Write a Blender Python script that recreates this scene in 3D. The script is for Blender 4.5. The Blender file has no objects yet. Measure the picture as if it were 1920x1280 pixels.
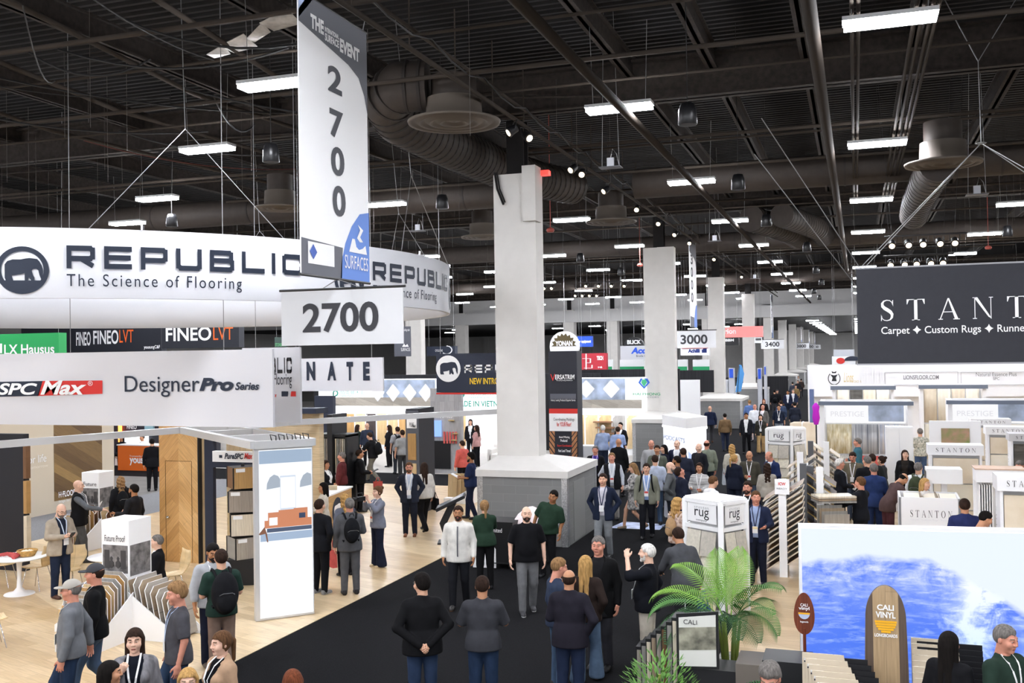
import bpy, math, random
import numpy as np
from mathutils import Matrix, Vector
random.seed(7); np.random.seed(7)
S = bpy.context.scene; COL = S.collection
PI = math.pi
def rad(a): return math.radians(a)

# ------------------------------------------------ camera, world, exposure
F_PX, VPX, VPY, ROLL, CAM_H = 1867.0, 1605.0, 655.0, 0.015, 4.5
_c, _s = math.cos(ROLL), math.sin(ROLL)
def _unroll(x, y):
    dx, dy = x-960.0, y-640.0
    return dx*_c-dy*_s, dx*_s+dy*_c
_u, _v = _unroll(VPX, VPY)
PITCH = math.atan2(_v, F_PX); _cp, _sp = math.cos(PITCH), math.sin(PITCH)
YAW = math.atan2(_u, F_PX*_cp+_v*_sp); _cy, _sy = math.cos(YAW), math.sin(YAW)
cam_d = bpy.data.cameras.new('camera'); cam = bpy.data.objects.new('camera', cam_d); COL.objects.link(cam)
cam_d.sensor_width = 36.0; cam_d.lens = F_PX/1920*36; cam_d.clip_start = .05; cam_d.clip_end = 500
_R0 = Vector((_cy, _sy, 0)); _F0 = Vector((-_sy*_cp, _cy*_cp, _sp)); _D0 = -(_R0.cross(_F0))
_ri = _R0*_c+_D0*_s; _di = _R0*-_s+_D0*_c
cam.matrix_world = Matrix(((_ri.x, -_di.x, -_F0.x, 0), (_ri.y, -_di.y, -_F0.y, 0), (_ri.z, -_di.z, -_F0.z, CAM_H), (0, 0, 0, 1)))
S.camera = cam
W = bpy.data.worlds.new('hall_ambient_fill'); S.world = W; W.use_nodes = True  # even ambient fill, added; the enclosed hall has no sky
W.node_tree.nodes['Background'].inputs[0].default_value = (.93, .95, 1, 1)
W.node_tree.nodes['Background'].inputs[1].default_value = 0.35
S.view_settings.view_transform = 'Standard'; S.view_settings.look = 'None'
S.view_settings.gamma = 1.0; S.view_settings.use_curve_mapping = False
S.view_settings.exposure = 1.85
LAMP = 56.0          # strength of the high-bay diffusers
S.cycles.max_bounces = 6; S.cycles.diffuse_bounces = 3; S.cycles.glossy_bounces = 2
S.cycles.transmission_bounces = 2; S.cycles.transparent_max_bounces = 6
S.cycles.caustics_reflective = False; S.cycles.caustics_refractive = False
S.cycles.sample_clamp_indirect = 4.0

# real positions read off the view: rays through a pixel met with a known plane
def ray(x, y):
    u, v = _unroll(x, y)
    fw = F_PX*_cp+v*_sp
    return Vector((u*_cy-fw*_sy, u*_sy+fw*_cy, F_PX*_sp-v*_cp))
def Z(x, y, z=0.0):
    r = ray(x, y); t = (z-CAM_H)/r.z; return Vector((r.x*t, r.y*t, z))
def Yp(x, y, Y):
    r = ray(x, y); t = Y/r.y; return Vector((r.x*t, Y, CAM_H+r.z*t))
def Xp(x, y, X):
    r = ray(x, y); t = X/r.x; return Vector((X, r.y*t, CAM_H+r.z*t))
def RY(x0, y0, x1, y1, Y):     # pixel box on the plane Y -> x0,z0,x1,z1
    a, b = Yp(x0, (y0+y1)/2, Y).x, Yp(x1, (y0+y1)/2, Y).x
    m = (x0+x1)/2
    return a, Yp(m, y1, Y).z, b, Yp(m, y0, Y).z
def viewyaw(x):
    r = ray(x, 640); return math.atan2(-r.x, r.y)

# ------------------------------------------------ materials
def lin(c): return c/12.92 if c <= .04045 else ((c+.055)/1.055)**2.4
def rgb(h):
    if isinstance(h, str):
        h = h.lstrip('#'); h = h if len(h) == 6 else ''.join(c*2 for c in h); return tuple(lin(int(h[i:i+2], 16)/255) for i in (0, 2, 4))
    return tuple(h)
_M = {}
def mat(name, col, rough=.6, metal=0., noise=0., nscale=20., emit=0., bump=0., alpha=1., spec=.4, stretch=None, col2=None):
    key = (name, col, rough, metal, noise, emit, alpha, col2)
    if key in _M: return _M[key]
    m = bpy.data.materials.new(name); m.use_nodes = True; nt = m.node_tree; N = nt.nodes; L = nt.links
    p = N['Principled BSDF']; c = rgb(col)
    p.inputs['Base Color'].default_value = (*(tuple(x*.12 for x in c) if name.startswith('lit_') else c), 1); p.inputs['Roughness'].default_value = rough
    p.inputs['Metallic'].default_value = metal; p.inputs['Specular IOR Level'].default_value = spec
    if emit:
        p.inputs['Emission Color'].default_value = (*c, 1); p.inputs['Emission Strength'].default_value = emit
    if alpha < 1: p.inputs['Alpha'].default_value = alpha
    if noise or bump or col2:
        tc = N.new('ShaderNodeTexCoord'); nz = N.new('ShaderNodeTexNoise'); nz.inputs['Scale'].default_value = nscale
        nz.inputs['Detail'].default_value = 4
        src = tc.outputs['Object']
        if stretch:
            mp = N.new('ShaderNodeMapping'); mp.inputs['Scale'].default_value = stretch; L.new(src, mp.inputs[0]); src = mp.outputs[0]
        L.new(src, nz.inputs['Vector'])
        if noise or col2:
            r = N.new('ShaderNodeValToRGB'); r.color_ramp.elements[0].position = .3; r.color_ramp.elements[1].position = .7
            lo = rgb(col2) if col2 else tuple(x*(1-noise) for x in c); hi = c if col2 else tuple(min(1, x*(1+noise)) for x in c)
            r.color_ramp.elements[0].color = (*lo, 1); r.color_ramp.elements[1].color = (*hi, 1)
            L.new(nz.outputs['Fac'], r.inputs[0]); L.new(r.outputs[0], p.inputs['Base Color'])
        if bump:
            b = N.new('ShaderNodeBump'); b.inputs['Strength'].default_value = bump; L.new(nz.outputs['Fac'], b.inputs['Height']); L.new(b.outputs[0], p.inputs['Normal'])
    _M[key] = m; return m
def wood(name, c1, c2, plank=(1.2, .18), axes='XY', rot=0., rough=.45, emit=0., gap=.002, grain=1.):
    """planks: brick cells coloured between c1 and c2 with stretched grain; axes = which object axes run along / across"""
    key = (name, c1, c2, plank, axes, rot)
    if key in _M: return _M[key]
    m = bpy.data.materials.new(name); m.use_nodes = True; nt = m.node_tree; N = nt.nodes; L = nt.links
    p = N['Principled BSDF']; p.inputs['Roughness'].default_value = rough
    tc = N.new('ShaderNodeTexCoord'); sx = N.new('ShaderNodeSeparateXYZ'); cb = N.new('ShaderNodeCombineXYZ')
    L.new(tc.outputs['Object'], sx.inputs[0]); L.new(sx.outputs[axes[0]], cb.inputs[0]); L.new(sx.outputs[axes[1]], cb.inputs[1])
    mp = N.new('ShaderNodeMapping'); mp.inputs['Rotation'].default_value = (0, 0, rot); L.new(cb.outputs[0], mp.inputs[0])
    br = N.new('ShaderNodeTexBrick'); br.inputs['Scale'].default_value = 1; br.inputs['Mortar Size'].default_value = gap
    br.inputs['Brick Width'].default_value = plank[0]; br.inputs['Row Height'].default_value = plank[1]; br.offset = .37
    a, b = rgb(c1), rgb(c2)
    br.inputs['Color1'].default_value = (*a, 1); br.inputs['Color2'].default_value = (*b, 1)
    br.inputs['Mortar'].default_value = tuple(x*.5 for x in b)+(1,); br.inputs['Bias'].default_value = 0
    L.new(mp.outputs[0], br.inputs['Vector'])
    g = N.new('ShaderNodeMapping'); g.inputs['Scale'].default_value = (2.2, 38, 1); L.new(mp.outputs[0], g.inputs[0])
    nz = N.new('ShaderNodeTexNoise'); nz.inputs['Scale'].default_value = 1.3; nz.inputs['Detail'].default_value = 5; L.new(g.outputs[0], nz.inputs['Vector'])
    rp = N.new('ShaderNodeValToRGB'); d = .84
    rp.color_ramp.elements[0].color = (d, d*.97, d*.94, 1); rp.color_ramp.elements[0].position = .3; rp.color_ramp.elements[1].color = (1.14, 1.14, 1.14, 1); rp.color_ramp.elements[1].position = .7
    L.new(nz.outputs['Fac'], rp.inputs[0])
    mx = N.new('ShaderNodeMix'); mx.data_type = 'RGBA'; mx.blend_type = 'MULTIPLY'; mx.inputs[0].default_value = 1
    L.new(br.outputs['Color'], mx.inputs[6]); L.new(rp.outputs[0], mx.inputs[7]); L.new(mx.outputs[2], p.inputs['Base Color'])
    _M[key] = m; return m
def soft(c, k=.32):
    r = rgb(c); g = .3*r[0]+.59*r[1]+.11*r[2]; return tuple(round(x+(g-x)*k, 5) for x in r)
def jeans(c): return mat('denim', soft(c, .3), .85, noise=.28, nscale=9, stretch=(1, 1, .35), spec=.1)
def cloth(c, n=.14): return mat('fabric', soft(c), .88, noise=n, nscale=9, bump=.35, spec=.1)

# ------------------------------------------------ objects
WM = {}      # world matrix of each thing (things stand unparented; parts sit in their frame)
def put(o, parent):
    COL.objects.link(o)
    if parent is not None: o.parent = parent
def tag(o, label=None, cat=None, group=None, kind=None):
    if label: o['label'] = label
    if cat: o['category'] = cat
    if group: o['group'] = group
    if kind: o['kind'] = kind
    return o
def thing(name, label, cat, loc=(0, 0, 0), rz=0., group=None):
    o = bpy.data.objects.new(name, None); o.empty_display_size = .1; COL.objects.link(o)
    o.location = loc; o.rotation_euler = (0, 0, rz); WM[o.name] = Matrix.Translation(loc) @ Matrix.Rotation(rz, 4, 'Z')
    return tag(o, label, cat, group)
class MB:
    """collects faces, then links them as ONE mesh object"""
    def __init__(s): s.v = []; s.f = []; s.m = []; s.cur = 0; s.sm = []
    def add(s, vs, fs, smooth=False):
        k = len(s.v); s.v += [tuple(p) for p in vs]; s.f += [tuple(i+k for i in f) for f in fs]
        s.m += [s.cur]*len(fs); s.sm += [smooth]*len(fs); return s
    def box(s, x0, y0, z0, x1, y1, z1):
        return s.add([(x0, y0, z0), (x1, y0, z0), (x1, y1, z0), (x0, y1, z0), (x0, y0, z1), (x1, y0, z1), (x1, y1, z1), (x0, y1, z1)],
                     [(0, 3, 2, 1), (4, 5, 6, 7), (0, 1, 5, 4), (1, 2, 6, 5), (2, 3, 7, 6), (3, 0, 4, 7)])
    def obox(s, c, size, rz=0., rx=0., ry=0.):
        R = Matrix.Rotation(rz, 3, 'Z') @ Matrix.Rotation(ry, 3, 'Y') @ Matrix.Rotation(rx, 3, 'X'); h = [q/2 for q in size]; c = Vector(c)
        vs = [c+R @ Vector((a*h[0], b*h[1], d*h[2])) for d in (-1, 1) for a, b in ((-1, -1), (1, -1), (1, 1), (-1, 1))]
        return s.add(vs, [(0, 3, 2, 1), (4, 5, 6, 7), (0, 1, 5, 4), (1, 2, 6, 5), (2, 3, 7, 6), (3, 0, 4, 7)])
    def bar(s, p, q, w, h=None):      # rectangular bar from p to q
        p, q = Vector(p), Vector(q); d = (q-p).normalized(); up = Vector((0, 0, 1)) if abs(d.z) < .95 else Vector((0, 1, 0))
        a = d.cross(up).normalized()*w/2; b = a.normalized().cross(d)*(h or w)/2
        vs = [e+i*a+j*b for e in (p, q) for i, j in ((-1, -1), (1, -1), (1, 1), (-1, 1))]
        return s.add(vs, [(0, 1, 2, 3), (7, 6, 5, 4), (0, 4, 5, 1), (1, 5, 6, 2), (2, 6, 7, 3), (3, 7, 4, 0)])
    def tube(s, pts, r, n=8, cap=True):
        pts = [Vector(p) for p in pts]; rs = r if isinstance(r, (list, tuple)) else [r]*len(pts); vs = []; a = None
        for i, p in enumerate(pts):
            d = (pts[min(i+1, len(pts)-1)]-pts[max(i-1, 0)]).normalized()
            if a is None: a = d.cross(Vector((0, 0, 1)) if abs(d.z) < .9 else Vector((0, 1, 0))).normalized()
            else: a = (a-d*a.dot(d)).normalized()
            b = d.cross(a)
            vs += [p+(a*math.cos(2*PI*k/n)+b*math.sin(2*PI*k/n))*rs[i] for k in range(n)]
        fs = [(i*n+k, i*n+(k+1) % n, (i+1)*n+(k+1) % n, (i+1)*n+k) for i in range(len(pts)-1) for k in range(n)]
        s.add(vs, fs, True)
        if cap: s.add(vs[:n], [tuple(range(n))[::-1]]); s.add(vs[-n:], [tuple(range(n))])
        return s
    def lathe(s, prof, c=(0, 0, 0), n=24, cap=True):    # prof: (r,z)
        vs = [(c[0]+r*math.cos(2*PI*k/n), c[1]+r*math.sin(2*PI*k/n), c[2]+z) for r, z in prof for k in range(n)]
        fs = [(i*n+k, i*n+(k+1) % n, (i+1)*n+(k+1) % n, (i+1)*n+k) for i in range(len(prof)-1) for k in range(n)]
        s.add(vs, fs, True)
        if not cap: return s
        if prof[0][0] > 1e-4: s.add(vs[:n], [tuple(range(n))[::-1]])
        if prof[-1][0] > 1e-4: s.add(vs[-n:], [tuple(range(n))])
        return s
    def prism(s, poly, M, t):         # poly in (u,v), extruded by t along local w; M: 4x4 to target frame
        n = len(poly); vs = [M @ Vector((u, v, 0)) for u, v in poly]+[M @ Vector((u, v, t)) for u, v in poly]
        return s.add(vs, [tuple(range(n))[::-1], tuple(range(n, 2*n))]+[(i, (i+1) % n, n+(i+1) % n, n+i) for i in range(n)])
    def quad(s, a, b, c, d): return s.add([a, b, c, d], [(0, 1, 2, 3)])
    def build(s, name, mats, parent=None, world=True):
        me = bpy.data.meshes.new(name); vs = s.v
        if parent is not None and world and parent.name in WM:
            I = WM[parent.name].inverted(); vs = [I @ Vector(p) for p in vs]
        me.from_pydata([tuple(p) for p in vs], [], s.f)
        mats = mats if isinstance(mats, (list, tuple)) else [mats]
        for m in mats: me.materials.append(m)
        me.polygons.foreach_set('material_index', s.m); me.polygons.foreach_set('use_smooth', s.sm); me.update()
        o = bpy.data.objects.new(name, me); put(o, parent)
        if parent is not None and parent.name in WM: WM[o.name] = WM[parent.name]
        return o
def bx(*a): return MB().box(*a)
def bars(name, m, parent, L, w):
    for p, q in L: MB().bar(p, q, w).build(name, m, parent)
def single(name, mb, m, label, cat, group=None, kind=None):
    """a thing that is one mesh: its origin goes to the middle of its base"""
    vs = np.array(mb.v); lo, hi = vs.min(0), vs.max(0); c = Vector(((lo[0]+hi[0])/2, (lo[1]+hi[1])/2, lo[2]))
    mb.v = [tuple(Vector(p)-c) for p in mb.v]
    o = mb.build(name, m); o.location = c; WM[o.name] = Matrix.Translation(c)
    return tag(o, label, cat, group, kind)
def kids(o): return [c for c in COL.objects if c.parent == o]
_KIDS = {}
def copy_tree(o, loc, rz, label=None, group=None, parent=None):
    c = o.copy(); COL.objects.link(c)
    if parent is not None: c.parent = parent
    else:
        c.location = loc; c.rotation_euler = (0, 0, rz); WM[c.name] = Matrix.Translation(loc) @ Matrix.Rotation(rz, 4, 'Z')
        if label: c['label'] = label
        if group: c['group'] = group
    for ch in o.children: copy_tree(ch, None, None, parent=c)
    return c

# ------------------------------------------------ lettering
_TC = {}
def text_geo(txt, bold=0., shear=0., spacing=1.):
    k = (txt, bold, shear, spacing)
    if k in _TC: return _TC[k]
    cu = bpy.data.curves.new('t', 'FONT'); cu.body = txt; cu.size = 1; cu.offset = bold; cu.shear = shear; cu.space_character = spacing; cu.resolution_u = 5
    cu.fill_mode = 'FRONT'; ob = bpy.data.objects.new('t', cu); COL.objects.link(ob)
    bpy.context.view_layer.update()
    dg = bpy.context.evaluated_depsgraph_get(); me = bpy.data.meshes.new_from_object(ob.evaluated_get(dg))
    v = np.array([p.co[:] for p in me.vertices]) if len(me.vertices) else np.zeros((0, 3)); f = [tuple(p.vertices) for p in me.polygons]
    bpy.data.objects.remove(ob); bpy.data.curves.remove(cu); bpy.data.meshes.remove(me)
    if len(v): v = v-v.min(0)*[1, 0, 1]
    _TC[k] = (v, f); return v, f
def fit_geo(v, w, h, cap=None):
    """scale so the ink box is w x h (w or h None keeps the aspect)"""
    lo, hi = v.min(0), v.max(0); s = hi-lo
    sx = w/s[0] if w else h/s[1]; sy = h/s[1] if h else w/s[0]
    return (v-lo)*[sx, sy, 1]
# stroke letters (wide squared sans): list of (polyline, closed) in a 0..1 box
_SL = {
 'R': [([(.0, .0), (.0, 1), (.88, 1), (1, .9), (1, .52), (.88, .42), (.0, .42)], 0), ([(.5, .42), (1.02, 0)], 0)],
 'E': [([(1, 1), (0, 1), (0, 0), (1, 0)], 0), ([(0, .5), (.95, .5)], 0)],
 'P': [([(0, 0), (0, 1), (.88, 1), (1, .9), (1, .5), (.88, .4), (0, .4)], 0)],
 'U': [([(0, 1), (0, .12), (.12, 0), (.88, 0), (1, .12), (1, 1)], 0)],
 'B': [([(0, 0), (0, 1), (.84, 1), (.95, .9), (.95, .62), (.84, .53), (0, .53)], 0), ([(.84, .53), (1, .42), (1, .1), (.88, 0), (0, 0)], 0)],
 'L': [([(0, 1), (0, 0), (1, 0)], 0)], 'I': [([(.5, 1), (.5, 0)], 0)],
 'C': [([(1, .75), (1, .88), (.88, 1), (.12, 1), (0, .88), (0, .12), (.12, 0), (.88, 0), (1, .12), (1, .25)], 0)]}
def stroke_word(txt, lw, lh, gap, t):
    """thick squared strokes, each letter lw x lh"""
    vs, fs = [], []; x = 0
    for ch in txt:
        w = t if ch == 'I' else lw
        for pl, _ in _SL[ch]:
            P = [(x+t/2+px*(w-t), t/2+py*(lh-t)) for px, py in pl]
            for i in range(len(P)-1):
                a, b = Vector((*P[i], 0)), Vector((*P[i+1], 0)); d = (b-a).normalized()*t/2; n = Vector((-d.y, d.x, 0)); k = len(vs)
                vs += [a-d+n, a-d-n, b+d-n, b+d+n] if abs(d.x) < 1e-6 or abs(d.y) < 1e-6 else [a+n, a-n, b-n, b+n]; fs.append((k, k+1, k+2, k+3))
            for q in P[1:-1]:
                k = len(vs); vs += [(q[0]+t/2*math.cos(a), q[1]+t/2*math.sin(a), 0) for a in [i*PI/5 for i in range(10)]]; fs.append(tuple(range(k, k+10)))
        x += w+gap
    return np.array([tuple(v) for v in vs]), fs
def serif_word(txt, lh, gap):
    """high-contrast serif capitals S T A N O"""
    vs, fs = [], []; x = 0.; th, tn, sf = .155*lh, .035*lh, .11*lh
    def q(*p):
        k = len(vs); vs.extend([(x+a, b, 0) for a, b in p]); fs.append(tuple(range(k, k+len(p))))
    def strip(c, ws):
        for i in range(len(c)-1):
            (ax, ay), (bx_, by) = c[i], c[i+1]
            def nn(j):
                a, b = c[max(j-1, 0)], c[min(j+1, len(c)-1)]; dx, dy = b[0]-a[0], b[1]-a[1]; l = math.hypot(dx, dy); return -dy/l, dx/l
            n0, n1 = nn(i), nn(i+1); w0, w1 = ws[i]/2, ws[i+1]/2
            q((ax+n0[0]*w0, ay+n0[1]*w0), (ax-n0[0]*w0, ay-n0[1]*w0), (bx_-n1[0]*w1, by-n1[1]*w1), (bx_+n1[0]*w1, by+n1[1]*w1))
    for ch in txt:
        if ch == ' ': x += lh*.5; continue
        if ch == 'T':
            w = .84*lh; m = w/2
            q((m-th/2, 0), (m+th/2, 0), (m+th/2, lh), (m-th/2, lh)); q((0, lh-tn), (w, lh-tn), (w, lh), (0, lh)); q((m-th*1.2, 0), (m+th*1.2, 0), (m+th*1.2, tn), (m-th*1.2, tn))
            q((0, lh-tn), (0, lh*.76), (tn*.8, lh*.76), (sf, lh-tn)); q((w, lh-tn), (w-sf, lh-tn), (w-tn*.8, lh*.76), (w, lh*.76))
        elif ch == 'A':
            w = .95*lh; m = w/2
            q((m-tn, lh), (w-th*1.25, tn), (w-th*.25, tn), (m+tn, lh)); q((m-tn, lh), (m, lh*.93), (tn*3.3, tn), (tn*2, tn)); q((w*.25, lh*.34), (w*.7, lh*.34), (w*.7, lh*.34+tn), (w*.26, lh*.34+tn))
            q((0, 0), (sf*1.9, 0), (sf*1.9, tn), (0, tn)); q((w-th*1.7, 0), (w+tn, 0), (w+tn, tn), (w-th*1.7, tn))
        elif ch == 'N':
            w = .92*lh
            q((sf*.5, lh), (sf*.5+th*1.05, lh), (w-sf*.6, 0), (w-sf*.6-th*.95, lh*.08)); q((sf*.75, 0), (sf*.75+tn, 0), (sf*.75+tn, lh), (sf*.75, lh)); q((w-sf*.75-tn, 0), (w-sf*.75, 0), (w-sf*.75, lh), (w-sf*.75-tn, lh))
            q((0, lh-tn), (sf*1.2, lh-tn), (sf*1.2, lh), (0, lh)); q((0, 0), (sf*1.7, 0), (sf*1.7, tn), (0, tn)); q((w-sf*1.7, lh-tn), (w, lh-tn), (w, lh), (w-sf*1.7, lh))
        elif ch == 'O':
            w = .98*lh; n = 28
            for i in range(n):
                P = []
                for j in (i, i+1):
                    a = 2*PI*j/n; P.append((w/2+w/2*math.cos(a), lh/2+lh*.51*math.sin(a), w/2+(w/2-th)*math.cos(a), lh/2+(lh*.51-tn)*math.sin(a)))
                q((P[0][0], P[0][1]), (P[1][0], P[1][1]), (P[1][2], P[1][3]), (P[0][2], P[0][3]))
        else:
            w = .62*lh; c = [(.57, .77), (.54, .88), (.44, .965), (.3, .985), (.16, .94), (.085, .83), (.1, .7), (.2, .6), (.33, .52), (.46, .43), (.545, .31), (.53, .16), (.44, .05), (.3, .015), (.17, .035), (.07, .12), (.04, .25)]
            c = [(a*lh, b*lh) for a, b in c]; ws = [tn, tn*.9, tn*1.1, tn*1.2, tn*2, th*.75, th*.95, th*1.05, th*1.08, th*1.05, th*.9, th*.7, tn*1.5, tn*1.1, tn, tn, tn]
            strip(c, ws); q((.6*lh, .68*lh), (.6*lh, .985*lh), (.575*lh, .985*lh), (.54*lh, .86*lh)); q((.015*lh, .0), (.04*lh, 0), (.075*lh, .13*lh), (.015*lh, .32*lh))
        x += w+gap*lh
    return np.array(vs), fs
def place_geo(vf, w, h, O, U, V, off=.004):
    """put flat lettering so its lower-left corner is O, running along unit U, up along unit V, w x h metres"""
    v, f = vf; p = fit_geo(v, w, h); U, V = Vector(U).normalized(), Vector(V).normalized(); n = U.cross(V); O = Vector(O)+n*off
    m = MB(); m.add([O+U*a+V*b for a, b, _ in p], f); return m
X3, Z3 = (1, 0, 0), (0, 0, 1)
def letter(parent, txt, m, O, w, h, U=X3, V=Z3, bold=0., shear=0., sp=1., off=.004, geo=None):
    g = geo or text_geo(txt, bold, shear, sp)
    if not len(g[0]): return None
    return place_geo(g, w, h, O, U, V, off).build('lettering', m, parent)
def poly_mark(parent, name, polys, m, O, w, h, U=X3, V=Z3, off=.004):
    """flat emblem: polygons in a 0..1 box"""
    U, V = Vector(U).normalized(), Vector(V).normalized(); n = U.cross(V); O = Vector(O)+n*off; b = MB()
    for p in polys: b.add([O+U*(x*w)+V*(y*h) for x, y in p], [tuple(range(len(p)))])
    return b.build(name, m, parent)
def circ(cx, cy, rx, ry=None, n=32, a0=0., a1=2*PI):
    ry = ry or rx; k = n if abs(a1-a0-2*PI) < 1e-6 else n+1
    return [(cx+rx*math.cos(a0+(a1-a0)*i/n), cy+ry*math.sin(a0+(a1-a0)*i/n)) for i in range(k)]
def ring_polys(cx, cy, R, r, n=40, a0=0., a1=2*PI):
    o = []
    for i in range(n):
        a, b = a0+(a1-a0)*i/n, a0+(a1-a0)*(i+1)/n
        o.append([(cx+R*math.cos(a), cy+R*math.sin(a)), (cx+R*math.cos(b), cy+R*math.sin(b)), (cx+r*math.cos(b), cy+r*math.sin(b)), (cx+r*math.cos(a), cy+r*math.sin(a))])
    return o
# elephant emblem read from the sign, pieces that do not overlap, unit box (y up)
def elephant_polys():
    P = ring_polys(.5, .5, .5, .4, 48)
    body = [(.17, .34), (.17, .62), (.22, .69), (.32, .725), (.47, .725), (.56, .745), (.64, .755), (.72, .745), (.78, .735), (.82, .69), (.865, .60), (.885, .52), (.89, .46), (.885, .40), (.885, .34), (.86, .285), (.82, .40), (.80, .50), (.76, .53), (.70, .525), (.675, .49), (.70, .40), (.725, .34), (.725, .285), (.665, .285), (.62, .345), (.60, .285), (.545, .285), (.545, .44), (.46, .41), (.32, .395), (.30, .39), (.33, .285), (.19, .285)]
    P.append(body)
    seg = [(.5+.41*math.cos(a), .5+.41*math.sin(a)) for a in [PI+.55+i*(PI-1.1)/20 for i in range(21)]]
    P.append(seg); return P
# ------------------------------------------------ figures: smooth bodies meshed from blended round cones (surface nets)
A32 = lambda *a: np.array(a, np.float32)
def rc(P, a, b, r1, r2):
    a = np.asarray(a, np.float32); b = np.asarray(b, np.float32); ba = b-a; t = np.clip(((P-a)@ba)/max(float(ba@ba), 1e-9), 0, 1)
    return np.sqrt((((P-a)-t[:, None]*ba)**2).sum(1))-(r1+(r2-r1)*t)
def el(P, c, r):
    q = (P-A32(*c))/A32(*r); k0 = np.sqrt((q*q).sum(1)); k1 = np.sqrt(((q/A32(*r))**2).sum(1)); return k0*(k0-1)/np.maximum(k1, 1e-6)
def smin(a, b, k):
    h = np.clip(.5+.5*(b-a)/k, 0, 1); return b+(a-b)*h-k*h*(1-h)
def snet(fn, lo, hi, h):
    lo = np.array(lo, float); n = np.ceil((np.array(hi)-lo)/h).astype(int)+1
    g = np.stack(np.meshgrid(*[lo[i]+h*np.arange(n[i]) for i in range(3)], indexing='ij'), -1).reshape(-1, 3).astype(np.float32)
    V = fn(g).reshape(n); ins = V < 0; c = np.zeros(n-1, int)
    off = [(i, j, k) for i in (0, 1) for j in (0, 1) for k in (0, 1)]
    sl = lambda o: tuple(slice(o[i], n[i]-1+o[i]) for i in range(3))
    for o in off: c += ins[sl(o)]
    act = (c > 0) & (c < 8); idx = -np.ones(n-1, int); idx[act] = np.arange(act.sum())
    pos = np.zeros((act.sum(), 3)); cnt = np.zeros(act.sum())
    for a in off:
        for ax in range(3):
            if a[ax]: continue
            b = list(a); b[ax] = 1; va = V[sl(a)][act]; vb = V[sl(b)][act]; x = (va < 0) != (vb < 0)
            t = np.where(x, va/np.where(x, va-vb, 1), 0); p = np.tile(np.array(a, float), (len(va), 1)); p[:, ax] += t
            pos += p*x[:, None]; cnt += x
    base = np.stack(np.nonzero(act), 1); vs = lo+h*(base+pos/cnt[:, None]); F = []
    for ax in range(3):
        u, w = (ax+1) % 3, (ax+2) % 3
        s0 = [slice(1, n[i]-1) for i in range(3)]; s0[ax] = slice(0, n[ax]-1); s1 = list(s0); s1[ax] = slice(1, n[ax])
        A, B = ins[tuple(s0)], ins[tuple(s1)]; e = np.stack(np.nonzero(A != B), 1)
        if not len(e): continue
        e0 = e.copy(); e0[:, u] += 1; e0[:, w] += 1
        fl = A[tuple(e.T)]; q = []
        for du, dw in ((-1, -1), (0, -1), (0, 0), (-1, 0)):
            r = e0.copy(); r[:, u] += du; r[:, w] += dw; q.append(idx[tuple(r.T)])
        q = np.stack(q, 1); q[~fl] = q[~fl][:, ::-1]; F.append(q)
    return vs, np.concatenate(F) if F else np.zeros((0, 4), int)
def mesh_np(name, parts, mats, parent, smooth=True):
    """parts: list of (verts, faces, material index or array)"""
    vs = np.concatenate([p[0] for p in parts]); k = 0; fs = []; mi = []
    for v, f, m in parts:
        fs.append(f+k); k += len(v); mi.append(np.full(len(f), m) if np.isscalar(m) else m)
    fs = np.concatenate(fs); mi = np.concatenate(mi).astype(np.int32); me = bpy.data.meshes.new(name); nf = len(fs); w = fs.shape[1]
    me.vertices.add(len(vs)); me.vertices.foreach_set('co', vs.astype(np.float32).ravel())
    me.loops.add(nf*w); me.loops.foreach_set('vertex_index', fs.astype(np.int32).ravel())
    me.polygons.add(nf); me.polygons.foreach_set('loop_start', np.arange(0, nf*w, w, dtype=np.int32))
    try: me.polygons.foreach_set('loop_total', np.full(nf, w, np.int32))
    except Exception: pass
    for m in mats: me.materials.append(m)
    me.polygons.foreach_set('material_index', mi); me.polygons.foreach_set('use_smooth', np.full(nf, smooth)); me.update(calc_edges=True)
    o = bpy.data.objects.new(name, me); put(o, parent)
    if parent is not None and parent.name in WM: WM[o.name] = WM[parent.name]
    return o
_T = {}
def skull(P): return smin(el(P, (0, -.014, .142), (.076, .098, .094)), el(P, (0, .024, .068), (.058, .066, .066)), .03)
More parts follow.
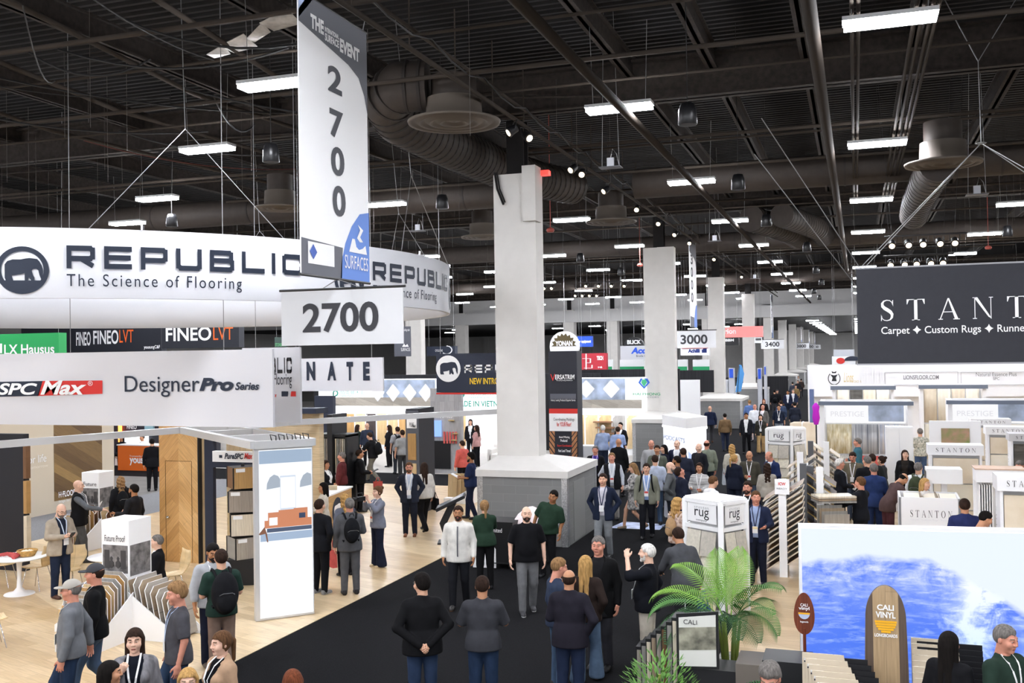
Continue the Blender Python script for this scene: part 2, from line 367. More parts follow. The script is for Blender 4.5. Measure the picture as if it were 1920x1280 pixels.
def head_t(fem, h):
    k = ('head', fem, h)
    if k in _T: return _T[k]
    def fn(P):
        Q = P*A32(-1, 1, 1); m = np.where(P[:, :1] < 0, Q, P)       # mirror: work on x>0
        d = skull(P); d = smin(d, el(P, (0, .066, .02), (.026, .022, .02)), .025)
        d = smin(d, rc(m, (.012, .088, .146), (.045, .07, .146), .012, .012), .015)
        d = smin(d, el(m, (.045, .058, .09), (.028, .03, .03)), .03)
        d = -smin(-d, el(m, (.031, .104, .127), (.019, .02, .012)), .012)
        d = smin(d, rc(P, (0, .09, .138), (0, .109, .096), .009, .0135), .012); d = smin(d, el(m, (.011, .098, .091), (.011, .013, .009)), .008)
        d = smin(d, el(P, (0, .086, .058), (.026, .012, .006)), .006); d = smin(d, el(P, (0, .084, .047), (.021, .012, .006)), .006)
        d = np.minimum(d, el(m, (.031, .082, .127), (.014, .012, .011)))
        d = smin(d, el(m, (.08, -.008, .112), (.011, .02, .032)), .008)
        return smin(d, rc(P, (0, -.018, .06), (0, -.035, -.11), .052 if fem else .06, .053 if fem else .064), .03)
    v, f = snet(fn, (-.11, -.14, -.1), (.11, .15, .26), h); c = v[f].mean(1); ax = np.abs(c[:, 0]); mi = np.zeros(len(f), int)
    mi[(np.abs(ax-.031) < .0125) & (np.abs(c[:, 2]-.127) < .0048) & (c[:, 1] > .06)] = 1
    mi[(ax < .022) & (c[:, 2] > .043) & (c[:, 2] < .062) & (c[:, 1] > .08)] = 2
    mi[(np.abs(ax-.034) < .02) & (np.abs(c[:, 2]-.151) < .003+h*.25) & (c[:, 1] > .06)] = 3
    mi[(np.abs(ax-.031) < .0065) & (mi == 1)] = 4
    _T[k] = (v, f, mi); return _T[k]
def hair_t(kind, h):
    k = ('hair', kind, h)
    if k in _T: return _T[k]
    lo, hi = [-.13, -.2, -.02], [.13, .16, .28]
    def line(P, top=.172):
        y = P[:, 1]; return np.interp(y, [-.1, -.045, -.005, .035, .06, .1], [.03, .055, .125, .15, top, top])
    def fn(P):
        e = skull(P); t = .012
        if kind in ('short', 'balding'):
            L_ = line(P)+.012*np.sin(np.abs(P[:, 0])*60)*(P[:, 1] > .03); d = np.maximum(e-.004-np.clip((P[:, 2]-L_)*.3, 0, .011)-.0016*np.sin(P[:, 0]*210)*np.sin(P[:, 1]*170+P[:, 2]*90), L_-P[:, 2])
            if kind == 'balding': d = np.maximum(d, np.minimum(P[:, 2]-.165, P[:, 1]+.12)); d = np.maximum(np.maximum(d, e-.009), P[:, 1]-.018)
            return d
        if kind == 'thick': L_ = line(P, .176); return np.maximum(e-.006-np.clip((P[:, 2]-L_)*.4, 0, .016)-np.clip((P[:, 2]-.17)*.2, 0, .014)-.0022*np.sin(P[:, 0]*160)*np.sin(P[:, 1]*130+P[:, 2]*70), L_-P[:, 2])
        if kind == 'cap':
            d = np.maximum(e-.02, .15-P[:, 2]+np.clip(-P[:, 1], 0, .1)*.3); b = np.maximum(el(P, (0, .11, .158), (.075, .085, .012)), -P[:, 1]+.05); return np.minimum(d, b)
        if kind == 'beard':
            d = np.maximum(e-.009, P[:, 2]-np.interp(np.abs(P[:, 0]), [0, .03, .06, .09], [.078, .075, .085, .12])); d = np.minimum(d, el(P, (0, .075, .012), (.034, .024, .024)))
            d = np.maximum(d, -el(P, (0, .1, .053), (.021, .03, .007))); return np.maximum(d, .01-P[:, 1])
        d = np.maximum(e-.017, line(P, .178)-P[:, 2]-np.where(P[:, 1] < .02, .06, 0))
        if kind in ('long', 'bob', 'wavy'):
            z1 = {'long': -.22, 'bob': -.02, 'wavy': -.18}[kind]; m = np.abs(P*A32(1, 0, 0))+P*A32(0, 1, 1)
            d = smin(d, rc(m, (.068, -.02, .13), (.082, -.025, z1), .03, .028), .03); d = smin(d, rc(m, (.025, -.085, .1), (.035, -.1, z1-.05), .05, .04), .03)
            if kind == 'wavy': d = d+.006*np.sin(P[:, 2]*75+P[:, 0]*30)
            d = np.maximum(d, -el(P, (0, .09, .085), (.062, .09, .1)))
        if kind == 'pony': d = smin(d, rc(P, (0, -.12, .15), (0, -.145, .11), .022, .026), .01); d = smin(d, rc(P, (0, -.145, .12), (0, -.15, -.08), .03, .018), .01)
        if kind == 'bun': d = np.minimum(d, el(P, (0, -.115, .2), (.045, .045, .042)))
        return d
    if kind in ('long', 'wavy'): lo[2] = -.34
    if kind == 'bob': lo[2] = -.12
    if kind == 'pony': lo[2] = -.14
    if kind == 'cap': hi[1] = .23
    _T[k] = snet(fn, lo, hi, h); return _T[k]
def hand_t(kind, h):
    """right hand along +Y from the wrist, palm facing -Z, thumb towards -X"""
    k = ('hand', kind, h)
    if k in _T: return _T[k]
    curl = {'relax': (.35, .45, .35), 'grip': (1.15, 1.2, .7), 'open': (.12, .12, .08)}[kind]
    def fn(P):
        d = el(P, (0, .05, 0), (.04, .054, .016)); d = smin(d, rc(P, (0, -.03, 0), (0, .02, 0), .024, .026), .02)
        for x, L, sp in ((-.029, .074, -.1), (-.0095, .083, -.02), (.0105, .078, .06), (.029, .06, .15)):
            p = np.array([x, .092 if abs(x) < .02 else .084, 0.]); a = 0; r = .0088
            for q, fr in zip(curl, (.45, .31, .24)):
                a += q; e = p+L*fr*np.array([math.sin(sp)*math.cos(a), math.cos(a), -math.sin(a)]); d = smin(d, rc(P, p, e, r, r-.0007), .006); p = e; r -= .0007
        t = [(-.03, .02, -.004), (-.056, .05, -.012), (-.066, .078, -.016)] if kind != 'grip' else [(-.03, .02, -.006), (-.046, .05, -.03), (-.03, .078, -.045)]
        d = smin(d, rc(P, t[0], t[1], .013, .0105), .012); return smin(d, rc(P, t[1], t[2], .0105, .008), .005)
    _T[k] = snet(fn, (-.09, -.06, -.12), (.07, .19, .035), h); return _T[k]
def shoe_t(h, heel=0):
    k = ('shoe', h, heel)
    if k in _T: return _T[k]
    def fn(P):
        d = rc(P, (0, -.06, .05), (0, .13, .03), .044, .042); d = smin(d, rc(P, (0, -.05, .06), (0, -.055, .1), .042, .04), .03); d = np.maximum(d, P[:, 2]-.105)
        return np.maximum(d, -P[:, 2]+.002)
    v, f = snet(fn, (-.07, -.13, -.02), (.07, .2, .13), h); _T[k] = (v, f, (v[f].mean(1)[:, 2] < .022).astype(int)); return _T[k]
# arm poses for the right side (x>0): elbow, wrist, palm normal, hand kind
ARMS = {
 'hang': ((.255, -.03, 1.15), (.265, .04, .9), (-1, 0, 0), 'relax'), 'phone': ((.245, .03, 1.15), (.09, .27, 1.17), (0, -.3, 1), 'grip'),
 'pocket': ((.31, -.1, 1.16), (.188, .0, .945), (-1, 0, 0), 'relax'), 'back': ((.30, -.1, 1.15), (.06, -.2, .95), (0, -1, 0), 'grip'),
 'talk': ((.27, .02, 1.15), (.2, .27, 1.14), (-.6, 0, .8), 'open'), 'up': ((.26, .17, 1.27), (.08, .27, 1.5), (0, -1, 0), 'grip'),
 'reach': ((.24, .2, 1.2), (.18, .45, 1.14), (0, 0, -1), 'relax'), 'point': ((.25, .22, 1.32), (.16, .47, 1.42), (0, 0, -1), 'relax'),
 'cross': ((.265, .06, 1.16), (-.06, .2, 1.19), (0, -1, 0), 'grip'), 'hip': ((.37, -.1, 1.17), (.17, .02, 1.02), (-1, 0, 0), 'relax'),
 'strap': ((.26, .08, 1.17), (.13, .17, 1.36), (0, -1, 0), 'grip'), 'bag': ((.26, .0, 1.15), (.255, .06, .9), (-1, 0, 0), 'grip'),
 'hold': ((.25, .02, 1.14), (.1, .25, 1.1), (0, -1, .3), 'grip'), 'chin': ((.22, .16, 1.22), (.03, .19, 1.46), (0, -1, 0), 'grip'),
 'face': ((.27, .19, 1.36), (.12, .22, 1.57), (0, -.3, -1), 'relax'), 'swing': ((.26, -.13, 1.17), (.27, -.16, .93), (-1, 0, 0), 'relax'), 'swingf': ((.25, .04, 1.15), (.24, .2, .95), (-1, 0, 0), 'relax')}
LEGS = {
 'stand': (((.1, .0, .5), (.105, -.03, .08)), ((-.1, .01, .5), (-.115, -.02, .08))), 'wide': (((.14, .02, .5), (.17, -.02, .08)), ((-.14, .02, .5), (-.17, -.02, .08))),
 'walk': (((.1, .2, .52), (.1, .26, .1)), ((-.1, .03, .5), (-.1, -.3, .13))), 'walk2': (((.1, .03, .5), (.1, -.3, .13)), ((-.1, .2, .52), (-.1, .26, .1))),
 'step': (((.1, .1, .5), (.1, .13, .08)), ((-.1, .0, .5), (-.1, -.16, .09))), 'sit': (((.13, .45, .98), (.13, .45, .53)), ((-.13, .45, .98), (-.13, .45, .53)))}
SKIN = {'l': '#d9a88c', 'm': '#c08a68', 't': '#a8744f', 'd': '#7b4f38', 'p': '#e2b79f', 'r': '#cf8f78'}
HAIRC = {'k': '#15110f', 'b': '#2e2019', 'm': '#5b402b', 'y': '#b08a55', 'l': '#8a6a48', 'g': '#6f6a66', 'w': '#d8d4ce', 'r': '#6a3a25'}
def person(px, py, H, face, label, skin='l', hair='short', hc='b', top='#222222', bottom='#1b1b1f', jacket=None, legs='stand', R='hang', Lf='hang', lean=0., side=0., turn=0., nod=0.,
           fat=1., fem=False, sleeve=1., hem=None, beard=False, glasses=False, lanyard=None, shoe='#16161a', sole=None, flare=0., dz=0., tie=None, topm=None, jm=None, bare=False, pos=None, group=None, hat='#3a3a40', world_face=None, cat='person'):
    """px,py: where the top of the head shows; the figure stands on the floor below it"""
    s = H/1.75; sit = legs == 'sit'; drop = .45 if sit else 0
    base = Vector(pos) if pos else Z(px, py, (1.75-drop)*s*(math.cos(rad(lean))*.45+.55)+dz)
    base = Vector((base.x, base.y, dz)); dist = base.length; ang = (viewyaw(px)+rad(face)) if world_face is None else rad(world_face)
    if lean and not pos: base -= Matrix.Rotation(ang, 3, 'Z') @ Vector((0, .75*s*math.sin(rad(lean)), 0))
    if sit: base.z -= .45*s
    root = thing('person', label, cat, base, ang, group)
    h = .015 if dist < 15.5 else .018 if dist < 19 else .023 if dist < 32 else .032 if dist < 60 else .045; hh = .0065 if dist < 17 else .009 if dist < 32 else .014 if dist < 60 else .02
    hd = .0055 if dist < 17 else .0075 if dist < 32 else .012
    sw = .165 if fem else .188; ck = .92 if fem else 1.; hipw = .165 if fem else .158
    arms = []
    for sg, nm in ((1, R), (-1, Lf)):
        e, w, pn, hk = ARMS[nm]; kx = sw/.188
        arms.append((sg, A32(sw*sg, -.014, 1.383), A32((e[0]*kx+(fat-1)*.08)*sg, e[1], e[2]), A32((w[0]*kx+(fat-1)*(.08 if w[0] > .15 else 0))*sg, w[1]+(fat-1)*(.1 if w[1] > .1 else 0), w[2]), A32(pn[0]*sg, pn[1], pn[2]), hk))
    (rk, ra), (lk, la) = LEGS[legs]; lg = [(A32(.09, 0, .93), A32(*rk), A32(*ra)), (A32(-.09, 0, .93), A32(*lk), A32(*la))]
    fb = fat
    def torso(P, t, pel=True):
        d = el(P, (0, -.005, 1.25), (.168*ck*(.5+.5*fat)+t, .112*(.5+.5*fat)+t, .2+t)); d = smin(d, rc(P, (-sw+.03, -.018, 1.385), (sw-.03, -.018, 1.385), .058+t, .058+t), .06)
        d = smin(d, rc(P, (0, -.02, 1.39), (0, -.025, 1.47), .08+t, .05+t), .05)
        d = smin(d, el(P, (0, .012*fb+.05*(fb-1), 1.06), ((.138 if fem else .15)*fb+t, .108*fb**1.3+t, .2+t)), .06)
        if fem: d = smin(d, el(np.abs(P*A32(1, 0, 0))+P*A32(0, 1, 1), (.07, .085, 1.28), (.06+t, .055+t, .06+t)), .03)
        return smin(d, el(P, (0, -.012, .92), (hipw*(.6+.4*fb)+t, .115*(.6+.4*fb)+t, .13+t)), .06) if pel else d
    def armd(P, t, cut=1., flat=False):
        d = None
        for sg, a, b, c, _, _ in arms:
            if cut >= .99: q = smin(rc(P, a, b, .054*ck+t, .043*ck+t), rc(P, b, c, .042*ck+t, .031*ck+t*.9), .015)
            elif cut > .5: m = b+(c-b)*(cut-.5)*2; q = smin(rc(P, a, b, .054*ck+t, .044*ck+t), rc(P, b, m, .043*ck+t, .038*ck+t), .015)
            else: m = a+(b-a)*cut*2; q = np.maximum(rc(P, a, b, .054*ck+t, .05*ck+t), ((P-m)@((b-a)/np.linalg.norm(b-a))))
            d = q if d is None else np.minimum(d, q)
        return d
    def legd(P, t, ta):
        d = None
        for a, b, c in lg:
            q = smin(rc(P, a, b, .083*(.75+.25*fb)+t, .058+t), rc(P, b, c, .056+t, .04+ta), .02); d = q if d is None else smin(d, q, .018)
        return d
    al = np.concatenate([np.stack([a, b, c]) for _, a, b, c, _, _ in arms]); ll = np.concatenate([np.stack([a, b, c]) for a, b, c in lg])
    bl = np.minimum(al.min(0), ll.min(0))-.1; bh = np.maximum(al.max(0), ll.max(0))+.1
    bl = np.minimum(bl, [-.25*fat, -.19*fat, 0]); bh = np.maximum(bh, [.25*fat, .2*fat, 1.6])
    # lean and head frame
    lr, sr = rad(lean), rad(side)
    def bend(v):
        z = v[:, 2]; w = np.clip((z-.84)/.34, 0, 1); w = w*w*(3-2*w); v = v.copy()
        if lean: a = lr*w; y, zz = v[:, 1].copy(), z-.94; v[:, 1] = y*np.cos(a)+zz*np.sin(a); v[:, 2] = .94+zz*np.cos(a)-y*np.sin(a)
        if side: a = sr*w; x, zz = v[:, 0].copy(), v[:, 2]-.94; v[:, 0] = x*np.cos(a)+zz*np.sin(a); v[:, 2] = .94+zz*np.cos(a)-x*np.sin(a)
        return v
    HM = Matrix.Translation((0, -.005, 1.515)) @ Matrix.Rotation(rad(turn), 4, 'Z') @ Matrix.Rotation(rad(-nod), 4, 'X')
    HM = np.array(HM)
    def hx(v): return bend(v@HM[:3, :3].T+HM[:3, 3])*s
    def fin(v): return bend(v)*s
    fnb = lambda P: smin(smin(smin(torso(P, 0), armd(P, 0), .03), legd(P, 0, 0), .03), rc(P, (0, -.02, 1.42), (0, -.022, 1.53), .06, .055 if not fem else .048), .03)
    v, f = snet(fnb, bl, [bh[0], bh[1], 1.6], max(h, .022)); parts = [(fin(v), f, 0)]
    hv, hf, hm = head_t(fem, hh); parts.append((hx(hv), hf, hm))
    for sg, a, b, c, pn, hk in arms:
        tv, tf = hand_t(hk, hd); d = (c-b); 
        if hk == 'relax' and c[2] < 1.0: d = d+A32(0, .02, -.15)
        d = d/np.linalg.norm(d); n = pn-d*(pn@d); n = n/np.linalg.norm(n); X = np.cross(d, -n)*1.0
        B = np.stack([X, d, -n], 1); tv = tv*[-sg*-1, 1, 1] if sg > 0 else tv*[-1, 1, 1]
        if sg < 0: tf = tf[:, ::-1]
        parts.append((fin((tv*(.92 if fem else 1.03))@B.T+c+d*.012), tf, 0))
    sk = mat('skin', SKIN[skin], .55, noise=.06, nscale=25); hcol = HAIRC[hc]
    mesh_np('body', parts, [sk, mat('eye_white', '#b5aca6', .4), mat('lips', '#9a5a50', .5), mat('brow', {'k': '#3d2d24', 'b': '#4a3629', 'm': '#6a4e3a'}.get(hc, '#86705c'), .9), mat('iris', '#1a1412', .2)], root)
    if hair: 
        tv, tf = hair_t(hair, max(hh, .007)); mesh_np('cap' if hair == 'cap' else 'hair', [(hx(tv), tf, 0)], [mat('hat_cloth', hat, .9) if hair == 'cap' else mat('hair', hcol, .85, noise=.4, nscale=60, stretch=(1, 1, .15), bump=.15, spec=.15)], root)
        if hair == 'cap': tv, tf = hair_t('balding', max(hh, .007)); mesh_np('hair', [(hx(tv), tf, 0)], [mat('hair', hcol, .85, noise=.4, nscale=60, stretch=(1, 1, .15), bump=.15, spec=.15)], root)
    if beard: tv, tf = hair_t('beard', max(hh, .007)); mesh_np('beard', [(hx(tv), tf, 0)], [mat('beard', hcol if beard is True else HAIRC[beard], .9, noise=.3, nscale=80)], root)
    if glasses:
        g = MB()
        for q in (-1, 1):
            g.tube([(q*.033+.02*math.cos(t*PI/5), .104, .127+.015*math.sin(t*PI/5)) for t in range(11)], .0022, 5, False); g.tube([(q*.053, .1, .13), (q*.08, .03, .132), (q*.083, -.01, .128)], .002, 5)
        g.tube([(-.013, .106, .13), (.013, .106, .13)], .002, 5); g.v = [tuple(p) for p in hx(np.array(g.v))]; g.build('glasses', mat('spectacle_frame', '#101012', .3), root, False)
    hz = hem if hem is not None else (.86 if jacket is None else .9)
    # shirt
    tt = .021 if jacket is None else .012
    def fnt(P):
        d = smin(torso(P, tt, True), armd(P, tt, sleeve if jacket is None else 1.), .035)
        if jacket is None and hz > .8: d = np.minimum(d, np.maximum(el(P, (0, -.012+.03*(fb-1), .9), ((hipw+.058)*(.55+.45*fb), (.115+.042)*(.5+.5*fb), .34)), P[:, 2]-1.14))
        if hz < .8: d = np.minimum(d, rc(P, (0, -.01, .95), (0, -.01, .2), .16, .24))
        d = smin(d, el(P, (0, -.018, 1.465), (.07 if not fem else .062, .074, .024)), .015)
        d = np.maximum(d, P[:, 2]-1.492-P[:, 1]*-.25); return np.maximum(d, hz-P[:, 2])
    if jacket is None or jm != 'closed':
        v, f = snet(fnt if jacket is None or jm == 'vest' else (lambda P: np.maximum(np.maximum(fnt(P), np.abs(P[:, 0])-.2), -.0-P[:, 1]-.06)), [bl[0], bl[1], hz-.05], [bh[0], bh[1], 1.58], h)
        mesh_np('shirt' if not fem else 'blouse', [(fin(v), f, 0)], [topm or cloth(top)], root)
    if jacket:
        jh = .8 if hem is None else hem-.02
        tj = .03
        def fnj(P):
            d = smin(torso(P, tj, True), armd(P, .017), .03) if jm != 'vest' else torso(P, tj, True); d = np.minimum(d, np.maximum(el(P, (0, -.012+.02*(fb-1), .86), ((hipw+.068)*(.55+.45*fb), .165*(.5+.5*fb), .4)), P[:, 2]-1.16))
            if jm != 'closed':
                w = np.interp(P[:, 2], [.7, 1.06, 1.43, 1.5], [.05 if jm not in ('open', 'vest') else .06, .012 if jm not in ('open', 'vest') else .04, .095, .08]); d = np.maximum(d, np.minimum(w-np.abs(P[:, 0]), P[:, 1]+.0))
            d = smin(d, el(P, (0, -.03, 1.465), (.08, .075, .03)), .01) if jm != 'open' else d
            if jm != 'closed': d = np.maximum(d, np.minimum(np.minimum(.07-np.abs(P[:, 0]), P[:, 1]+.02), P[:, 2]-1.2))
            d = np.maximum(d, P[:, 2]-1.5-P[:, 1]*-.3); return np.maximum(d, jh-P[:, 2])
        v, f = snet(fnj, [bl[0], bl[1], jh-.05], [bh[0], bh[1], 1.58], h); mesh_np('jacket', [(fin(v), f, 0)], [cloth(jacket) if not isinstance(jacket, bpy.types.Material) else jacket], root)
    if bottom and not bare:
        def fnl(P):
            d = smin(legd(P, .02, .02+flare), np.maximum(el(P, (0, -.012, .92), (hipw*(.6+.4*fb)+.007, .115*(.6+.4*fb)+.007, .135)), P[:, 2]-1.02), .05)
            d = np.minimum(d, np.maximum(torso(P, .007), np.maximum(P[:, 2]-1.0, .85-P[:, 2]))); return np.maximum(d, .035+(drop)-P[:, 2]) if not sit else d
        bl2 = np.minimum(ll.min(0)-.13, [-.25*fat, -.2*fat, 9]); bh2 = np.maximum(ll.max(0)+.13, [.25*fat, .25*fat, 1.07]); v, f = snet(fnl, bl2, [bh2[0], bh2[1], 1.07 if not sit else max(1.07, bh2[2])], h)
        mesh_np('trousers', [(fin(v), f, 0)], [bottom if isinstance(bottom, bpy.types.Material) else jeans(bottom) if bottom in ('#27405f', '#1d3352', '#3b5878', '#22324a', '#4a6584', '#8a97a6') else cloth(bottom)], root)
    for a, b, c in lg:
        tv, tf, ti = shoe_t(.012 if dist < 30 else .02); dk = b-a; th = math.atan2(dk[0], 1)*.5
        q = tv*(.9 if fem else 1); off = [c[0], c[1]+.03, max(0, c[2]-.08)]
        if sit: off[2] = c[2]-.08
        if c[2] > .12 and not sit: y, z = q[:, 1].copy(), q[:, 2].copy(); a_ = .35; q = np.stack([q[:, 0], y*math.cos(a_)+z*math.sin(a_), z*math.cos(a_)-y*math.sin(a_)+.03], 1)
        mesh_np('shoe', [((q+off)*s, tf, ti)], [mat('shoe_leather', shoe, .5), mat('shoe_sole', sole or '#101010', .7)], root)
    def fy(x, z):
        t = np.linspace(.05, .4, 60, dtype=np.float32); P = np.stack([np.full(60, x), t, np.full(60, z)], 1).astype(np.float32)
        d = torso(P, .036 if jacket else .018); i = np.nonzero(d < 0)[0]; return float(t[i[-1]])+.012 if len(i) else .09
    if tie:
        g = MB(); zz = [1.42-.055*i for i in range(11)]
        for i in range(10): g.bar((0, fy(0, zz[i])-.004, zz[i]), (0, fy(0, zz[i+1])-.004, zz[i+1]), .022, .006)
        g.v = [tuple(p) for p in fin(np.array(g.v))]; g.build('zip', mat('zip_tape', tie, .6), root, False)
    if lanyard:
        g = MB()
        for q in (-1, 1):
            P = [(q*.064, -.0, 1.5)]+[(q*(.064*(1-t)+.004), fy(q*.064*(1-t), 1.475-.36*t), 1.475-.36*t) for t in (.12, .3, .5, .75, 1)]
            for i in range(len(P)-1): g.bar(P[i], P[i+1], .02, .003)
        g.v = [tuple(p) for p in fin(np.array(g.v))]; ln = g.build('lanyard', mat('lanyard_ribbon', lanyard[0], .7), root, False)
        y = fy(0, 1.07)+.006; g = MB().box(-.048, y, 1.0, .048, y+.004, 1.125); g.v = [tuple(p) for p in fin(np.array(g.v))]; b = g.build('badge', mat('badge_card', '#e8e8e8', .4), ln, False)
        g = MB().box(-.044, y+.003, 1.075, .044, y+.006, 1.12); g.v = [tuple(p) for p in fin(np.array(g.v))]
        if len(lanyard) > 1 and dist < 45: g.build('badge_band', mat('badge_print', lanyard[1], .5), ln, False)
    root['scale_s'] = s
    return root
def _local(root, pts): return [WM[root.name] @ Vector(p) for p in pts]
_BP = {}
def backpack(root, label, c='#17181c', lean=0., size=1., straps=True):
    """a worn rucksack, a thing of its own hung on the wearer's back"""
    s = root['scale_s']; M_ = WM[root.name]; loc = M_ @ Vector((0, -.2*s, 1.2*s)); rz = root.rotation_euler[2]
    b = thing('backpack', label, 'backpack', loc, rz)
    k = ('bp',)
    if k not in _T:
        _T[k] = snet(lambda P: smin(np.maximum(el(P, (0, -.03, 0), (.17, .13, .27)), -P[:, 1]-.16), el(P, (0, -.13, -.1), (.12, .08, .13)), .03), (-.2, -.25, -.3), (.2, .14, .3), .014)
    v, f = _T[k]; m = cloth(c, .2); mesh_np('bag_body', [(v*s*size, f, 0)], [m], b)
    for q in (-1, 1):
        t = MB().tube([(q*.09*s, .06*s, .2*s), (q*.115*s, .13*s, .285*s), (q*.115*s, .24*s, .285*s), (q*.125*s, .33*s, .16*s), (q*.15*s, .33*s, -.02*s), (q*.17*s, .2*s, -.15*s), (q*.13*s, .06*s, -.2*s)], .02*s, 6); t.build('strap', m, b, False)
    MB().tube([(-.04*s, -.02*s, .255*s), (-.03*s, -.03*s, .3*s), (.03*s, -.03*s, .3*s), (.04*s, -.02*s, .255*s)], .009*s, 6).build('handle', m, b, False)
    MB().tube([(-.1*s, -.17*s, .0), (-.06*s, -.212*s, .03*s), (.06*s, -.212*s, .03*s), (.1*s, -.17*s, .0)], .006*s, 5).build('zip', mat('zip_metal', '#777777', .4, 1.), b, False)
    return b
def tote(root, side, label, c='#f0f0f0', w=.3, hgt=.36, at=None, long=.2):
    """a carrier bag hanging from a hand"""
    s = root['scale_s']; p = WM[root.name] @ Vector(at or ((.27*side)*s, .07*s, .78*s)); b = thing('carrier_bag', label, 'bag', (p.x, p.y, max(.01, p.z-hgt-long)), root.rotation_euler[2]+PI/2)
    g = MB().add([(-w/2, -.05, 0), (w/2, -.05, 0), (w/2, .05, 0), (-w/2, .05, 0), (-w/2-.01, -.03, hgt), (w/2+.01, -.03, hgt), (w/2+.01, .03, hgt), (-w/2-.01, .03, hgt)], [(0, 3, 2, 1), (0, 1, 5, 4), (1, 2, 6, 5), (2, 3, 7, 6), (3, 0, 4, 7)]); g.build('bag_body', cloth(c), b, False)
    for y in (-.03, .03): MB().tube([(-w*.25, y, hgt), (-.02, y*.2, hgt+long), (.02, y*.2, hgt+long), (w*.25, y, hgt)], .007, 5).build('handle', cloth(c), b, False)
    return b
def held(root, name, label, cat, at, size, col, rx=.6, rz=0., m=None):
    s = root['scale_s']; p = WM[root.name] @ Vector([a*s for a in at]); o = thing(name, label, cat, p, root.rotation_euler[2]+rz)
    MB().obox((0, 0, 0), size, 0, rx).build('cover' if size[2] > .015 else 'sheet', m or mat('held_'+name, col, .5), o, False); return o
# ------------------------------------------------ common materials
WHITE = mat('white_laminate', '#f2f2f2', .45); OFFW = mat('painted_offwhite', '#d0cdc8', .7, noise=.03, nscale=3)
GREYW = mat('painted_grey', '#c9c7c3', .8, noise=.03, nscale=2); BLACK = mat('black_metal', '#17171a', .5); NAVY = mat('navy_laminate', '#232a3c', .6)
BROWN = mat('fireproofed_steel', '#2b2521', .95, noise=.35, nscale=9, bump=.4); DARK = mat('ceiling_paint', '#1b1919', .9, noise=.2, nscale=2)
DUCT = mat('painted_duct', '#352e29', .7, noise=.12, nscale=6); PIPE = mat('painted_pipe', '#39332e', .9, spec=.1); CHROME = mat('chrome', '#c8c8cc', .15, 1.)
ALU = mat('aluminium_profile', '#d6d7d8', .35, .3); GLOW = mat('lamp_diffuser', '#f6f8ff', .5, emit=LAMP); CABLE = mat('black_cable', '#1b1a1a', .6); WIRE = mat('steel_wire', '#8c8c8c', .4, .6)
INK = mat('dark_ink', '#1e2738', .6); WINK = mat('white_ink', '#f4f4f4', .6); BINK = mat('black_ink', '#26262a', .6)
BANNER = mat('white_fabric', '#d3d4d6', .8, noise=.02, nscale=2); SIGNW = mat('stretched_fabric', '#d2d2d6', .8)
def st(name, mb, m, label=None): return single(name, mb, m, label, None, None, 'structure')
# ------------------------------------------------ floor
def oak(name, c1, c2, big):
    m = wood(name, c1, c2, (1.5, .2), 'XY', big, .35); nt = m.node_tree; N, L = nt.nodes, nt.links; p = N['Principled BSDF']; old = p.inputs['Base Color'].links[0].from_socket
    tc = N.new('ShaderNodeTexCoord'); mp = N.new('ShaderNodeMapping'); mp.inputs['Rotation'].default_value = (0, 0, .55); L.new(tc.outputs['Object'], mp.inputs[0])
    b = N.new('ShaderNodeTexBrick'); b.inputs['Scale'].default_value = 1; b.inputs['Brick Width'].default_value = 4.6; b.inputs['Row Height'].default_value = 1.9; b.inputs['Mortar Size'].default_value = 0
    b.inputs['Color1'].default_value = (1, 1, 1, 1); b.inputs['Color2'].default_value = (.74, .66, .56, 1); L.new(mp.outputs[0], b.inputs[0])
    x = N.new('ShaderNodeMix'); x.data_type = 'RGBA'; x.blend_type = 'MULTIPLY'; x.inputs[0].default_value = 1; L.new(old, x.inputs[6]); L.new(b.outputs[0], x.inputs[7]); L.new(x.outputs[2], p.inputs['Base Color']); return m
st('floor', MB().box(-80, -22, -.2, 45, 215, 0), mat('concrete', '#6d6a66', .8, noise=.1, nscale=1.5), 'bare grey concrete floor of the hall')
CARP = mat('black_carpet', '#19191b', .97, noise=.35, nscale=55, bump=.3, spec=.05); GCARP = mat('grey_carpet', '#77777a', .97, noise=.3, nscale=45, bump=.3)
st('floor_aisle', MB().box(-8.8, -6, 0, -2, 120, .004), CARP, 'black carpet of the main aisle')
st('floor_cross_aisle', MB().box(-60, 31.8, 0, -8.8, 34.9, .004), CARP, 'black carpet of the cross aisle behind the oak booth')
st('floor_side_aisle', MB().box(-22.6, -4, 0, -19.6, 31.8, .004), GCARP, 'grey carpet of the side aisle beyond the oak floor')
st('floor_booth', MB().box(-19.6, 2, 0, -8.8, 31.8, .012), oak('oak_floor', '#cbb38c', '#dec9a6', .3), 'light oak plank floor of the booth with the ring sign')
st('floor_far_booths', MB().box(-60, 34.9, 0, -8.8, 90, .006), mat('grey_wood_floor', '#a8a49e', .6, noise=.15, nscale=3, stretch=(1, 8, 1)), 'grey plank floor of the booths past the cross aisle')
st('floor_right_booths', MB().box(-2, 15.2, 0, 30, 60, .006), oak('pale_floor', '#c4ad88', '#d6c2a0', .1), 'pale plank floor of the white display booth')
st('floor_plant_booth', MB().box(-2, -4, 0, 20, 15.2, .006), mat('pebble_carpet', '#8a8a86', .95, noise=.5, nscale=30, bump=.2), 'speckled grey floor of the surf booth')
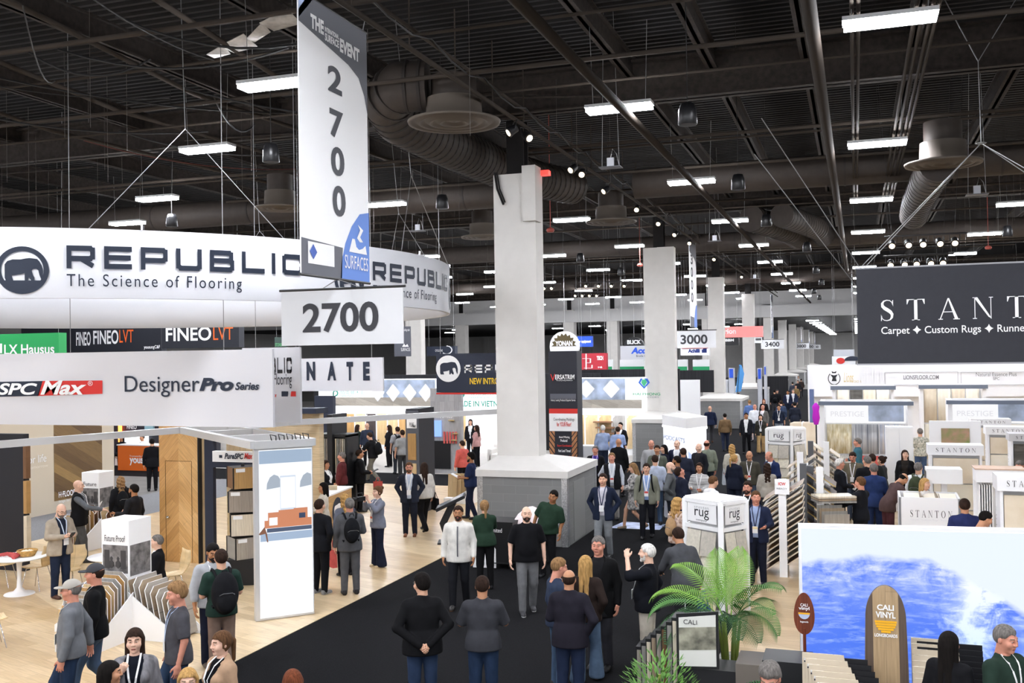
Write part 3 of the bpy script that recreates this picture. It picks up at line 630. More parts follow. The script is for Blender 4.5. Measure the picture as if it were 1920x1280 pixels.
# ------------------------------------------------ walls
HW = mat('hall_wall', '#d4d2cf', .85, noise=.03, nscale=1)
w = MB().box(-80, 175, 0, -9.5, 175.6, 7.95)
for i in range(18): w.box(-78+i*4, 174.5, 0, -77.1+i*4, 175, 7.95)
st('wall_back', w, HW, 'pale hall wall with pilasters far behind the booths')
st('wall_far_end', MB().box(-12, 212, 0, 45, 212.5, 7.95), HW, 'pale end wall at the far end of the main aisle')
st('wall_left', MB().box(-80.4, -22, 0, -80, 175, 12.2), HW); st('wall_right', MB().box(45, -22, 0, 45.4, 212, 12.2), HW)
bw = MB().box(-80, 98, 8.75, 45, 98.4, 12.2).box(-80, 97.4, 7.7, 45, 98.6, 8.85)
st('wall_bulkhead', bw, mat('bulkhead_paint', '#c6c5c4', .85), 'pale bulkhead beam crossing the hall above the far columns')
# ------------------------------------------------ columns
def cmu():
    m = bpy.data.materials.new('painted_block'); m.use_nodes = True; N, L = m.node_tree.nodes, m.node_tree.links; p = N['Principled BSDF']; p.inputs['Roughness'].default_value = .9
    g = N.new('ShaderNodeTexCoord'); s_ = N.new('ShaderNodeSeparateXYZ'); L.new(g.outputs['Object'], s_.inputs[0]); ad = N.new('ShaderNodeMath'); ad.operation = 'ADD'; L.new(s_.outputs[0], ad.inputs[0]); L.new(s_.outputs[1], ad.inputs[1])
    c = N.new('ShaderNodeCombineXYZ'); L.new(ad.outputs[0], c.inputs[0]); L.new(s_.outputs[2], c.inputs[1])
    b = N.new('ShaderNodeTexBrick'); b.inputs['Scale'].default_value = 1; b.inputs['Brick Width'].default_value = .61; b.inputs['Row Height'].default_value = .2; b.inputs['Mortar Size'].default_value = .004
    b.inputs['Color1'].default_value = (.19, .19, .187, 1); b.inputs['Color2'].default_value = (.21, .21, .207, 1); b.inputs['Mortar'].default_value = (.25, .25, .245, 1); L.new(c.outputs[0], b.inputs[0]); L.new(b.outputs[0], p.inputs['Base Color'])
    bp = N.new('ShaderNodeBump'); bp.inputs['Strength'].default_value = .4; bp.invert = True; L.new(b.outputs['Fac'], bp.inputs['Height']); L.new(bp.outputs[0], p.inputs['Normal']); return m
CMU = cmu(); DIAM = mat('tread_plate', '#c9cacb', .35, .8, noise=.35, nscale=45, bump=.6)
def column(x0, x1, y0, y1, b0, b1, c0, c1, label, plain=False, double=False):
    zt = 7.95 if y0 > 99 else 8.95
    o = thing('column', label, 'column', ((x0+x1)/2, (y0+y1)/2, 0)); o['kind'] = 'structure'
    if not plain:
        bx(b0, c0, 0, b1, c1, 1.6).build('base', CMU, o)
        g = MB()
        for qx in (b0-.012, b1-.13):
            for qy in (c0-.012, c1-.13): g.box(qx, qy, 0, qx+.142, qy+.142, 1.6)
        g.build('corner_guard', DIAM, o)
        c = MB(); c.box(b0-.04, c0-.04, 1.6, b1+.04, c1+.04, 1.76)
        c.add([(b0-.04, c0-.04, 1.76), (b1+.04, c0-.04, 1.76), (b1+.04, c1+.04, 1.76), (b0-.04, c1+.04, 1.76), (x0, y0, 2.02), (x1, y0, 2.02), (x1, y1, 2.02), (x0, y1, 2.02)], [(0, 1, 5, 4), (1, 2, 6, 5), (2, 3, 7, 6), (3, 0, 4, 7), (4, 5, 6, 7)]); c.build('cap', OFFW, o)
    s_ = MB().box(x0, y0, 0 if plain else 2.0, x1, y1, zt)
    if double: s_.box(x0+.62, y0-.1, 2, x1+.02, y0+.1, 8.95)
    s_.build('shaft', OFFW, o)
    t = MB(); xm, ym = (x0+x1)/2, (y0+y1)/2
    if zt < 8: return o
    t.box(xm-.22, ym-.2, 8.95, xm+.22, ym-.15, 10.3).box(xm-.22, ym+.15, 8.95, xm+.22, ym+.2, 10.3).box(xm-.03, ym-.15, 8.95, xm+.03, ym+.15, 10.3); t.build('steel_stub', DARK, o)
    return o
k1 = column(-8.42, -7.34, 23.15, 23.75, -8.64, -6.42, 22.34, 25.1, 'pale square column with grey block base, nearest of the aisle row')
g = MB().box(-7.62, 22.98, 7.75, -7.28, 23.45, 9.1); g.build('junction_box', OFFW, k1)
MB().tube([(-8.36, 23.1, 9.0), (-8.3, 23.09, 8.6), (-8.14, 23.09, 8.2)], .03, 6).tube([(-8.3, 23.09, 9.0), (-8.24, 23.09, 8.6), (-8.1, 23.09, 8.25)], .02, 6).build('conduit', DARK, k1)
bx(-6.43, 22.9, .05, -6.405, 23.9, 1.45).build('access_door', mat('painted_block_door', '#858583', .8), k1)
k2 = column(-8.5, -7.2, 41.9, 42.4, -8.8, -6.5, 40.6, 43.6, 'pale double column with grey block base behind the lit white booth', double=True)
for i, (yy, lb) in enumerate(((60.3, 'third'), (79.2, 'fourth'), (98.0, 'fifth'), (117, 'sixth'), (136, 'seventh'), (155, 'eighth'), (174, 'ninth'), (193, 'tenth'))):
    column(-8.35, -7.45, yy, yy+.7, -8.9, -6.3, yy-1.2, yy+2.2, 'pale square column with grey block base, %s along the aisle row' % lb)
for X, lb in ((-13.6, 'nearest the aisle columns'), (-23.1, 'second left of the aisle columns'), (-27.6, 'third left of the aisle columns'), (-39.5, 'behind the navy swoosh sign'), (-44.6, 'beside the grey pennant')):
    column(X-.55, X+.55, 97.6, 98.7, 0, 0, 0, 0, 'plain pale column under the far bulkhead, '+lb, plain=True)
column(-28.3, -27.2, 60.3, 61, -28.8, -26.6, 59.4, 62, 'pale square column standing behind the white header with five diamonds', plain=False)
# ------------------------------------------------ ceiling
d = MB(); n = 640
for i in range(n):
    y = -22+i*.3
    if y > 99: break
    d.add([(-80, y, 12.3), (45, y, 12.3), (45, y+.05, 12.22), (-80, y+.05, 12.22), (45, y+.15, 12.22), (-80, y+.15, 12.22), (45, y+.2, 12.3), (-80, y+.2, 12.3), (45, y+.3, 12.3), (-80, y+.3, 12.3)], [(0, 1, 2, 3), (3, 2, 4, 5), (5, 4, 6, 7), (7, 6, 8, 9)])
d.box(-80, 98.6, 7.95, 45, 213, 8.1); st('ceiling', d, DARK, 'dark corrugated metal roof deck')
for k in range(-2, 5):
    y = 22.4+18.8*k
    g = MB().box(-80, y-.18, 10.2, 45, y+.28, 10.24).box(-80, y-.18, 11.1, 45, y+.28, 11.16).box(-80, y, 10.2, 45, y+.1, 11.16)
    st('girder', g, BROWN, 'brown fireproofed roof girder, %s from the camera' % ['behind the view', 'overhead', 'nearest', 'second', 'third', 'fourth', 'fifth', 'sixth', 'seventh', 'eighth', 'ninth', 'tenth'][k+2])
for i, x in enumerate((-35, -31, -26.8, -22.6, -18.3, -14, -10.2, -4.75, -2.9, -.9, 1.25, 3.5, 7.5, 11.5)):
    g = MB().box(x-.12, -22, 10.75, x+.12, 97, 10.79).box(x-.12, -22, 11.2, x+.12, 97, 11.24).box(x-.04, -22, 10.75, x+.04, 97, 11.24)
    st('roof_beam', g, BROWN, 'brown roof beam running along the hall under the corrugated deck')
CEIL_N = ['nearest', 'second', 'third', 'fourth', 'fifth', 'sixth', 'seventh', 'eighth', 'ninth', 'tenth', 'eleventh', 'twelfth', 'thirteenth', 'fourteenth', 'fifteenth', 'sixteenth', 'seventeenth', 'eighteenth', 'nineteenth', 'twentieth', 'twenty-first', 'twenty-second', 'twenty-third', 'twenty-fourth']
lamp0 = thing('ceiling_light', 'lit linear ceiling light', 'ceiling light', (.53, 14.87, 9.1))
MB().obox((0, 0, .05), (1.26, .34, .06)).build('housing', mat('lamp_housing', '#b9b9b9', .4, .4), lamp0, False)
MB().obox((0, 0, -.01), (1.22, .33, .08)).build('diffuser', GLOW, lamp0, False)
MB().tube([(-.5, 0, .07), (-.55, 0, 1.6)], .006, 4).tube([(.5, 0, .07), (.55, 0, 1.6)], .006, 4).build('hanger', WIRE, lamp0, False)
rows = [(.53, 14.87, 8.85, 21, 'over the black sign edge'), (-4.12, 18.3, 8.68, 22, 'over the black carpet aisle'), (-9.15, 14.46, 9.25, 9, 'beside the lighting truss'), (-13.35, 18.4, 8.75, 10, 'above the ring sign'),
        (-18.75, 23.5, 9.4, 9, 'past the tall hanging banner'), (-23, 27.3, 8.9, 8, 'behind the ring sign rim'), (-27.7, 23.5, 9.2, 8, 'well past the ring sign'), (-32.4, 27.3, 8.9, 8, 'near the side wall bays'), (5.0, 17.9, 8.8, 20, 'over the white display booth'), (9.7, 13, 8.85, 9, 'over the far white booths')]
skip = {(-9.15, 1)}; used = 0
for x, y0, dy, n, lb in rows:
    q = 0
    for k in range(-3 if x != 5. else -4, n):
        if (x, k) in skip: continue
        y = y0+dy*k
        if x == 5.0 and 0 <= k < 2: continue
        if 94 < y0+dy*k < 102: continue
        p = (x, y, 9.1 if y < 99 else 7.5)
        l = 'linear ceiling light, %s of the row %s' % (CEIL_N[k] if k >= 0 else ['', 'overhead one', 'one behind the view', 'one well behind the view', 'last one behind the view'][-k], lb)
        if used == 0: lamp0.location = p; lamp0['label'] = l; lamp0['group'] = 'linear ceiling lights'; WM[lamp0.name] = Matrix.Translation(p)
        else: copy_tree(lamp0, p, 0, l, 'linear ceiling lights')
        used += 1
for i, (x, y) in enumerate([(-17, 108), (-22, 113), (-27, 106), (-33, 112), (-38, 118), (-44, 108), (-50, 120), (-15, 122), (-30, 126), (-41, 130), (-20, 130), (-55, 112), (-12, 112), (-24, 120)]):
    copy_tree(lamp0, (x, y, 7.5), 0, 'lit linear ceiling light beyond the bulkhead, %s from the aisle side' % CEIL_N[i], 'far linear ceiling lights')
# ducts
def duct(name, pts, r, label, bands=.0, n=20):
    o = thing(name, label, 'duct', pts[0]); MB().tube(pts, r, n).build('sheet_metal', DUCT, o)
    P = [Vector(p) for p in pts]
    if bands:
        b = MB()
        for i in range(len(P)-1):
            L = (P[i+1]-P[i]).length; m = max(1, int(L/bands))
            for j in range(m):
                c = P[i].lerp(P[i+1], (j+.5)/m); dd = (P[i+1]-P[i]).normalized()*.03; b.tube([c-dd, c+dd], (r if not isinstance(r, list) else r[i])*1.03, n)
        b.build('rib', mat('duct_band', '#2c2724', .7), o)
    return o
duct('air_duct', [(-34, 30, 9.68), (-9.8, 30, 9.66)], .46, 'long round brown duct crossing behind the nearest column', 4.)
duct('air_duct', [(-6.3, 30, 9.66), (14, 30.2, 9.66)], .46, 'round brown duct crossing above the black hanging sign', 4.)
duct('air_duct', [(-30, 47.6, 9.66), (14, 47.6, 9.66)], .44, 'round brown duct crossing behind the second column', 5.)
duct('air_duct', [(-30, 71, 9.66), (14, 71, 9.66)], .44, 'round brown duct crossing over the third column', 5.)
duct('air_duct', [(-8.15, 18.6, 10.0), (-8.7, 18.45, 10.0), (-9.2, 18.8, 9.85), (-9.35, 19.7, 9.65), (-9.2, 21.5, 9.55), (-9.0, 25, 9.52), (-8.6, 27.5, 9.55), (-8.1, 29.4, 9.6)], .52, 'fat ribbed duct elbow bending down over the nearest column', .25)
duct('air_duct', [(-3.75, 39.5, 9.62), (-3.2, 41.5, 9.6), (-2.6, 44, 9.58), (-2.4, 47.1, 9.6)], .5, 'fat ribbed duct bend beside the lights over the aisle', .3)
duct('air_duct', [(-2.6, 39.5, 9.7), (-2.05, 41.5, 9.66), (-1.45, 44, 9.62), (-1.3, 47.1, 9.62)], .46, 'second ribbed duct bend beside the lights over the aisle', .3)
duct('air_duct', [(1.85, 24.5, 8.7), (1.78, 27, 8.7), (1.75, 31, 8.7), (1.8, 34, 8.7)], .42, 'ribbed duct dropping behind the round ceiling diffuser above the black sign', .5)
def diffuser(x, y, z, R, label):
    o = thing('air_diffuser', label, 'air diffuser', (x, y, z))
    p = []; 
    for i, q in enumerate((1., .78, .55, .32)): p += [(R*q, .0), (R*(q-.07), .02), (R*(q-.11), .07)]
    MB().lathe([(R*.6, .5), (R*.62, .12), (R*1.02, .05)]+p+[(.001, .03)], (x, y, z), 36).build('cone_rings', mat('diffuser_paint', '#5a524a', .6), o)
    MB().lathe([(R*.5, .4), (R*.5, .95)], (x, y, z), 24).build('neck', DUCT, o); return o
diffuser(-7.63, 18.7, 9.2, .93, 'big round ceiling diffuser under the duct elbow near the nearest column')
diffuser(1.9, 23.9, 8.55, .8, 'round ceiling diffuser above the black hanging sign')
diffuser(-15.1, 24.1, 8.65, .7, 'round ceiling diffuser beside the tall hanging banner')
diffuser(-7.3, 31, 8.65, .8, 'round ceiling diffuser behind the nearest column')
diffuser(-12.6, 33.4, 8.7, .75, 'round ceiling diffuser above the ring sign rim')
# pipes and conduits
def pipe(pts, r, label, name='pipe', m=None, n=8): return single(name, MB().tube(pts, r, n), m or PIPE, label, name.replace('_', ' '), {'cable': 'sagging roof cables', 'conduit': 'bundled conduits', 'strut': 'short roof struts'}.get(name))
pipe([(-3.95, -10, 8.95), (-3.95, 97, 8.95)], .085, 'thick straight pipe running along the aisle over the black carpet', 'sprinkler_pipe')
pipe([(-.55, -10, 9.0), (-.4, 60, 9.0)], .1, 'thick straight pipe running beside the black hanging sign', 'sprinkler_pipe')
for i, x in enumerate((.03, .12, .9, 1.0, 1.12, 1.2)): pipe([(x, -5, 9.35), (x, 34, 9.35)], .03, 'thin conduit in the bundle over the black sign edge', 'conduit')
for i, (y, z) in enumerate([(7.3, 9.9), (9.4, 9.8), (11.4, 9.9), (13.1, 9.75), (15.2, 9.9), (17.3, 9.8), (19.2, 9.9), (24.5, 9.8), (26, 10), (28.6, 9.8), (32, 9.85), (35.5, 9.8), (38, 9.9), (44, 10.14), (50, 9.85), (54, 9.8), (58, 9.9), (65, 9.8), (73.5, 9.8), (80, 9.8), (87, 9.8)]):
    pipe([(-34 if i % 3 else -20, y, z), (14 if i % 2 else 8, y+.1, z)], .045 if i % 2 else .03, 'thin pipe crossing under the roof, %s from the camera' % CEIL_N[i], 'cross_pipe')
for i, (x, y) in enumerate(((-9.5, 8), (-11.8, 8.5), (-14.2, 9), (-17, 10))):
    pipe([(x, y, 10.1), (x-1.2, y+9, 10.05), (x-.6, y+18, 10.1)], .05, 'brown pipe under the roof over the ring sign, %s from the truss' % CEIL_N[i], 'roof_pipe')
for i in range(22):
    x0, y0 = -9-random.random()*16, 9+random.random()*12; x1, y1 = x0+random.uniform(-5, 5), y0+random.uniform(1, 6); sag = random.uniform(.15, .6)
    pipe([(x0+(x1-x0)*t, y0+(y1-y0)*t, 9.9-4*sag*t*(1-t)) for t in [j/8 for j in range(9)]], .012+.01*(i % 2), 'sagging cable among the dark roof pipes over the ring sign', 'cable', mat('red_cable', '#5a2a22', .6) if i % 6 == 0 else CABLE, 5)
for i in range(16):
    x0 = random.uniform(-26, -8.5); y0 = random.uniform(8, 26); l = random.uniform(2, 6)
    pipe([(x0, y0, 10.3), (x0+l, y0+random.uniform(-.5, 2), 10.2)], .03, 'short brown strut under the roof over the ring sign', 'strut', BROWN, 4)
v = [Z(395, 105, 10.05), Z(425, 92, 10.05), Z(470, 75, 10.1), Z(500, 50, 10.1), Z(552, 30, 10.15)]; v = [Vector((p.x, p.y, p.z)) for p in v]
g = MB()
for i in range(4):
    a, b = v[i], v[i+1]; w_ = .12+.1*(i % 2); g.add([a+Vector((0, -w_, 0)), b+Vector((0, -w_, .05)), b+Vector((0, w_, -.05)), a+Vector((0, w_, 0))], [(0, 1, 2, 3)])
o = single('plastic_sheet', g, mat('torn_plastic', '#b4b2ae', .4, noise=.3, nscale=6), 'torn grey plastic sheet hanging from the roof pipes', 'plastic sheet')
o.modifiers.new('thick', 'SOLIDIFY').thickness = .01
h = MB()
for i in range(150):
    x, y = random.uniform(-24, 8), random.uniform(10, 60); z = random.uniform(8.4, 9.8)
    if min(abs(y-30), abs(y-47.6)) < .8 or -10.2 < x < -6.5 or -4.4 < x < -.2 or 0 < x < 2.6: continue
    h.bar((x, y, z), (x, y, 10.9), .006)
tag(h.build('hanger_wires', mat('hanger_wire', '#4b4642', .6)), 'thin hanger wires dangling below the roof', 'hanger wires', None, 'stuff')
# lighting truss over the column line
tr = thing('lighting_truss', 'long twin-pipe lighting truss running over the aisle columns', 'truss', (-6.9, 10, 9.6))
MB().tube([(-6.9, 4, 9.6), (-6.9, 97, 9.6)], .045, 8).tube([(-6.9, 4, 9.95), (-6.9, 97, 9.95)], .035, 8).build('rail', PIPE, tr)
g = MB()
for i in range(44): g.bar((-6.9, 5+i*2, 9.6), (-6.9, 5+i*2, 10.9), .02)
g.build('drop_rod', PIPE, tr)
g = MB()
for i in range(20):
    y = 8+i*2.6; g.tube([(-6.85, y, 9.98), (-6.8, y+.8, 9.8), (-6.8, y+1.7, 9.78), (-6.85, y+2.6, 9.98)], .016, 5)
g.build('power_cable', CABLE, tr)
# par cans
par0 = thing('spotlight', 'spot', 'spotlight', (0, 0, 0))
MB().tube([(0, -.02, -.16), (0, .1, -.24), (0, .16, -.28)], [.09, .1, .115], 14).build('can', BLACK, par0, False)
MB().tube([(0, .155, -.277), (0, .165, -.283)], .075, 14).build('lens', mat('warm_lens', '#ffe2b8', .4, emit=3), par0, False)
MB().tube([(-.13, .05, -.2), (-.13, 0, -.02), (.13, 0, -.02), (.13, .05, -.2)], .012, 5).build('yoke', BLACK, par0, False)
first = True
def spot(p, rz, label, group):
    global first
    if first: par0.location = p; par0.rotation_euler = (0, 0, rz); par0['label'] = label; par0['group'] = group; WM[par0.name] = Matrix.Translation(p); first = False; return par0
    return copy_tree(par0, p, rz, label, group)
for i, (px, py, rz) in enumerate([(966, 240, 2.2), (985, 258, -2.2), (1078, 330, 2.6), (1092, 344, 3.3), (1140, 372, 2.4), (1195, 408, 3.2), (1236, 430, 3.1), (1268, 446, 2.8), (1293, 454, 3.2), (1340, 480, 3), (1392, 545, 3)]):
    p = Xp(px, py, -6.9); p.z = 9.58; spot(p, rz, 'black spotlight on the lighting truss, %s from the camera' % CEIL_N[i], 'truss spotlights')
for j, (z, Y, x0, x1, n) in enumerate(((7.62, 29.6, 1.0, 2.6, 5), (7.2, 31, 1.0, 2.4, 5))):
    o = single('spotlight_rail', MB().tube([(x0-.2, Y, z), (x1+.3, Y, z)], .03, 8).bar((x0, Y, z), (x0-.3, Y, 12.3), .012).bar((x1, Y, z), (x1+.3, Y, 12.3), .012), mat('rail_paint', '#242122', .5), 'hung rail of spotlights above the black sign, %s' % ('upper' if j == 0 else 'lower'), 'light rail')
    for i in range(n): spot((x0+(x1-x0)*i/(n-1), Y, z), 3.1+.2*(i % 2), 'spotlight on the %s rail above the black sign, %s along it' % ('upper' if j == 0 else 'lower', CEIL_N[i] if i else 'first'), 'booth spotlights')
for j, (px0, px1, py, n, Y) in enumerate(((1100, 1172, 528, 4, 58), (1080, 1120, 547, 4, 64), (1022, 1036, 532, 2, 55))):
    a, b = Yp(px0, py, Y), Yp(px1, py, Y)
    single('spotlight_rail', MB().tube([a+Vector((-.5, 0, .0)), b+Vector((.5, 0, .0))], .04, 6).bar(a, (a.x, a.y, 12.3), .03).bar(b, (b.x, b.y, 12.3), .03), mat('rail_paint', '#242122', .5), 'hung spotlight rail past the nearest column, %s' % ('longest', 'lower', 'one cut by the column')[j], 'light rail')
    for i in range(n): o = spot(a.lerp(b, i/(n-1)), 3.0, 'spotlight on the %s rail past the nearest column, %s along it' % (('longest', 'lower', 'cut')[j], CEIL_N[i] if i else 'first'), 'far booth spotlights')
# bell speakers
sp0 = thing('ceiling_speaker', 's', 'speaker', (0, 0, 0))
MB().lathe([(.15, -.2), (.165, -.18), (.15, .05), (.11, .16), (.001, .18)], n=20).build('bell', mat('speaker_shell', '#1a1a1c', .35), sp0, False)
MB().lathe([(.001, -.19), (.14, -.2)], n=20).build('grille', mat('speaker_grille', '#7d7d80', .5), sp0, False); MB().bar((0, 0, .15), (0, 0, 3.75), .012).build('cord', CABLE, sp0, False)
for i, (px, py, lb) in enumerate([(1289, 212, 'nearest over the aisle'), (1384, 340, 'second over the aisle'), (829, 377, 'just left of the nearest column'), (508, 285, 'beside the tall banner'), (1437, 412, 'third over the aisle'), (1513, 462, 'fourth over the aisle'), (1530, 505, 'fifth over the aisle'), (1540, 528, 'sixth over the aisle'), (1526, 545, 'seventh over the aisle'), (1536, 557, 'eighth over the aisle'), (1889, 432, 'above the black hanging sign'), (322, 412, 'peeking over the ring sign'), (1088, 482, 'past the nearest column'), (1164, 508, 'behind the second column light')]):
    p = Z(px, py, 8.5)
    if i == 0: sp0.location = p; sp0['label'] = 'black bell speaker hanging '+lb; sp0['group'] = 'bell speakers'
    else: copy_tree(sp0, p, 0, 'black bell speaker hanging '+lb, 'bell speakers')
wf = thing('wireless_router', 'r', 'router', (0, 0, 0))
MB().obox((0, 0, .12), (.16, .06, .2)).build('case', mat('router_shell', '#c9cbd0', .4), wf, False); MB().obox((0, 0, 0), (.5, .3, .02)).build('shelf', mat('router_shelf', '#55555a', .5), wf, False)
MB().tube([(0, 0, .22), (.05, 0, .42), (.14, 0, .3), (.2, 0, .02)], .008, 5).bar((-.2, 0, 0), (-.1, 0, 4.1), .01).bar((.2, 0, 0), (.1, 0, 4.1), .01).build('cord', WIRE, wf, False)
for i, (px, py, z, lb) in enumerate([(1145, 314, 8.7, 'near the nearest column'), (1832, 365, 8.2, 'above the black hanging sign'), (783, 433, 8.7, 'above the ring sign'), (1340, 452, 8.7, 'over the third column sign'), (1415, 522, 8.6, 'further along the aisle')]):
    p = Z(px, py, z)
    if i == 0: wf.location = p; wf['label'] = 'pale wireless router on a hung shelf '+lb
    else: copy_tree(wf, p, 0, 'pale wireless router on a hung shelf '+lb)
for px, py, lb in ((1032, 430, 'past the nearest column'), (1200, 496, 'beside the second column'), (1853, 463, 'above the black hanging sign')):
    p = Z(px, py, 8.3); single('smoke_detector', MB().lathe([(.001, -.09), (.1, -.08), (.13, -.02), (.1, .03), (.03, .06)], p, 16).bar(p, (p.x, p.y, 12.3), .02), mat('detector_red', '#a04a40', .5), 'small red and white detector on a rod '+lb, 'detector')
single('exit_strobe', MB().obox((-7.2, 23.6, 8.99), (.2, .2, .12)), mat('red_strobe', '#e0302a', .4, emit=1.0), 'small glowing red strobe beside the nearest column top', 'strobe light')
ORD = CEIL_N; ORD1 = ['first']+CEIL_N[1:]
GREYB = mat('banner_grey', '#6d6f76', .8); BLUEB = mat('banner_blue', '#6f93dc', .8); PALEB = mat('banner_pale_blue', '#b9cdf2', .8); DIGIT = mat('digit_grey', '#55565c', .8); DIG2 = mat('sign_digits', '#3a3a3e', .8)
def onX(X, pts, off=0.006): return [Xp(x, y, X)+Vector((off, 0, 0)) for x, y in pts]
def facepoly(parent, name, m, pts): return MB().add(pts, [tuple(range(len(pts)))]).build(name, m, parent)
BANW = mat('banner_white', '#fbfbfc', .8)
def hung_banner(Y, num, label, detail=False):
    y0, y1, zb, zt, X = Y-1.0, Y+.97, 5.62, 9.45 if Y < 99 else 7.7, -7.0
    o = thing('aisle_banner', label, 'banner', (X, Y, zb), 0, 'tall aisle banners')
    bx(X-.01, y0, zb, X+.01, y1, zt).build('fabric', BANW, o); U, V = (0, 1, 0), (0, 0, 1)
    for s_ in (1, -1):
        f = X+s_*.013; P = lambda u, v: Vector((f, y0+u*(y1-y0), zb+v*(zt-zb))); fl = (lambda L: L) if s_ > 0 else (lambda L: L[::-1])
        facepoly(o, 'header_band', GREYB, fl([P(.1, .985), P(0, .93), P(0, .89), P(.7, .83), P(.86, .80), P(.95, .74), P(1, .67), P(1, 1), P(.2, 1)]))
        facepoly(o, 'corner_patch', PALEB, fl([P(0, .9), P(.2, 1), P(0, 1)]))
        facepoly(o, 'footer_band', GREYB, fl([P(0, 0), P(.56, 0), P(.58, .12), P(0, .13)]))
        facepoly(o, 'blue_patch', BLUEB, fl([P(.54, 0), P(1, 0), P(1, .28), P(.85, .265), P(.72, .21), P(.62, .14), P(.56, .07)]))
    if detail:
        for i, ch in enumerate(num): letter(o, ch, DIGIT, (X+.014, Xp(613+2*i, 150, X).y, Xp(626, (175, 258, 328, 404)[i], X).z), Xp(639+1.4*i, 150, X).y-Xp(613+2*i, 150, X).y, Xp(626, (126, 206, 274, 346)[i], X).z-Xp(626, (175, 258, 328, 404)[i], X).z, U, V, .03)
        letter(o, 'THE', WINK, (X+.016, y0+.3, zb+.888*(zt-zb)), .36, .2, U, V, .05); letter(o, 'EVENT', WINK, (X+.016, y0+1.12, zb+.862*(zt-zb)), .6, .2, U, V, .05)
        letter(o, 'SURFACE', WINK, (X+.016, y0+.69, zb+.872*(zt-zb)), .4, .11, U, V, .04); letter(o, 'INTERNATIONAL', WINK, (X+.016, y0+.69, zb+.905*(zt-zb)), .4, .07, U, V, .04)
        letter(o, 'SURFACES', WINK, (X+.02, y0+.6*1.97, zb+.045*3.83), .72, .2, U, V, 0)
        poly_mark(o, 'wave_emblem', [[(0, 0), (1, 0), (.92, .3), (.75, .18), (.55, .12), (.4, .2), (.32, .45), (.18, .45)], [(.45, .5), (.62, .78), (.5, .95), (.8, .8), (.62, .55), (.78, .4), (.6, .38)]], WINK, (X+.016, y0+1.32, zb+.11*3.83), .56, .45, U, V)
        poly_mark(o, 'sponsor_card', [[(0, 0), (1, 0), (1, 1), (0, 1)]], WINK, (X+.016, y0+.16, zb+.16), .72, .3, U, V)
        poly_mark(o, 'card_emblem', [[(.1, .55), (.3, .9), (.5, .55), (.3, .2)]], mat('card_blue', '#4a66b4', .7), (X+.02, y0+.14, zb+.16), .5, .3, U, V, .008)
    else:
        for i, ch in enumerate(num): letter(o, ch, DIGIT, (X+.014, y0+.3, zb+(.745-.15*i)*(zt-zb)), .6, .45, U, V, .03)
    MB().tube([(X, y0-.03, zb), (X, y1+.03, zb)], .02, 8).tube([(X, y0-.03, zt), (X, y1+.03, zt)], .02, 8).build('rod', mat('rod_metal', '#3a3a3a', .4, .6), o)
    bars('hanger', WIRE, o, [((X, y0+.1, zt), (X+.05, y0+.1, zt+.2)), ((X, y1-.1, zt), (X+.05, y1-.1, zt+.2))], .01)
    s_ = thing('aisle_number_sign', 'hanging white aisle sign reading %s' % num, 'sign', (X, Y, 4.7), 0, 'aisle number signs')
    bx(X-.99, Y+.09, 4.68, X+.98, Y+.11, 5.47).build('fabric', BANNER, s_)
    letter(s_, num, DIG2, (X-.63, Y+.085, 4.86), 1.23, .43, bold=.025)
    MB().tube([(X-1.02, Y+.1, 5.49), (X+1.02, Y+.1, 5.49)], .018, 8).build('rod', mat('rod_metal', '#3a3a3a', .4, .6), s_)
    bars('hanger', WIRE, s_, [((X-.3, Y+.1, 5.5), (X, Y, 5.62)), ((X+.3, Y+.1, 5.5), (X, Y, 5.62))], .01)
hung_banner(12.66, '2700', 'tall white vertical banner with stacked grey digits 2700', True)
for Y, n in ((45.8, '3000'), (91, '3400'), (141, '3800'), (165, '4100'), (188, '4400')): hung_banner(Y, n, 'narrow white vertical banner hanging above the aisle sign %s' % n)
# ring sign
RC, RR, RB, RT = Vector((-17.3, 19.8, 0)), 8.37, 5.54, 6.7
rg = thing('ring_sign', 'huge white hanging ring sign with elephant emblem and dark lettering', 'sign', (RC.x, RC.y, RB))
MB().lathe([(RR, RB), (RR, RT), (RR-.1, RT), (RR-.1, RB), (RR, RB)], (RC.x, RC.y, 0), 128, False).build('fabric_drum', mat('ring_fabric', '#c9cace', .8), rg)
def cyl(px, py):
    r = ray(px, py); d = Vector((r.x, r.y)).normalized(); c = Vector((RC.x, RC.y)); t = c.dot(d); D = RR*RR-(c.length_squared-t*t); s_ = t-math.sqrt(max(D, 0)); q = d*s_
    return math.atan2(q.y-c.y, q.x-c.x), CAM_H+r.z*s_/Vector((r.x, r.y)).length
def on_ring(vf, a0, z0, w, h, name, m, off=.014):
    v, f = vf; p = fit_geo(v, w, h); b = MB(); R = RR+off
    b.add([(RC.x+R*math.cos(a0+x/RR), RC.y+R*math.sin(a0+x/RR), z0+y) for x, y, _ in p], f); return b.build(name, m, rg)
def polys_geo(P):
    v, f = [], []
    for p in P: f.append(tuple(range(len(v), len(v)+len(p)))); v += [(x, y, 0) for x, y in p]
    return np.array(v), f
EL_G = polys_geo(elephant_polys()); REP = stroke_word('REPUBLIC', .62, .46, .2, .105)
aL, zL = cyl(125, 503); aR, _ = cyl(567, 516); wL = (aR-aL)*RR
tg = text_geo('The Science of Flooring', .0, 0, 1.25)
a2, _ = cyl(453, 550); aM, zM = cyl(42, 551); aM0 = cyl(-8, 495)[0]; aM1 = cyl(92, 495)[0]
aQ = cyl(698, 500)[0]
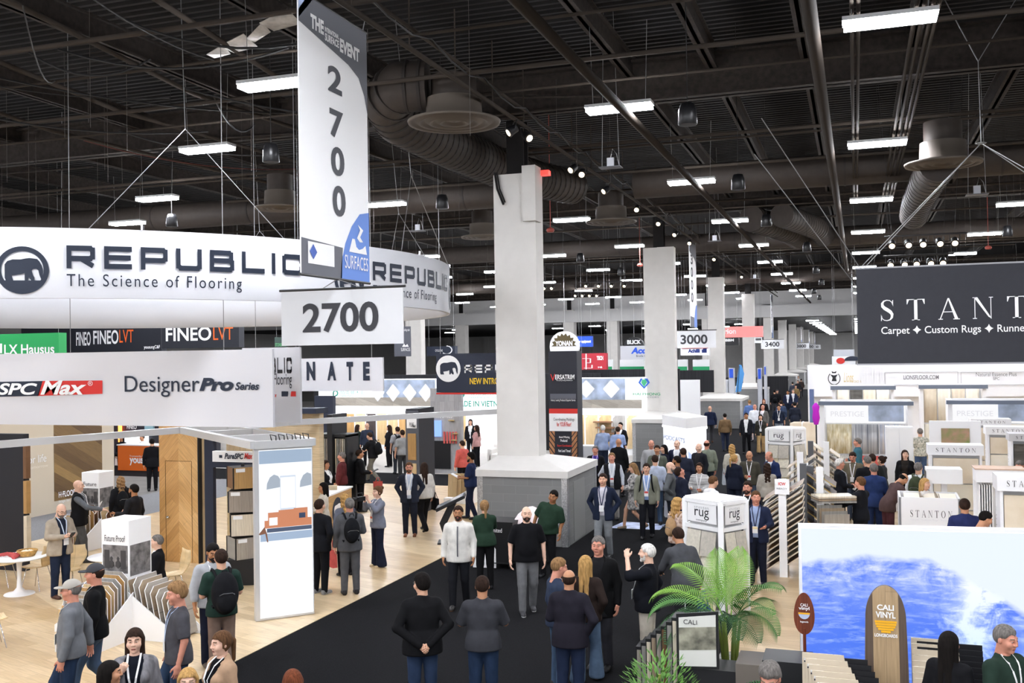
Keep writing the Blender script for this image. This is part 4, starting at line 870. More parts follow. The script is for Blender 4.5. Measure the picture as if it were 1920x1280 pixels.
for a in (aL, aQ):
    on_ring(REP, a, zL, wL, .38, 'lettering', INK); on_ring(tg, a, zL-.36, (a2-aL)*RR, .27, 'lettering', INK)
    on_ring(EL_G, a-(aL-aM0), zM, (aM1-aM0)*RR, (aM1-aM0)*RR*.97, 'elephant_emblem', INK)
on_ring(EL_G, aQ+wL/RR+.05, zM, (aM1-aM0)*RR, (aM1-aM0)*RR*.97, 'elephant_emblem', INK)
g = MB()
for i in range(16):
    a = 2*PI*i/16; g.box(RC.x+RR*math.cos(a)-.02, RC.y+RR*math.sin(a)-.02, RT, RC.x+RR*math.cos(a)+.02, RC.y+RR*math.sin(a)+.02, RT+.08)
g.build('lifting_eye', CHROME, rg)
for i in range(8):
    g = MB(); a = 2*PI*i/8+.1
    for q in (-.2, .2): g.bar((RC.x+RR*math.cos(a+q), RC.y+RR*math.sin(a+q), RT), (RC.x+RR*.94*math.cos(a), RC.y+RR*.94*math.sin(a), 8.6), .012)
    g.bar((RC.x+RR*.94*math.cos(a), RC.y+RR*.94*math.sin(a), 8.6), (RC.x+RR*.9*math.cos(a), RC.y+RR*.9*math.sin(a), 12.3), .012)
    g.build('hanging_cable', WIRE, rg)
# square header signs of the oak booth
hd = thing('header_sign', 'long white hanging header with red and navy product wordmarks', 'sign', (-13, 15, 3.4))
x0, z0, x1, z1 = -17.2, 3.3, Yp(511, 700, 15).x, 4.66
bx(x0, 15, z0, x1, 15.06, z1).build('fabric_box', SIGNW, hd); P = lambda x, y: Yp(x, y, 14.99)
RED = mat('sign_red', '#d2322c', .6); a, b = P(-20, 742), P(72, 714)
facepoly(hd, 'navy_block', INK, [P(-20, 744), P(72, 742), P(80, 714), P(-20, 716)]); facepoly(hd, 'red_block', RED, [P(70, 742), P(192, 738), P(192, 713), P(80, 714)])
def pxletter(parent, txt, m, xa, ya, xb, yb, Y, **k):
    a_, b_ = Yp(xa, yb, Y), Yp(xb, ya, Y); return letter(parent, txt, m, (a_.x, Y, min(a_.z, Yp((xa+xb)/2, yb, Y).z)), b_.x-a_.x, Yp((xa+xb)/2, ya, Y).z-Yp((xa+xb)/2, yb, Y).z, **k)
pxletter(hd, 'SPC', WINK, -4, 718, 70, 740, 14.98, bold=.03, shear=.25); pxletter(hd, 'Max', WINK, 76, 713, 162, 740, 14.98, bold=.03, shear=.3); pxletter(hd, '®', WINK, 165, 714, 174, 723, 14.98)
pxletter(hd, 'Designer', INK, 234, 704, 374, 744, 14.985); pxletter(hd, 'Pro', INK, 374, 708, 438, 733, 14.985, bold=.05, shear=.25); pxletter(hd, 'Series', INK, 441, 716, 486, 731, 14.985, bold=.03, shear=.25)
bars('hanging_cable', WIRE, hd, [((-14, 15.03, z1), (-14, 15.03, 12.3)), ((-10.6, 15.03, z1), (-10.6, 15.03, 12.3))], .01)
a = RY(503, 651, 563, 792, 17.2); sp = thing('header_sign', 'pale square header panel with cropped wordmark behind the long header', 'sign', ((a[0]+a[2])/2, 17.2, a[1])); bx(a[0]-.6, 17.2, a[1], a[2], 17.26, a[3]).build('fabric_box', SIGNW, sp); bars('hanging_cable', WIRE, sp, [((a[0]-.3, 17.23, a[3]), (a[0]-.3, 17.23, 12.3)), ((a[2]-.1, 17.23, a[3]), (a[2]-.1, 17.23, 12.3))], .01)
w_ = a[2]-a[0]; letter(sp, 'REPUBLIC', BINK, (a[0]-w_*.75, 17.19, 4.5-.3), w_*1.5, .31, geo=REP); letter(sp, 'The Science of Flooring', BINK, (a[0]-w_*.9, 17.19, 3.9), w_*1.65, .3)
pxletter(sp, 'Max', RED, 508, 737, 519, 744, 17.19, bold=.03, shear=.2); poly_mark(sp, 'wordmark_block', [[(0, 0), (.6, 0), (.65, 1), (0, 1)]], INK, (Yp(528, 743, 17.19).x, 17.19, Yp(528, 743, 17.19).z), .24, .1); poly_mark(sp, 'wordmark_block', [[(0, 0), (1, 0), (1, 1), (.1, 1)]], RED, (Yp(545, 743, 17.19).x, 17.19, Yp(545, 743, 17.19).z), .12, .1)
a = RY(540, 671, 718, 733, 21); sp = thing('header_sign', 'white header with the dark spaced letters N A T E', 'sign', ((a[0]+a[2])/2, 21, a[1])); bx(a[0], 21, a[1], a[2], 21.06, a[3]).build('fabric_box', SIGNW, sp); bars('hanging_cable', WIRE, sp, [((a[0]+.3, 21.03, a[3]), (a[0]+.3, 21.03, 12.3)), ((a[2]-.3, 21.03, a[3]), (a[2]-.3, 21.03, 12.3))], .01)
for ch, xa, xb in (('N', 575, 591), ('A', 614, 630), ('T', 650, 662), ('E', 681, 693)): pxletter(sp, ch, INK, xa, 678, xb, 713, 20.99, bold=.06)
# lit graphic panel and aluminium frame
A, B = Vector((-9.75, 14.65, 0)), Vector((-9.05, 15.39, 0)); U = (B-A).normalized(); Nn = Vector((U.y, -U.x, 0)); Lp = (B-A).length; HP = 2.95
lp = thing('light_box', 'tall backlit panel showing an orange sofa in a white room', 'light box', A)
MB().prism([(0, 0), (Lp, 0), (Lp, HP), (0, HP)], Matrix(((U.x, 0, -Nn.x, A.x), (U.y, 0, -Nn.y, A.y), (0, 1, 0, .02), (0, 0, 0, 1))), .12).build('frame', ALU, lp)
def lit(name, c, e=1.2): return mat('lit_'+name, c, .5, emit=e*.3)
def onP(u0, v0, u1, v1, m, name='print', off=.004, poly=None):
    o = Nn*off; return facepoly(lp, name, m, [A+U*(u*Lp)+Vector((0, 0, v*HP+.02))+o for u, v in (poly or [(u0, v0), (u1, v0), (u1, v1), (u0, v1)])])
onP(.075, .012, .985, .985, lit('white', '#f4f7fd', .98), 'lit_face', .003)
onP(.08, .905, .98, .98, lit('ceiling', '#9fb2c8', .9), off=.006); onP(.09, .455, .98, .5, lit('floor_blue', '#9fb2ca', .95), off=.006)
arch = lambda u: [(u-.13, .755), (u+.13, .765), (u+.12, .80), (u+.07, .83), (u, .84), (u-.07, .825), (u-.12, .79)]
onP(0, 0, 0, 0, lit('arch', '#aab5c2', .85), off=.006, poly=arch(.33)); onP(0, 0, 0, 0, lit('arch', '#aab5c2', .85), off=.006, poly=[(min(u, .975), v) for u, v in arch(.9)])
onP(.43, .63, .7, .83, lit('window_line', '#cfdae8', .9), 'window_print', .006); onP(.44, .64, .69, .82, lit('white', '#f4f7fd', .98), 'window_print', .007)
SOFA = lit('sofa', '#c98462', .95)
for u0, v0, u1, v1 in ((.22, .55, .4, .62), (.4, .555, .66, .63), (.66, .56, .9, .635), (.16, .53, .26, .575), (.24, .53, .68, .56), (.66, .53, .97, .575)): onP(u0, v0, u1, v1, SOFA, 'sofa_print', .008)
onP(.24, .545, .38, .59, lit('throw', '#f4efe9', 1.2), 'throw_print', .01); onP(.75, .575, .86, .605, lit('cushion', '#3d4a66', .8), 'cushion_print', .01); onP(.2, .505, .97, .528, lit('shade', '#56627a', .8), 'floor_print', .009)
onP(0, 0, 0, 0, lit('chair_leg', '#8a5f4a', .8), 'chair_print', .01, [(.06, .5), (.16, .54), (.2, .5), (.22, .45), (.2, .45), (.17, .5), (.08, .495)])
fr = thing('truss_frame', 'white aluminium overhead frame joined to the backlit panel', 'frame', (-11.4, 16, 0)); g = MB(); zz = 3.02
A3, B3 = A+Vector((0, 0, zz)), B+Vector((0, 0, zz)); C3 = Z(340, 806, zz); D3 = C3+(B-A)
for p, q in ((A3, C3), (B3, D3), (A3, B3), (C3, D3), (A3.lerp(C3, .33), B3.lerp(D3, .33)), (A3.lerp(C3, .66), B3.lerp(D3, .66)), (C3, Z(-40, 836, zz)), (D3+Vector((.4, 1.6, 0)), Z(940, 771, zz)), (D3, D3+Vector((.4, 1.6, 0)))): g.bar(p, q, .13, .13)
g.build('beam', ALU, fr); g = MB()
q = Z(-40, 836, zz); bars('post', ALU, fr, [((q.x, q.y, 0.012), q)], .1); q = Z(940, 771, zz); bars('post', ALU, fr, [((q.x, q.y, 2.0), q)], .1)
g = MB()
for i in range(5): g = MB(); q = A3.lerp(B3, .3+.14*i); g.tube([q+Vector((0, 0, .06)), q+Vector((-.05, .03, .16)), q+Vector((.05, .05, .14)), q+Vector((.06, .04, .06))], .012, 5).build('cord', CABLE, fr)
# chevron door wall
W1, W2, W3, W4 = [wood('oak_'+n, a_, b_, (1.4, .16), ax, r) for n, a_, b_, ax, r in (('chevron_left', '#c99d62', '#d8b078', 'XZ', .8), ('chevron_right', '#bb8d53', '#cfa268', 'XZ', -.8), ('pale', '#cbb28a', '#d8c29e', 'XZ', 1.57), ('pale_flat', '#cdb892', '#dac8a6', 'XZ', 0))]
a = RY(299, 812, 372, 1052, 18.5); xm = (a[0]+a[2])/2; dw = thing('door_wall', 'tall oak chevron wall with a flush door and silver knob', 'display wall', (xm, 18.5, 0))
bx(a[0], 18.5, 0.012, xm, 18.62, 3.1).build('chevron_panel', W2, dw); bx(xm, 18.5, .012, a[2], 18.62, 3.1).build('chevron_panel', W1, dw)
g = MB(); x0, x1 = a[0]+.17, a[2]-.17
for p, q in (((x0, .02), (x0, 2.25)), ((x1, .02), (x1, 2.25)), ((x0, 2.25), (x1, 2.25))): g.bar((p[0], 18.498, p[1]), (q[0], 18.498, q[1]), .008)
dr = g.build('door_joint', mat('joint_shadow_gap', '#5b4526', .9), dw); MB().lathe([(.001, -.05), (.03, -.045), (.03, -.02), (.012, -.01), (.02, .0)], n=14).build('k', CHROME, None)
k = bpy.data.objects['k']; k.name = 'knob'; k.parent = dw; k.matrix_local = WM[dw.name].inverted() @ Matrix.Translation((x0+.07, 18.5, 1.0)) @ Matrix.Rotation(-PI/2, 4, 'X')
bx(a[2], 18.48, .012, a[2]+.03, 18.7, 3.1).build('edge_strip', BLACK, dw); bx(a[2]+.03, 18.6, .012, a[2]+.3, 18.7, 3.05).build('side_panel', W3, dw)
a = RY(393, 800, 482, 1090, 18.2); nk = thing('display_nook', 'navy framed sample nook with a white header sign', 'display wall', (a[0], 18.2, 0))
bx(a[0]-.05, 18.1, .012, a[0]+.17, 18.2, 2.85).build('post', NAVY, nk); bx(a[0]+.17, 18.62, .012, a[2]+.9, 18.7, 2.85).build('back_panel', W3, nk); zr = Yp(440, 877, 18.1).z; zs = Yp(440, 866, 18.1).z; zq = Yp(440, 846, 18.1).z
bx(a[0]+.17, 18.1, zr, a[2]+.9, 18.2, zs).build('rail', NAVY, nk); bx(a[0]+.17, 18.08, zs, a[2]+.9, 18.2, zq).build('header_board', WHITE, nk)
poly_mark(nk, 'wordmark_block', [[(0, 0), (1, 0), (1, 1), (0, 1)]], INK, (Yp(411, 858, 18.07).x, 18.07, Yp(411, 858, 18.07).z), .08, .06); pxletter(nk, 'PureSPC', INK, 421, 849, 457, 860, 18.07, bold=.03, shear=.3); pxletter(nk, 'Max', RED, 458, 849, 474, 860, 18.07, bold=.03, shear=.3)
GW = [wood('board_'+n, c1, c2, (1.2, .15), 'XZ', 1.57) for n, c1, c2 in (('honey', '#a9834f', '#b8925e'), ('ash', '#8d8378', '#a09487'), ('white', '#cfc4ae', '#dcd2be'), ('smoke', '#9a938a', '#aaa398'), ('walnut', '#6a4a30', '#7d593c'), ('sand', '#c0a67c', '#cdb68e'), ('grey', '#8b8984', '#9c9a95'), ('oak', '#b79a6c', '#c6ab7e'), ('dark', '#2c2423', '#3a302d'), ('taupe', '#94816a', '#a3917a'))]
c = Z(441, 1100, 0); cb = thing('cube_stand', 'black pedestal under the stacked wood sample cubes', 'stand', (c.x, c.y+.3, 0.012)); MB().obox((c.x, c.y+.3, .27), (.6, .5, .5), .4).build('plinth', BLACK, cb); MB().bar((c.x, c.y+.3, .5), (c.x, c.y+.3, 2.4), .05).build('pole', BLACK, cb)
for i in range(4):
    o = thing('sample_cube', 'rotating sample cube in %s wood, %s of the stack' % (('smoky grey', 'pale cream', 'weathered grey', 'honey brown')[i], ('lowest', 'second from bottom', 'third from bottom', 'topmost')[i]), 'sample cube', (c.x, c.y+.3, .53+i*.465), (.95, .62, .45, .85)[i], 'stacked sample cubes'); m = MB().obox((0, 0, .21), (.5, .5, .42)); m.m = [0, 0, 1, 2, 1, 2]; m.build('panels', [BLACK, GW[(3, 2, 1, 0)[i]], GW[(6, 7, 6, 4)[i]]], o, False)
    g = MB()
    for sx in (-1, 1):
        for sy in (-1, 1): g.box(sx*.25-.012, sy*.25-.012, 0, sx*.25+.012, sy*.25+.012, .42)
    g.build('edge_trim', BLACK, o, False); bx(-.2, -.256, .33, -.02, -.25, .4).build('label_card', WHITE, o, False)
a = RY(425, 800, 600, 1000, 20.6); ww = thing('wood_wall', 'pale wood wall with a dark top edge behind the overhead frame', 'display wall', (a[0], 20.6, 0)); bx(a[0], 20.6, .012, a[2], 20.8, 3.2).build('panel', W4, ww); bx(a[0]-.3, 20.3, 3.2, a[2]+.1, 20.85, 3.32).build('top_edge', NAVY, ww)
o = thing('lit_header', 'glowing white wave-edged header on the pale wood wall', 'sign', (a[0]+1, 20.55, 2.6)); q = RY(478, 818, 560, 850, 20.55); bx(q[0], 20.52, q[1], q[2], 20.58, q[3]-.12).build('lit_face', lit('header', '#eef6f4', 1.3), o)
MB().add([(q[0]+(q[2]-q[0])*i/24, 20.53, q[3]-.12+.1*abs(math.sin(i/24*PI*3))) for i in range(25)]+[(q[2]-(q[2]-q[0])*i/24, 20.53, q[3]-.13) for i in range(25)], [tuple(range(50))]).build('wave_edge', lit('header', '#eef6f4', 1.3), o)
a = RY(-30, 836, 45, 1080, 16.8); single('partition_panel', bx(a[0], 16.8, .012, a[2], 16.95, 2.95), mat('charcoal_laminate', '#1f2027', .6), 'tall charcoal panel behind the white tulip table', 'panel')
for i in range(3): single('sample_board', bx(a[2]+.005, 16.78, .5+i*.75, a[2]+.09, 16.9, 1.2+i*.75), GW[(2, 0, 4)[i]], 'wood sample board hung on the charcoal panel edge, %s' % ('lowest', 'middle one', 'highest')[i], 'sample board', 'boards on the charcoal panel')
# wing racks with cut-corner boards
def wing_rack(cx, cy, s, label, tint, front=12, wing=9, mark=''):
    o = thing('sample_rack', label, 'display rack', (cx, cy, .012)); hw = .27*s
    hb = MB().box(cx-hw, cy-hw, .95*s, cx+hw, cy+hw, 1.9*s).build('header_box', WHITE, o)
    bx(cx-.06, cy-.06, 0.012, cx+.06, cy+.06, .95*s).build('pole', WHITE, o)
    f = cy-hw-.004; bx(cx-hw*.92, f, 1.05*s, cx+hw*.92, f+.004, 1.5*s).build('photo_print', mat('grey_photo', '#6f6c6b', .6, noise=.6, nscale=9), o); bx(cx+hw, cy-hw*.9, 1.0*s, cx+hw+.004, cy+hw*.9, 1.5*s).build('photo_print', mat('grey_photo', '#6f6c6b', .6, noise=.6, nscale=9), o)
    ph = MB()
    for q in (-.6, .6): ph.obox((cx+q*hw, f-.003, 1.27*s), (.1*s, .004, .3*s)); 
    for q in (-.2, .15): ph.lathe([(.001, -.08*s), (.05*s, -.04*s), (.05*s, .02*s), (.02*s, .05*s), (.03*s, .09*s), (.001, .12*s)], (cx+q*hw*1.4, f-.0, 1.2*s), 8)
    ph.v = [(x, min(max(y, f-.006), f), z) for x, y, z in ph.v]; ph.build('photo_figures', mat('photo_dark', '#3c3a3b', .6), o)
    letter(o, mark, BINK, (cx-hw*.75, f-.004, 1.56*s), hw*1.5, .1*s)
    for q in (-1, 1):
        g = MB(); Mx = Matrix(((0, 0, 1, cx+q*.34*s), (-1, 0, 0, cy-hw), (0, 1, 0, .012), (0, 0, 0, 1))); g.prism([(0, 0), (.95*s, 0), (.95*s, .12), (0, .75*s)], Mx, .02)
        g.build('wing_panel', WHITE, o)
        for y in (-.31, .3): g = MB().prism([(0, 0), (.95*s, 0), (.95*s, .12), (0, .75*s)], Matrix(((q, 0, 0, cx+q*hw), (0, 0, 1, cy+y*s), (0, 1, 0, .012), (0, 0, 0, 1))), .02); g.build('wing_panel', WHITE, o)
    ct = lambda w, h: [(-w, 0), (w, 0), (w, h-.1), (w-.11, h), (-w, h)]
    for i in range(front):
        t = i/(front-1); y = cy-hw-.06-.85*s*t; h = (1.06-.42*t)*s; m = tint[i % len(tint)]; b = MB().prism(ct(.3*s, h), Matrix(((1, 0, 0, cx), (0, 0, -1, y), (0, 1, 0, .03), (0, 0, 0, 1))), .014); b.m = [1]+[0]+[1]*5
        single('sample_board', b, [m, WHITE], 'cut-corner board, front fan of the %s, %s from header' % (label.split(' with ')[0], ORD1[i]), 'sample board', 'boards of the '+label.split(' with ')[0])
    for q, mm in ((1, GW[5]), (-1, GW[8])):
        for i in range(wing):
            t = i/(wing-1); x = cx+q*(hw+.08+.8*s*t); h = (1.05-.35*t)*s; b = MB().prism(ct(.29*s, h), Matrix(((0, -.22*q, q, x), (-1, 0, 0, cy), (0, .97, .0, .05), (0, 0, 0, 1))), .014); b.m = [1]+[0]+[1]*5
            single('sample_board', b, [mm if q < 0 else tint[(i*3) % len(tint)], WHITE], 'cut-corner board, %s fan of the %s, %s from header' % ('dark' if q < 0 else 'pale', label.split(' with ')[0], ORD1[i]), 'sample board', 'boards of the '+label.split(' with ')[0])
    return o
wing_rack(-11.45, 13.5, 1.0, 'white wing rack with a grey photo header reading Future Proof', [GW[i] for i in (3, 0, 6, 9, 5, 0, 3, 9, 6, 9, 0, 7)], mark='Future Proof')
wing_rack(-17.55, 19.7, .95, 'white wing rack beside the grey aisle with a grey photo header', [GW[i] for i in (4, 0, 9, 7, 6, 5)], 7, 6, 'Future')
# tulip tables, chairs
def tulip(x, y, r, label):
    o = thing('tulip_table', label, 'table', (x, y, .012)); MB().lathe([(.001, .7), (r*.96, .71), (r, .725), (r*.98, .74), (.001, .74)], (x, y, 0), 40).build('table_top', WHITE, o); MB().lathe([(.28, .012), (.27, .03), (.12, .06), (.05, .14), (.038, .35), (.05, .6), (.09, .7)], (x, y, 0), 28).build('pedestal', WHITE, o)
tulip(-15.4, 15.15, .52, 'round white tulip table holding a basket, nearest the charcoal panel'); tulip(-13.6, 15.7, .5, 'round white tulip table behind the white wing rack')
bp = Vector((-15.25, 15.2, .742)); o = thing('bread_basket', 'round woven basket on the white tulip table', 'basket', bp); b = MB()
for i in range(5): b.tube([(bp.x+(.13+.012*i)*math.cos(a), bp.y+(.13+.012*i)*math.sin(a), bp.z+.02+.022*i) for a in [2*PI*k/24 for k in range(25)]], .014, 6)
b.lathe([(.001, .004), (.13, .008)], bp, 24); b.build('wicker', mat('wicker', '#c49a58', .8, noise=.4, nscale=40), o); b = MB()
for i in range(7): a = i*.9; b.lathe([(.001, 0), (.04, .02), (.045, .045), (.001, .07)], (bp.x+.07*math.cos(a), bp.y+.07*math.sin(a), bp.z+.05), 10)
b.build('bread_rolls', mat('bread', '#e8dcc8', .7), o)
b = MB()
for i in range(6): b.tube([(-15.75+.08*i, 15.0+.03*i, .77+.01*(i % 3)), (-15.6+.06*i, 15.05, .8), (-15.42+.03*i, 15.03-.03*i, .76)], .035, 6)
single('red_bag', b, cloth('#c8302a'), 'crumpled red cloth bag lying on the white tulip table', 'bag')
ch0 = thing('shell_chair', 'c', 'chair', (0, 0, 0)); SH = wood('birch_ply', '#d9bd8c', '#e3cb9f', (2, .5), 'XY', 0); b = MB(); rr = []
for i in range(13):
    t = i/12
    if t < .5: y, z, w_ = .24-.44*t*2, .45-.02*math.sin(t*2*PI), .19+.03*math.sin(t*2*PI)
    else: q = (t-.5)*2; y, z, w_ = -.2-.1*q-.03*math.sin(q*PI), .45+.42*q, .12+.12*math.sin(min(1, q*1.15)*PI*.8)
    rr.append((y, z, w_))
vs = []
for y, z, w_ in rr: vs += [(w_*(k/4-1), y, z+.015*(abs(k/4-1)**2)) for k in range(9)]
b.add(vs, [(i*9+k, i*9+k+1, (i+1)*9+k+1, (i+1)*9+k) for i in range(12) for k in range(8)], True); s_ = b.build('seat_shell', SH, ch0, False); md = s_.modifiers.new('thick', 'SOLIDIFY'); md.thickness = .014
for sx in (-1, 1):
    for sy in (-1, 1): MB().tube([(sx*.12, sy*.08, .43), (sx*.16, sy*.12, .42), (sx*.21, sy*.21, 0)], .009, 6).build('leg', CHROME, ch0, False)
for i, (px, py, rz, lb) in enumerate([(70, 1105, 1.7, 'pale shell chair beside the man in the beige blazer'), (5, 1100, -1.2, 'pale shell chair cut by the picture edge at the tulip table'), (128, 1112, -2.9, 'pale shell chair seen from behind, near the dark cap'), (322, 1122, 2.6, 'pale shell chair below the oak chevron door'), (-20, 1215, -.6, 'pale shell chair in the lower corner, only a leg visible')]):
    p = Z(px, py, 0); p.z = .014
    if i == 0: ch0.location = p; ch0.rotation_euler = (0, 0, rz); ch0['label'] = lb; ch0['group'] = 'pale shell chairs'; WM[ch0.name] = Matrix.Translation(p)
    else: copy_tree(ch0, p, rz, lb, 'pale shell chairs')
# wall with the big print, yousung counter
hw = thing('print_wall', 'beige booth wall with a big wood-floor photo and white words', 'display wall', (-22.8, 19, 0)); X = -22.6
bx(-22.8, 8, 0, X, 26.1, 3.9).build('panel', mat('beige_panel', '#cfc3ae', .8), hw); PW = wood('photo_planks', '#5d4526', '#9a7c4a', (9, .25), 'YZ', .5, .5)
y0, y1 = Xp(101, 850, X).y, Xp(191, 850, X).y; bx(X, y0, .35, X+.01, y1, 2.85).build('floor_photo', PW, hw); bx(X, y0, 3.0, X+.01, y1, 3.85).build('room_photo', mat('room_photo', '#d8cdb4', .7, noise=.35, nscale=2), hw)
def xletter(parent, t, m, x0, ya, x1, yb, X, **k): a_, b_ = Xp(x0, yb, X), Xp(x1, yb, X); letter(parent, t, m, (X, a_.y, a_.z), b_.y-a_.y, Xp(x0, ya, X).z-a_.z, (0, 1, 0), **k)
xletter(hw, 'Stage for life', WINK, 12, 860, 87, 880, X+.012); xletter(hw, 'for you and tomorrow', mat('faint_words', '#e4dcce', .7), 10, 880, 90, 888, X+.012); xletter(hw, 'H·FLOOR', WINK, 110, 922, 142, 933, X+.014, bold=.02); xletter(hw, 'Stage for life', WINK, 110, 938, 140, 944, X+.014)
Yc = 33.4; a = RY(221, 838, 330, 882, Yc); oc = thing('reception_counter', 'bright orange reception counter with white company lettering', 'counter', (a[0], Yc, 0)); bx(a[0], Yc, 0.006, a[2]+.6, Yc+.7, 1.02).build('body', mat('orange_laminate', '#e06a1e', .5), oc); bx(a[0]-.03, Yc-.03, 1.02, a[2]+.63, Yc+.73, 1.06).build('worktop', WHITE, oc)
pxletter(oc, 'yousung', WINK, 243, 858, 289, 872, Yc-.006, bold=.03); pxletter(oc, 'C&F', WINK, 290, 858, 306, 868, Yc-.006); pxletter(oc, 'Trustworthy Partner', WINK, 243, 853, 280, 857, Yc-.006)
fb = thing('dark_booth_wall', 'dark booth wall with a glowing orange strip behind the orange counter', 'display wall', (-30, 39, 0)); a = RY(205, 780, 305, 850, 39); bx(a[0]-3, 39, 0, a[2]+3, 39.3, 4.6).build('panel', mat('dark_panel', '#2c2b33', .6), fb); q = RY(223, 795, 228, 830, 38.95); bx(q[0], 38.9, q[1], q[2], 38.98, q[3]+.8).build('light_strip', mat('orange_glow', '#ff6a2a', .5, emit=3), fb)
q = RY(238, 796, 270, 808, 38.9); bx(q[0]-.1, 38.86, q[1]-1, q[2]+.2, 38.98, q[1]-.2).build('screen', mat('screen_white', '#eaf0f6', .4, emit=1), fb); pxletter(fb, 'FINEO', WINK, 238, 796, 256, 804, 38.88, bold=.02); q = RY(272, 795, 288, 815, 38.9); bx(q[0], 38.86, q[1], q[2], 38.98, q[3]+.3).build('poster', mat('pale_teal', '#9cc2cc', .6), fb)
FB = mat('black_sign', '#24262e', .6)
def boxsign(px0, py0, px1, py1, Y, m, label, texts=(), depth=.4, name='hanging_sign', cat='sign', group=None, **k):
    a_ = RY(px0, py0, px1, py1, Y); o = thing(name, label, cat, ((a_[0]+a_[2])/2, Y, a_[1]), 0, group); bx(a_[0], Y, a_[1], a_[2], Y+depth, a_[3]).build('sign_box', m, o)
    for t in texts: pxletter(o, t[0], t[1], *t[2:6], Y-.008, **(t[6] if len(t) > 6 else {}))
    bars('hanging_cable', WIRE, o, [((a_[0]+.1, Y+min(.1, depth/2), a_[3]), (a_[0]+.1, Y+.1, 12.3)), ((a_[2]-.1, Y+min(.1, depth/2), a_[3]), (a_[2]-.1, Y+.1, 12.3))], .012); return o
OR = mat('orange_ink', '#ee6a2a', .6)
boxsign(40, 600, 302, 660, 40, FB, 'wide black hanging sign with a white and orange wordmark, under the ring sign', [('FINEO', WINK, 143, 622, 170, 648, dict(bold=.02)), ('FINEO', WINK, 175, 619, 222, 645, dict(bold=.02)), ('LVT', OR, 224, 618, 250, 642), ('yousungC&F', WINK, 270, 647, 300, 655, dict(bold=.02))])
boxsign(303, 604, 448, 652, 37, FB, 'black hanging sign with the largest white and orange wordmark', [('FINEO', WINK, 311, 613, 396, 639, dict(bold=.02)), ('LVT', OR, 400, 613, 437, 637)])
boxsign(-10, 625, 110, 668, 30, mat('sign_green', '#2fa25a', .6), 'green hanging sign with white lettering beside the black signs', [('LX Hausys'.replace('ys', 'us'), WINK, 8, 645, 102, 664, dict(bold=.02)), ('■', WINK, -6, 644, 4, 662)])
# logo counter
cA, cB = Z(598, 1016, 0), Z(660, 985, 0); lc = thing('logo_counter', 'angled oak counter with a round elephant badge and white top', 'counter', ((cA.x+cB.x)/2, (cA.y+cB.y)/2, .012)); d = (cB-cA).normalized(); nn = Vector((-d.y, d.x, 0)); cA = cA-d*.5; Lc = (cB-cA).length
Mx = Matrix(((d.x, nn.x, 0, cA.x), (d.y, nn.y, 0, cA.y), (0, 0, 1, .012), (0, 0, 0, 1))); MB().prism([(0, 0), (Lc, 0), (Lc, .5), (0, .5)], Mx, 1.0).build('body', wood('counter_oak', '#b58c55', '#cfa66c', (.5, .12), 'XZ', .7), lc); Mx[2][3] = 1.012; MB().prism([(-.03, -.03), (Lc+.03, -.03), (Lc+.03, .53), (-.03, .53)], Mx, .04).build('worktop', WHITE, lc)
c = cA+d*(Lc*.62)-nn*.006; MB().add([c+d*(.36*math.cos(t))+Vector((0, 0, .55+.36*math.sin(t))) for t in [2*PI*i/32 for i in range(32)]], [tuple(range(32))]).build('badge_disc', INK, lc)
poly_mark(lc, 'elephant_emblem', [elephant_polys()[-2]], WINK, c-d*.36+Vector((0, 0, .2))-nn*.003, .72, .72, d, Z3, .002)
for i, (u, h, m) in enumerate(((.3, .25, '#e8e2d8'), (.55, .18, '#d8d8e0'), (.75, .22, '#c8b89a'))): p = cA+d*(Lc*u)+nn*.25; single('brochure_stack', MB().obox((p.x, p.y, 1.052+h/4), (.22, .16, h/2), .5), mat('paper_stack', m, .7), 'stack of brochures on the angled oak counter, %s' % ('nearest the backlit panel', 'middle one', 'nearest the camera woman')[i], 'brochures')
# black hanging-sample rack, tall column display
a = RY(606, 785, 664, 945, 25.5); a = (a[0]-.25, a[1], a[2]-.25, a[3]); bk = thing('hanging_rack', 'black rack of hanging grey sample strips behind the woman with long hair', 'display rack', ((a[0]+a[2])/2, 25.5, .012)); g = MB()
for x in (a[0], (a[0]+a[2])/2, a[2]): g.box(x-.03, 25.5, .012, x+.03, 26.2, 2.25)
g.box(a[0]-.03, 25.5, 2.2, a[2]+.03, 26.2, 2.28).box((a[0]+a[2])/2-.06, 25.4, .012, (a[0]+a[2])/2+.1, 26.3, 2.85).build('frame', BLACK, bk)
for i in range(16):
    x = a[0]+.07+(a[2]-a[0]-.14)*i/15
    for j in range(2): single('hanging_strip', bx(x-.012, 25.52, .12+j*1.05, x+.012, 26.1, 1.12+j*1.03), GW[(6, 3, 2, 6)[i % 4]], 'sample strip in the %s row of the black hanging rack, %s along it' % (('lower', 'upper')[j], ORD1[i]), 'sample strip', 'strips in the black hanging rack')
a = RY(762, 778, 786, 966, 25.9); cd = thing('display_tower', 'tall dark display tower with two wood samples and a white card', 'display tower', ((a[0]+a[2])/2, 25.9, .012)); bx(a[0], 25.9, .012, a[2], 27, 3.0).build('body', mat('charcoal_laminate', '#1f2027', .6), cd); q = a[0]+.05; w_ = (a[2]-a[0])*.88
bx(a[0]+.0, 25.87, .3, a[2], 25.9, 2.95).build('frame', mat('grey_frame', '#55585f', .6), cd); bx(a[0]+.05, 25.85, 2.45, a[0]+w_, 25.875, 2.85).build('card', WHITE, cd); pxletter(cd, 'PURE', BINK, 768, 792, 776, 800, 25.84); pxletter(cd, '70mil', BINK, 773, 796, 779, 801, 25.84, bold=.03, shear=.2)
for i in range(2): bx(a[0]+.08, 25.84, 1.55-i*.85, a[0]+w_-.02, 25.875, 2.3-i*.85).build('wood_sample', GW[(0, 5)[i]], cd)
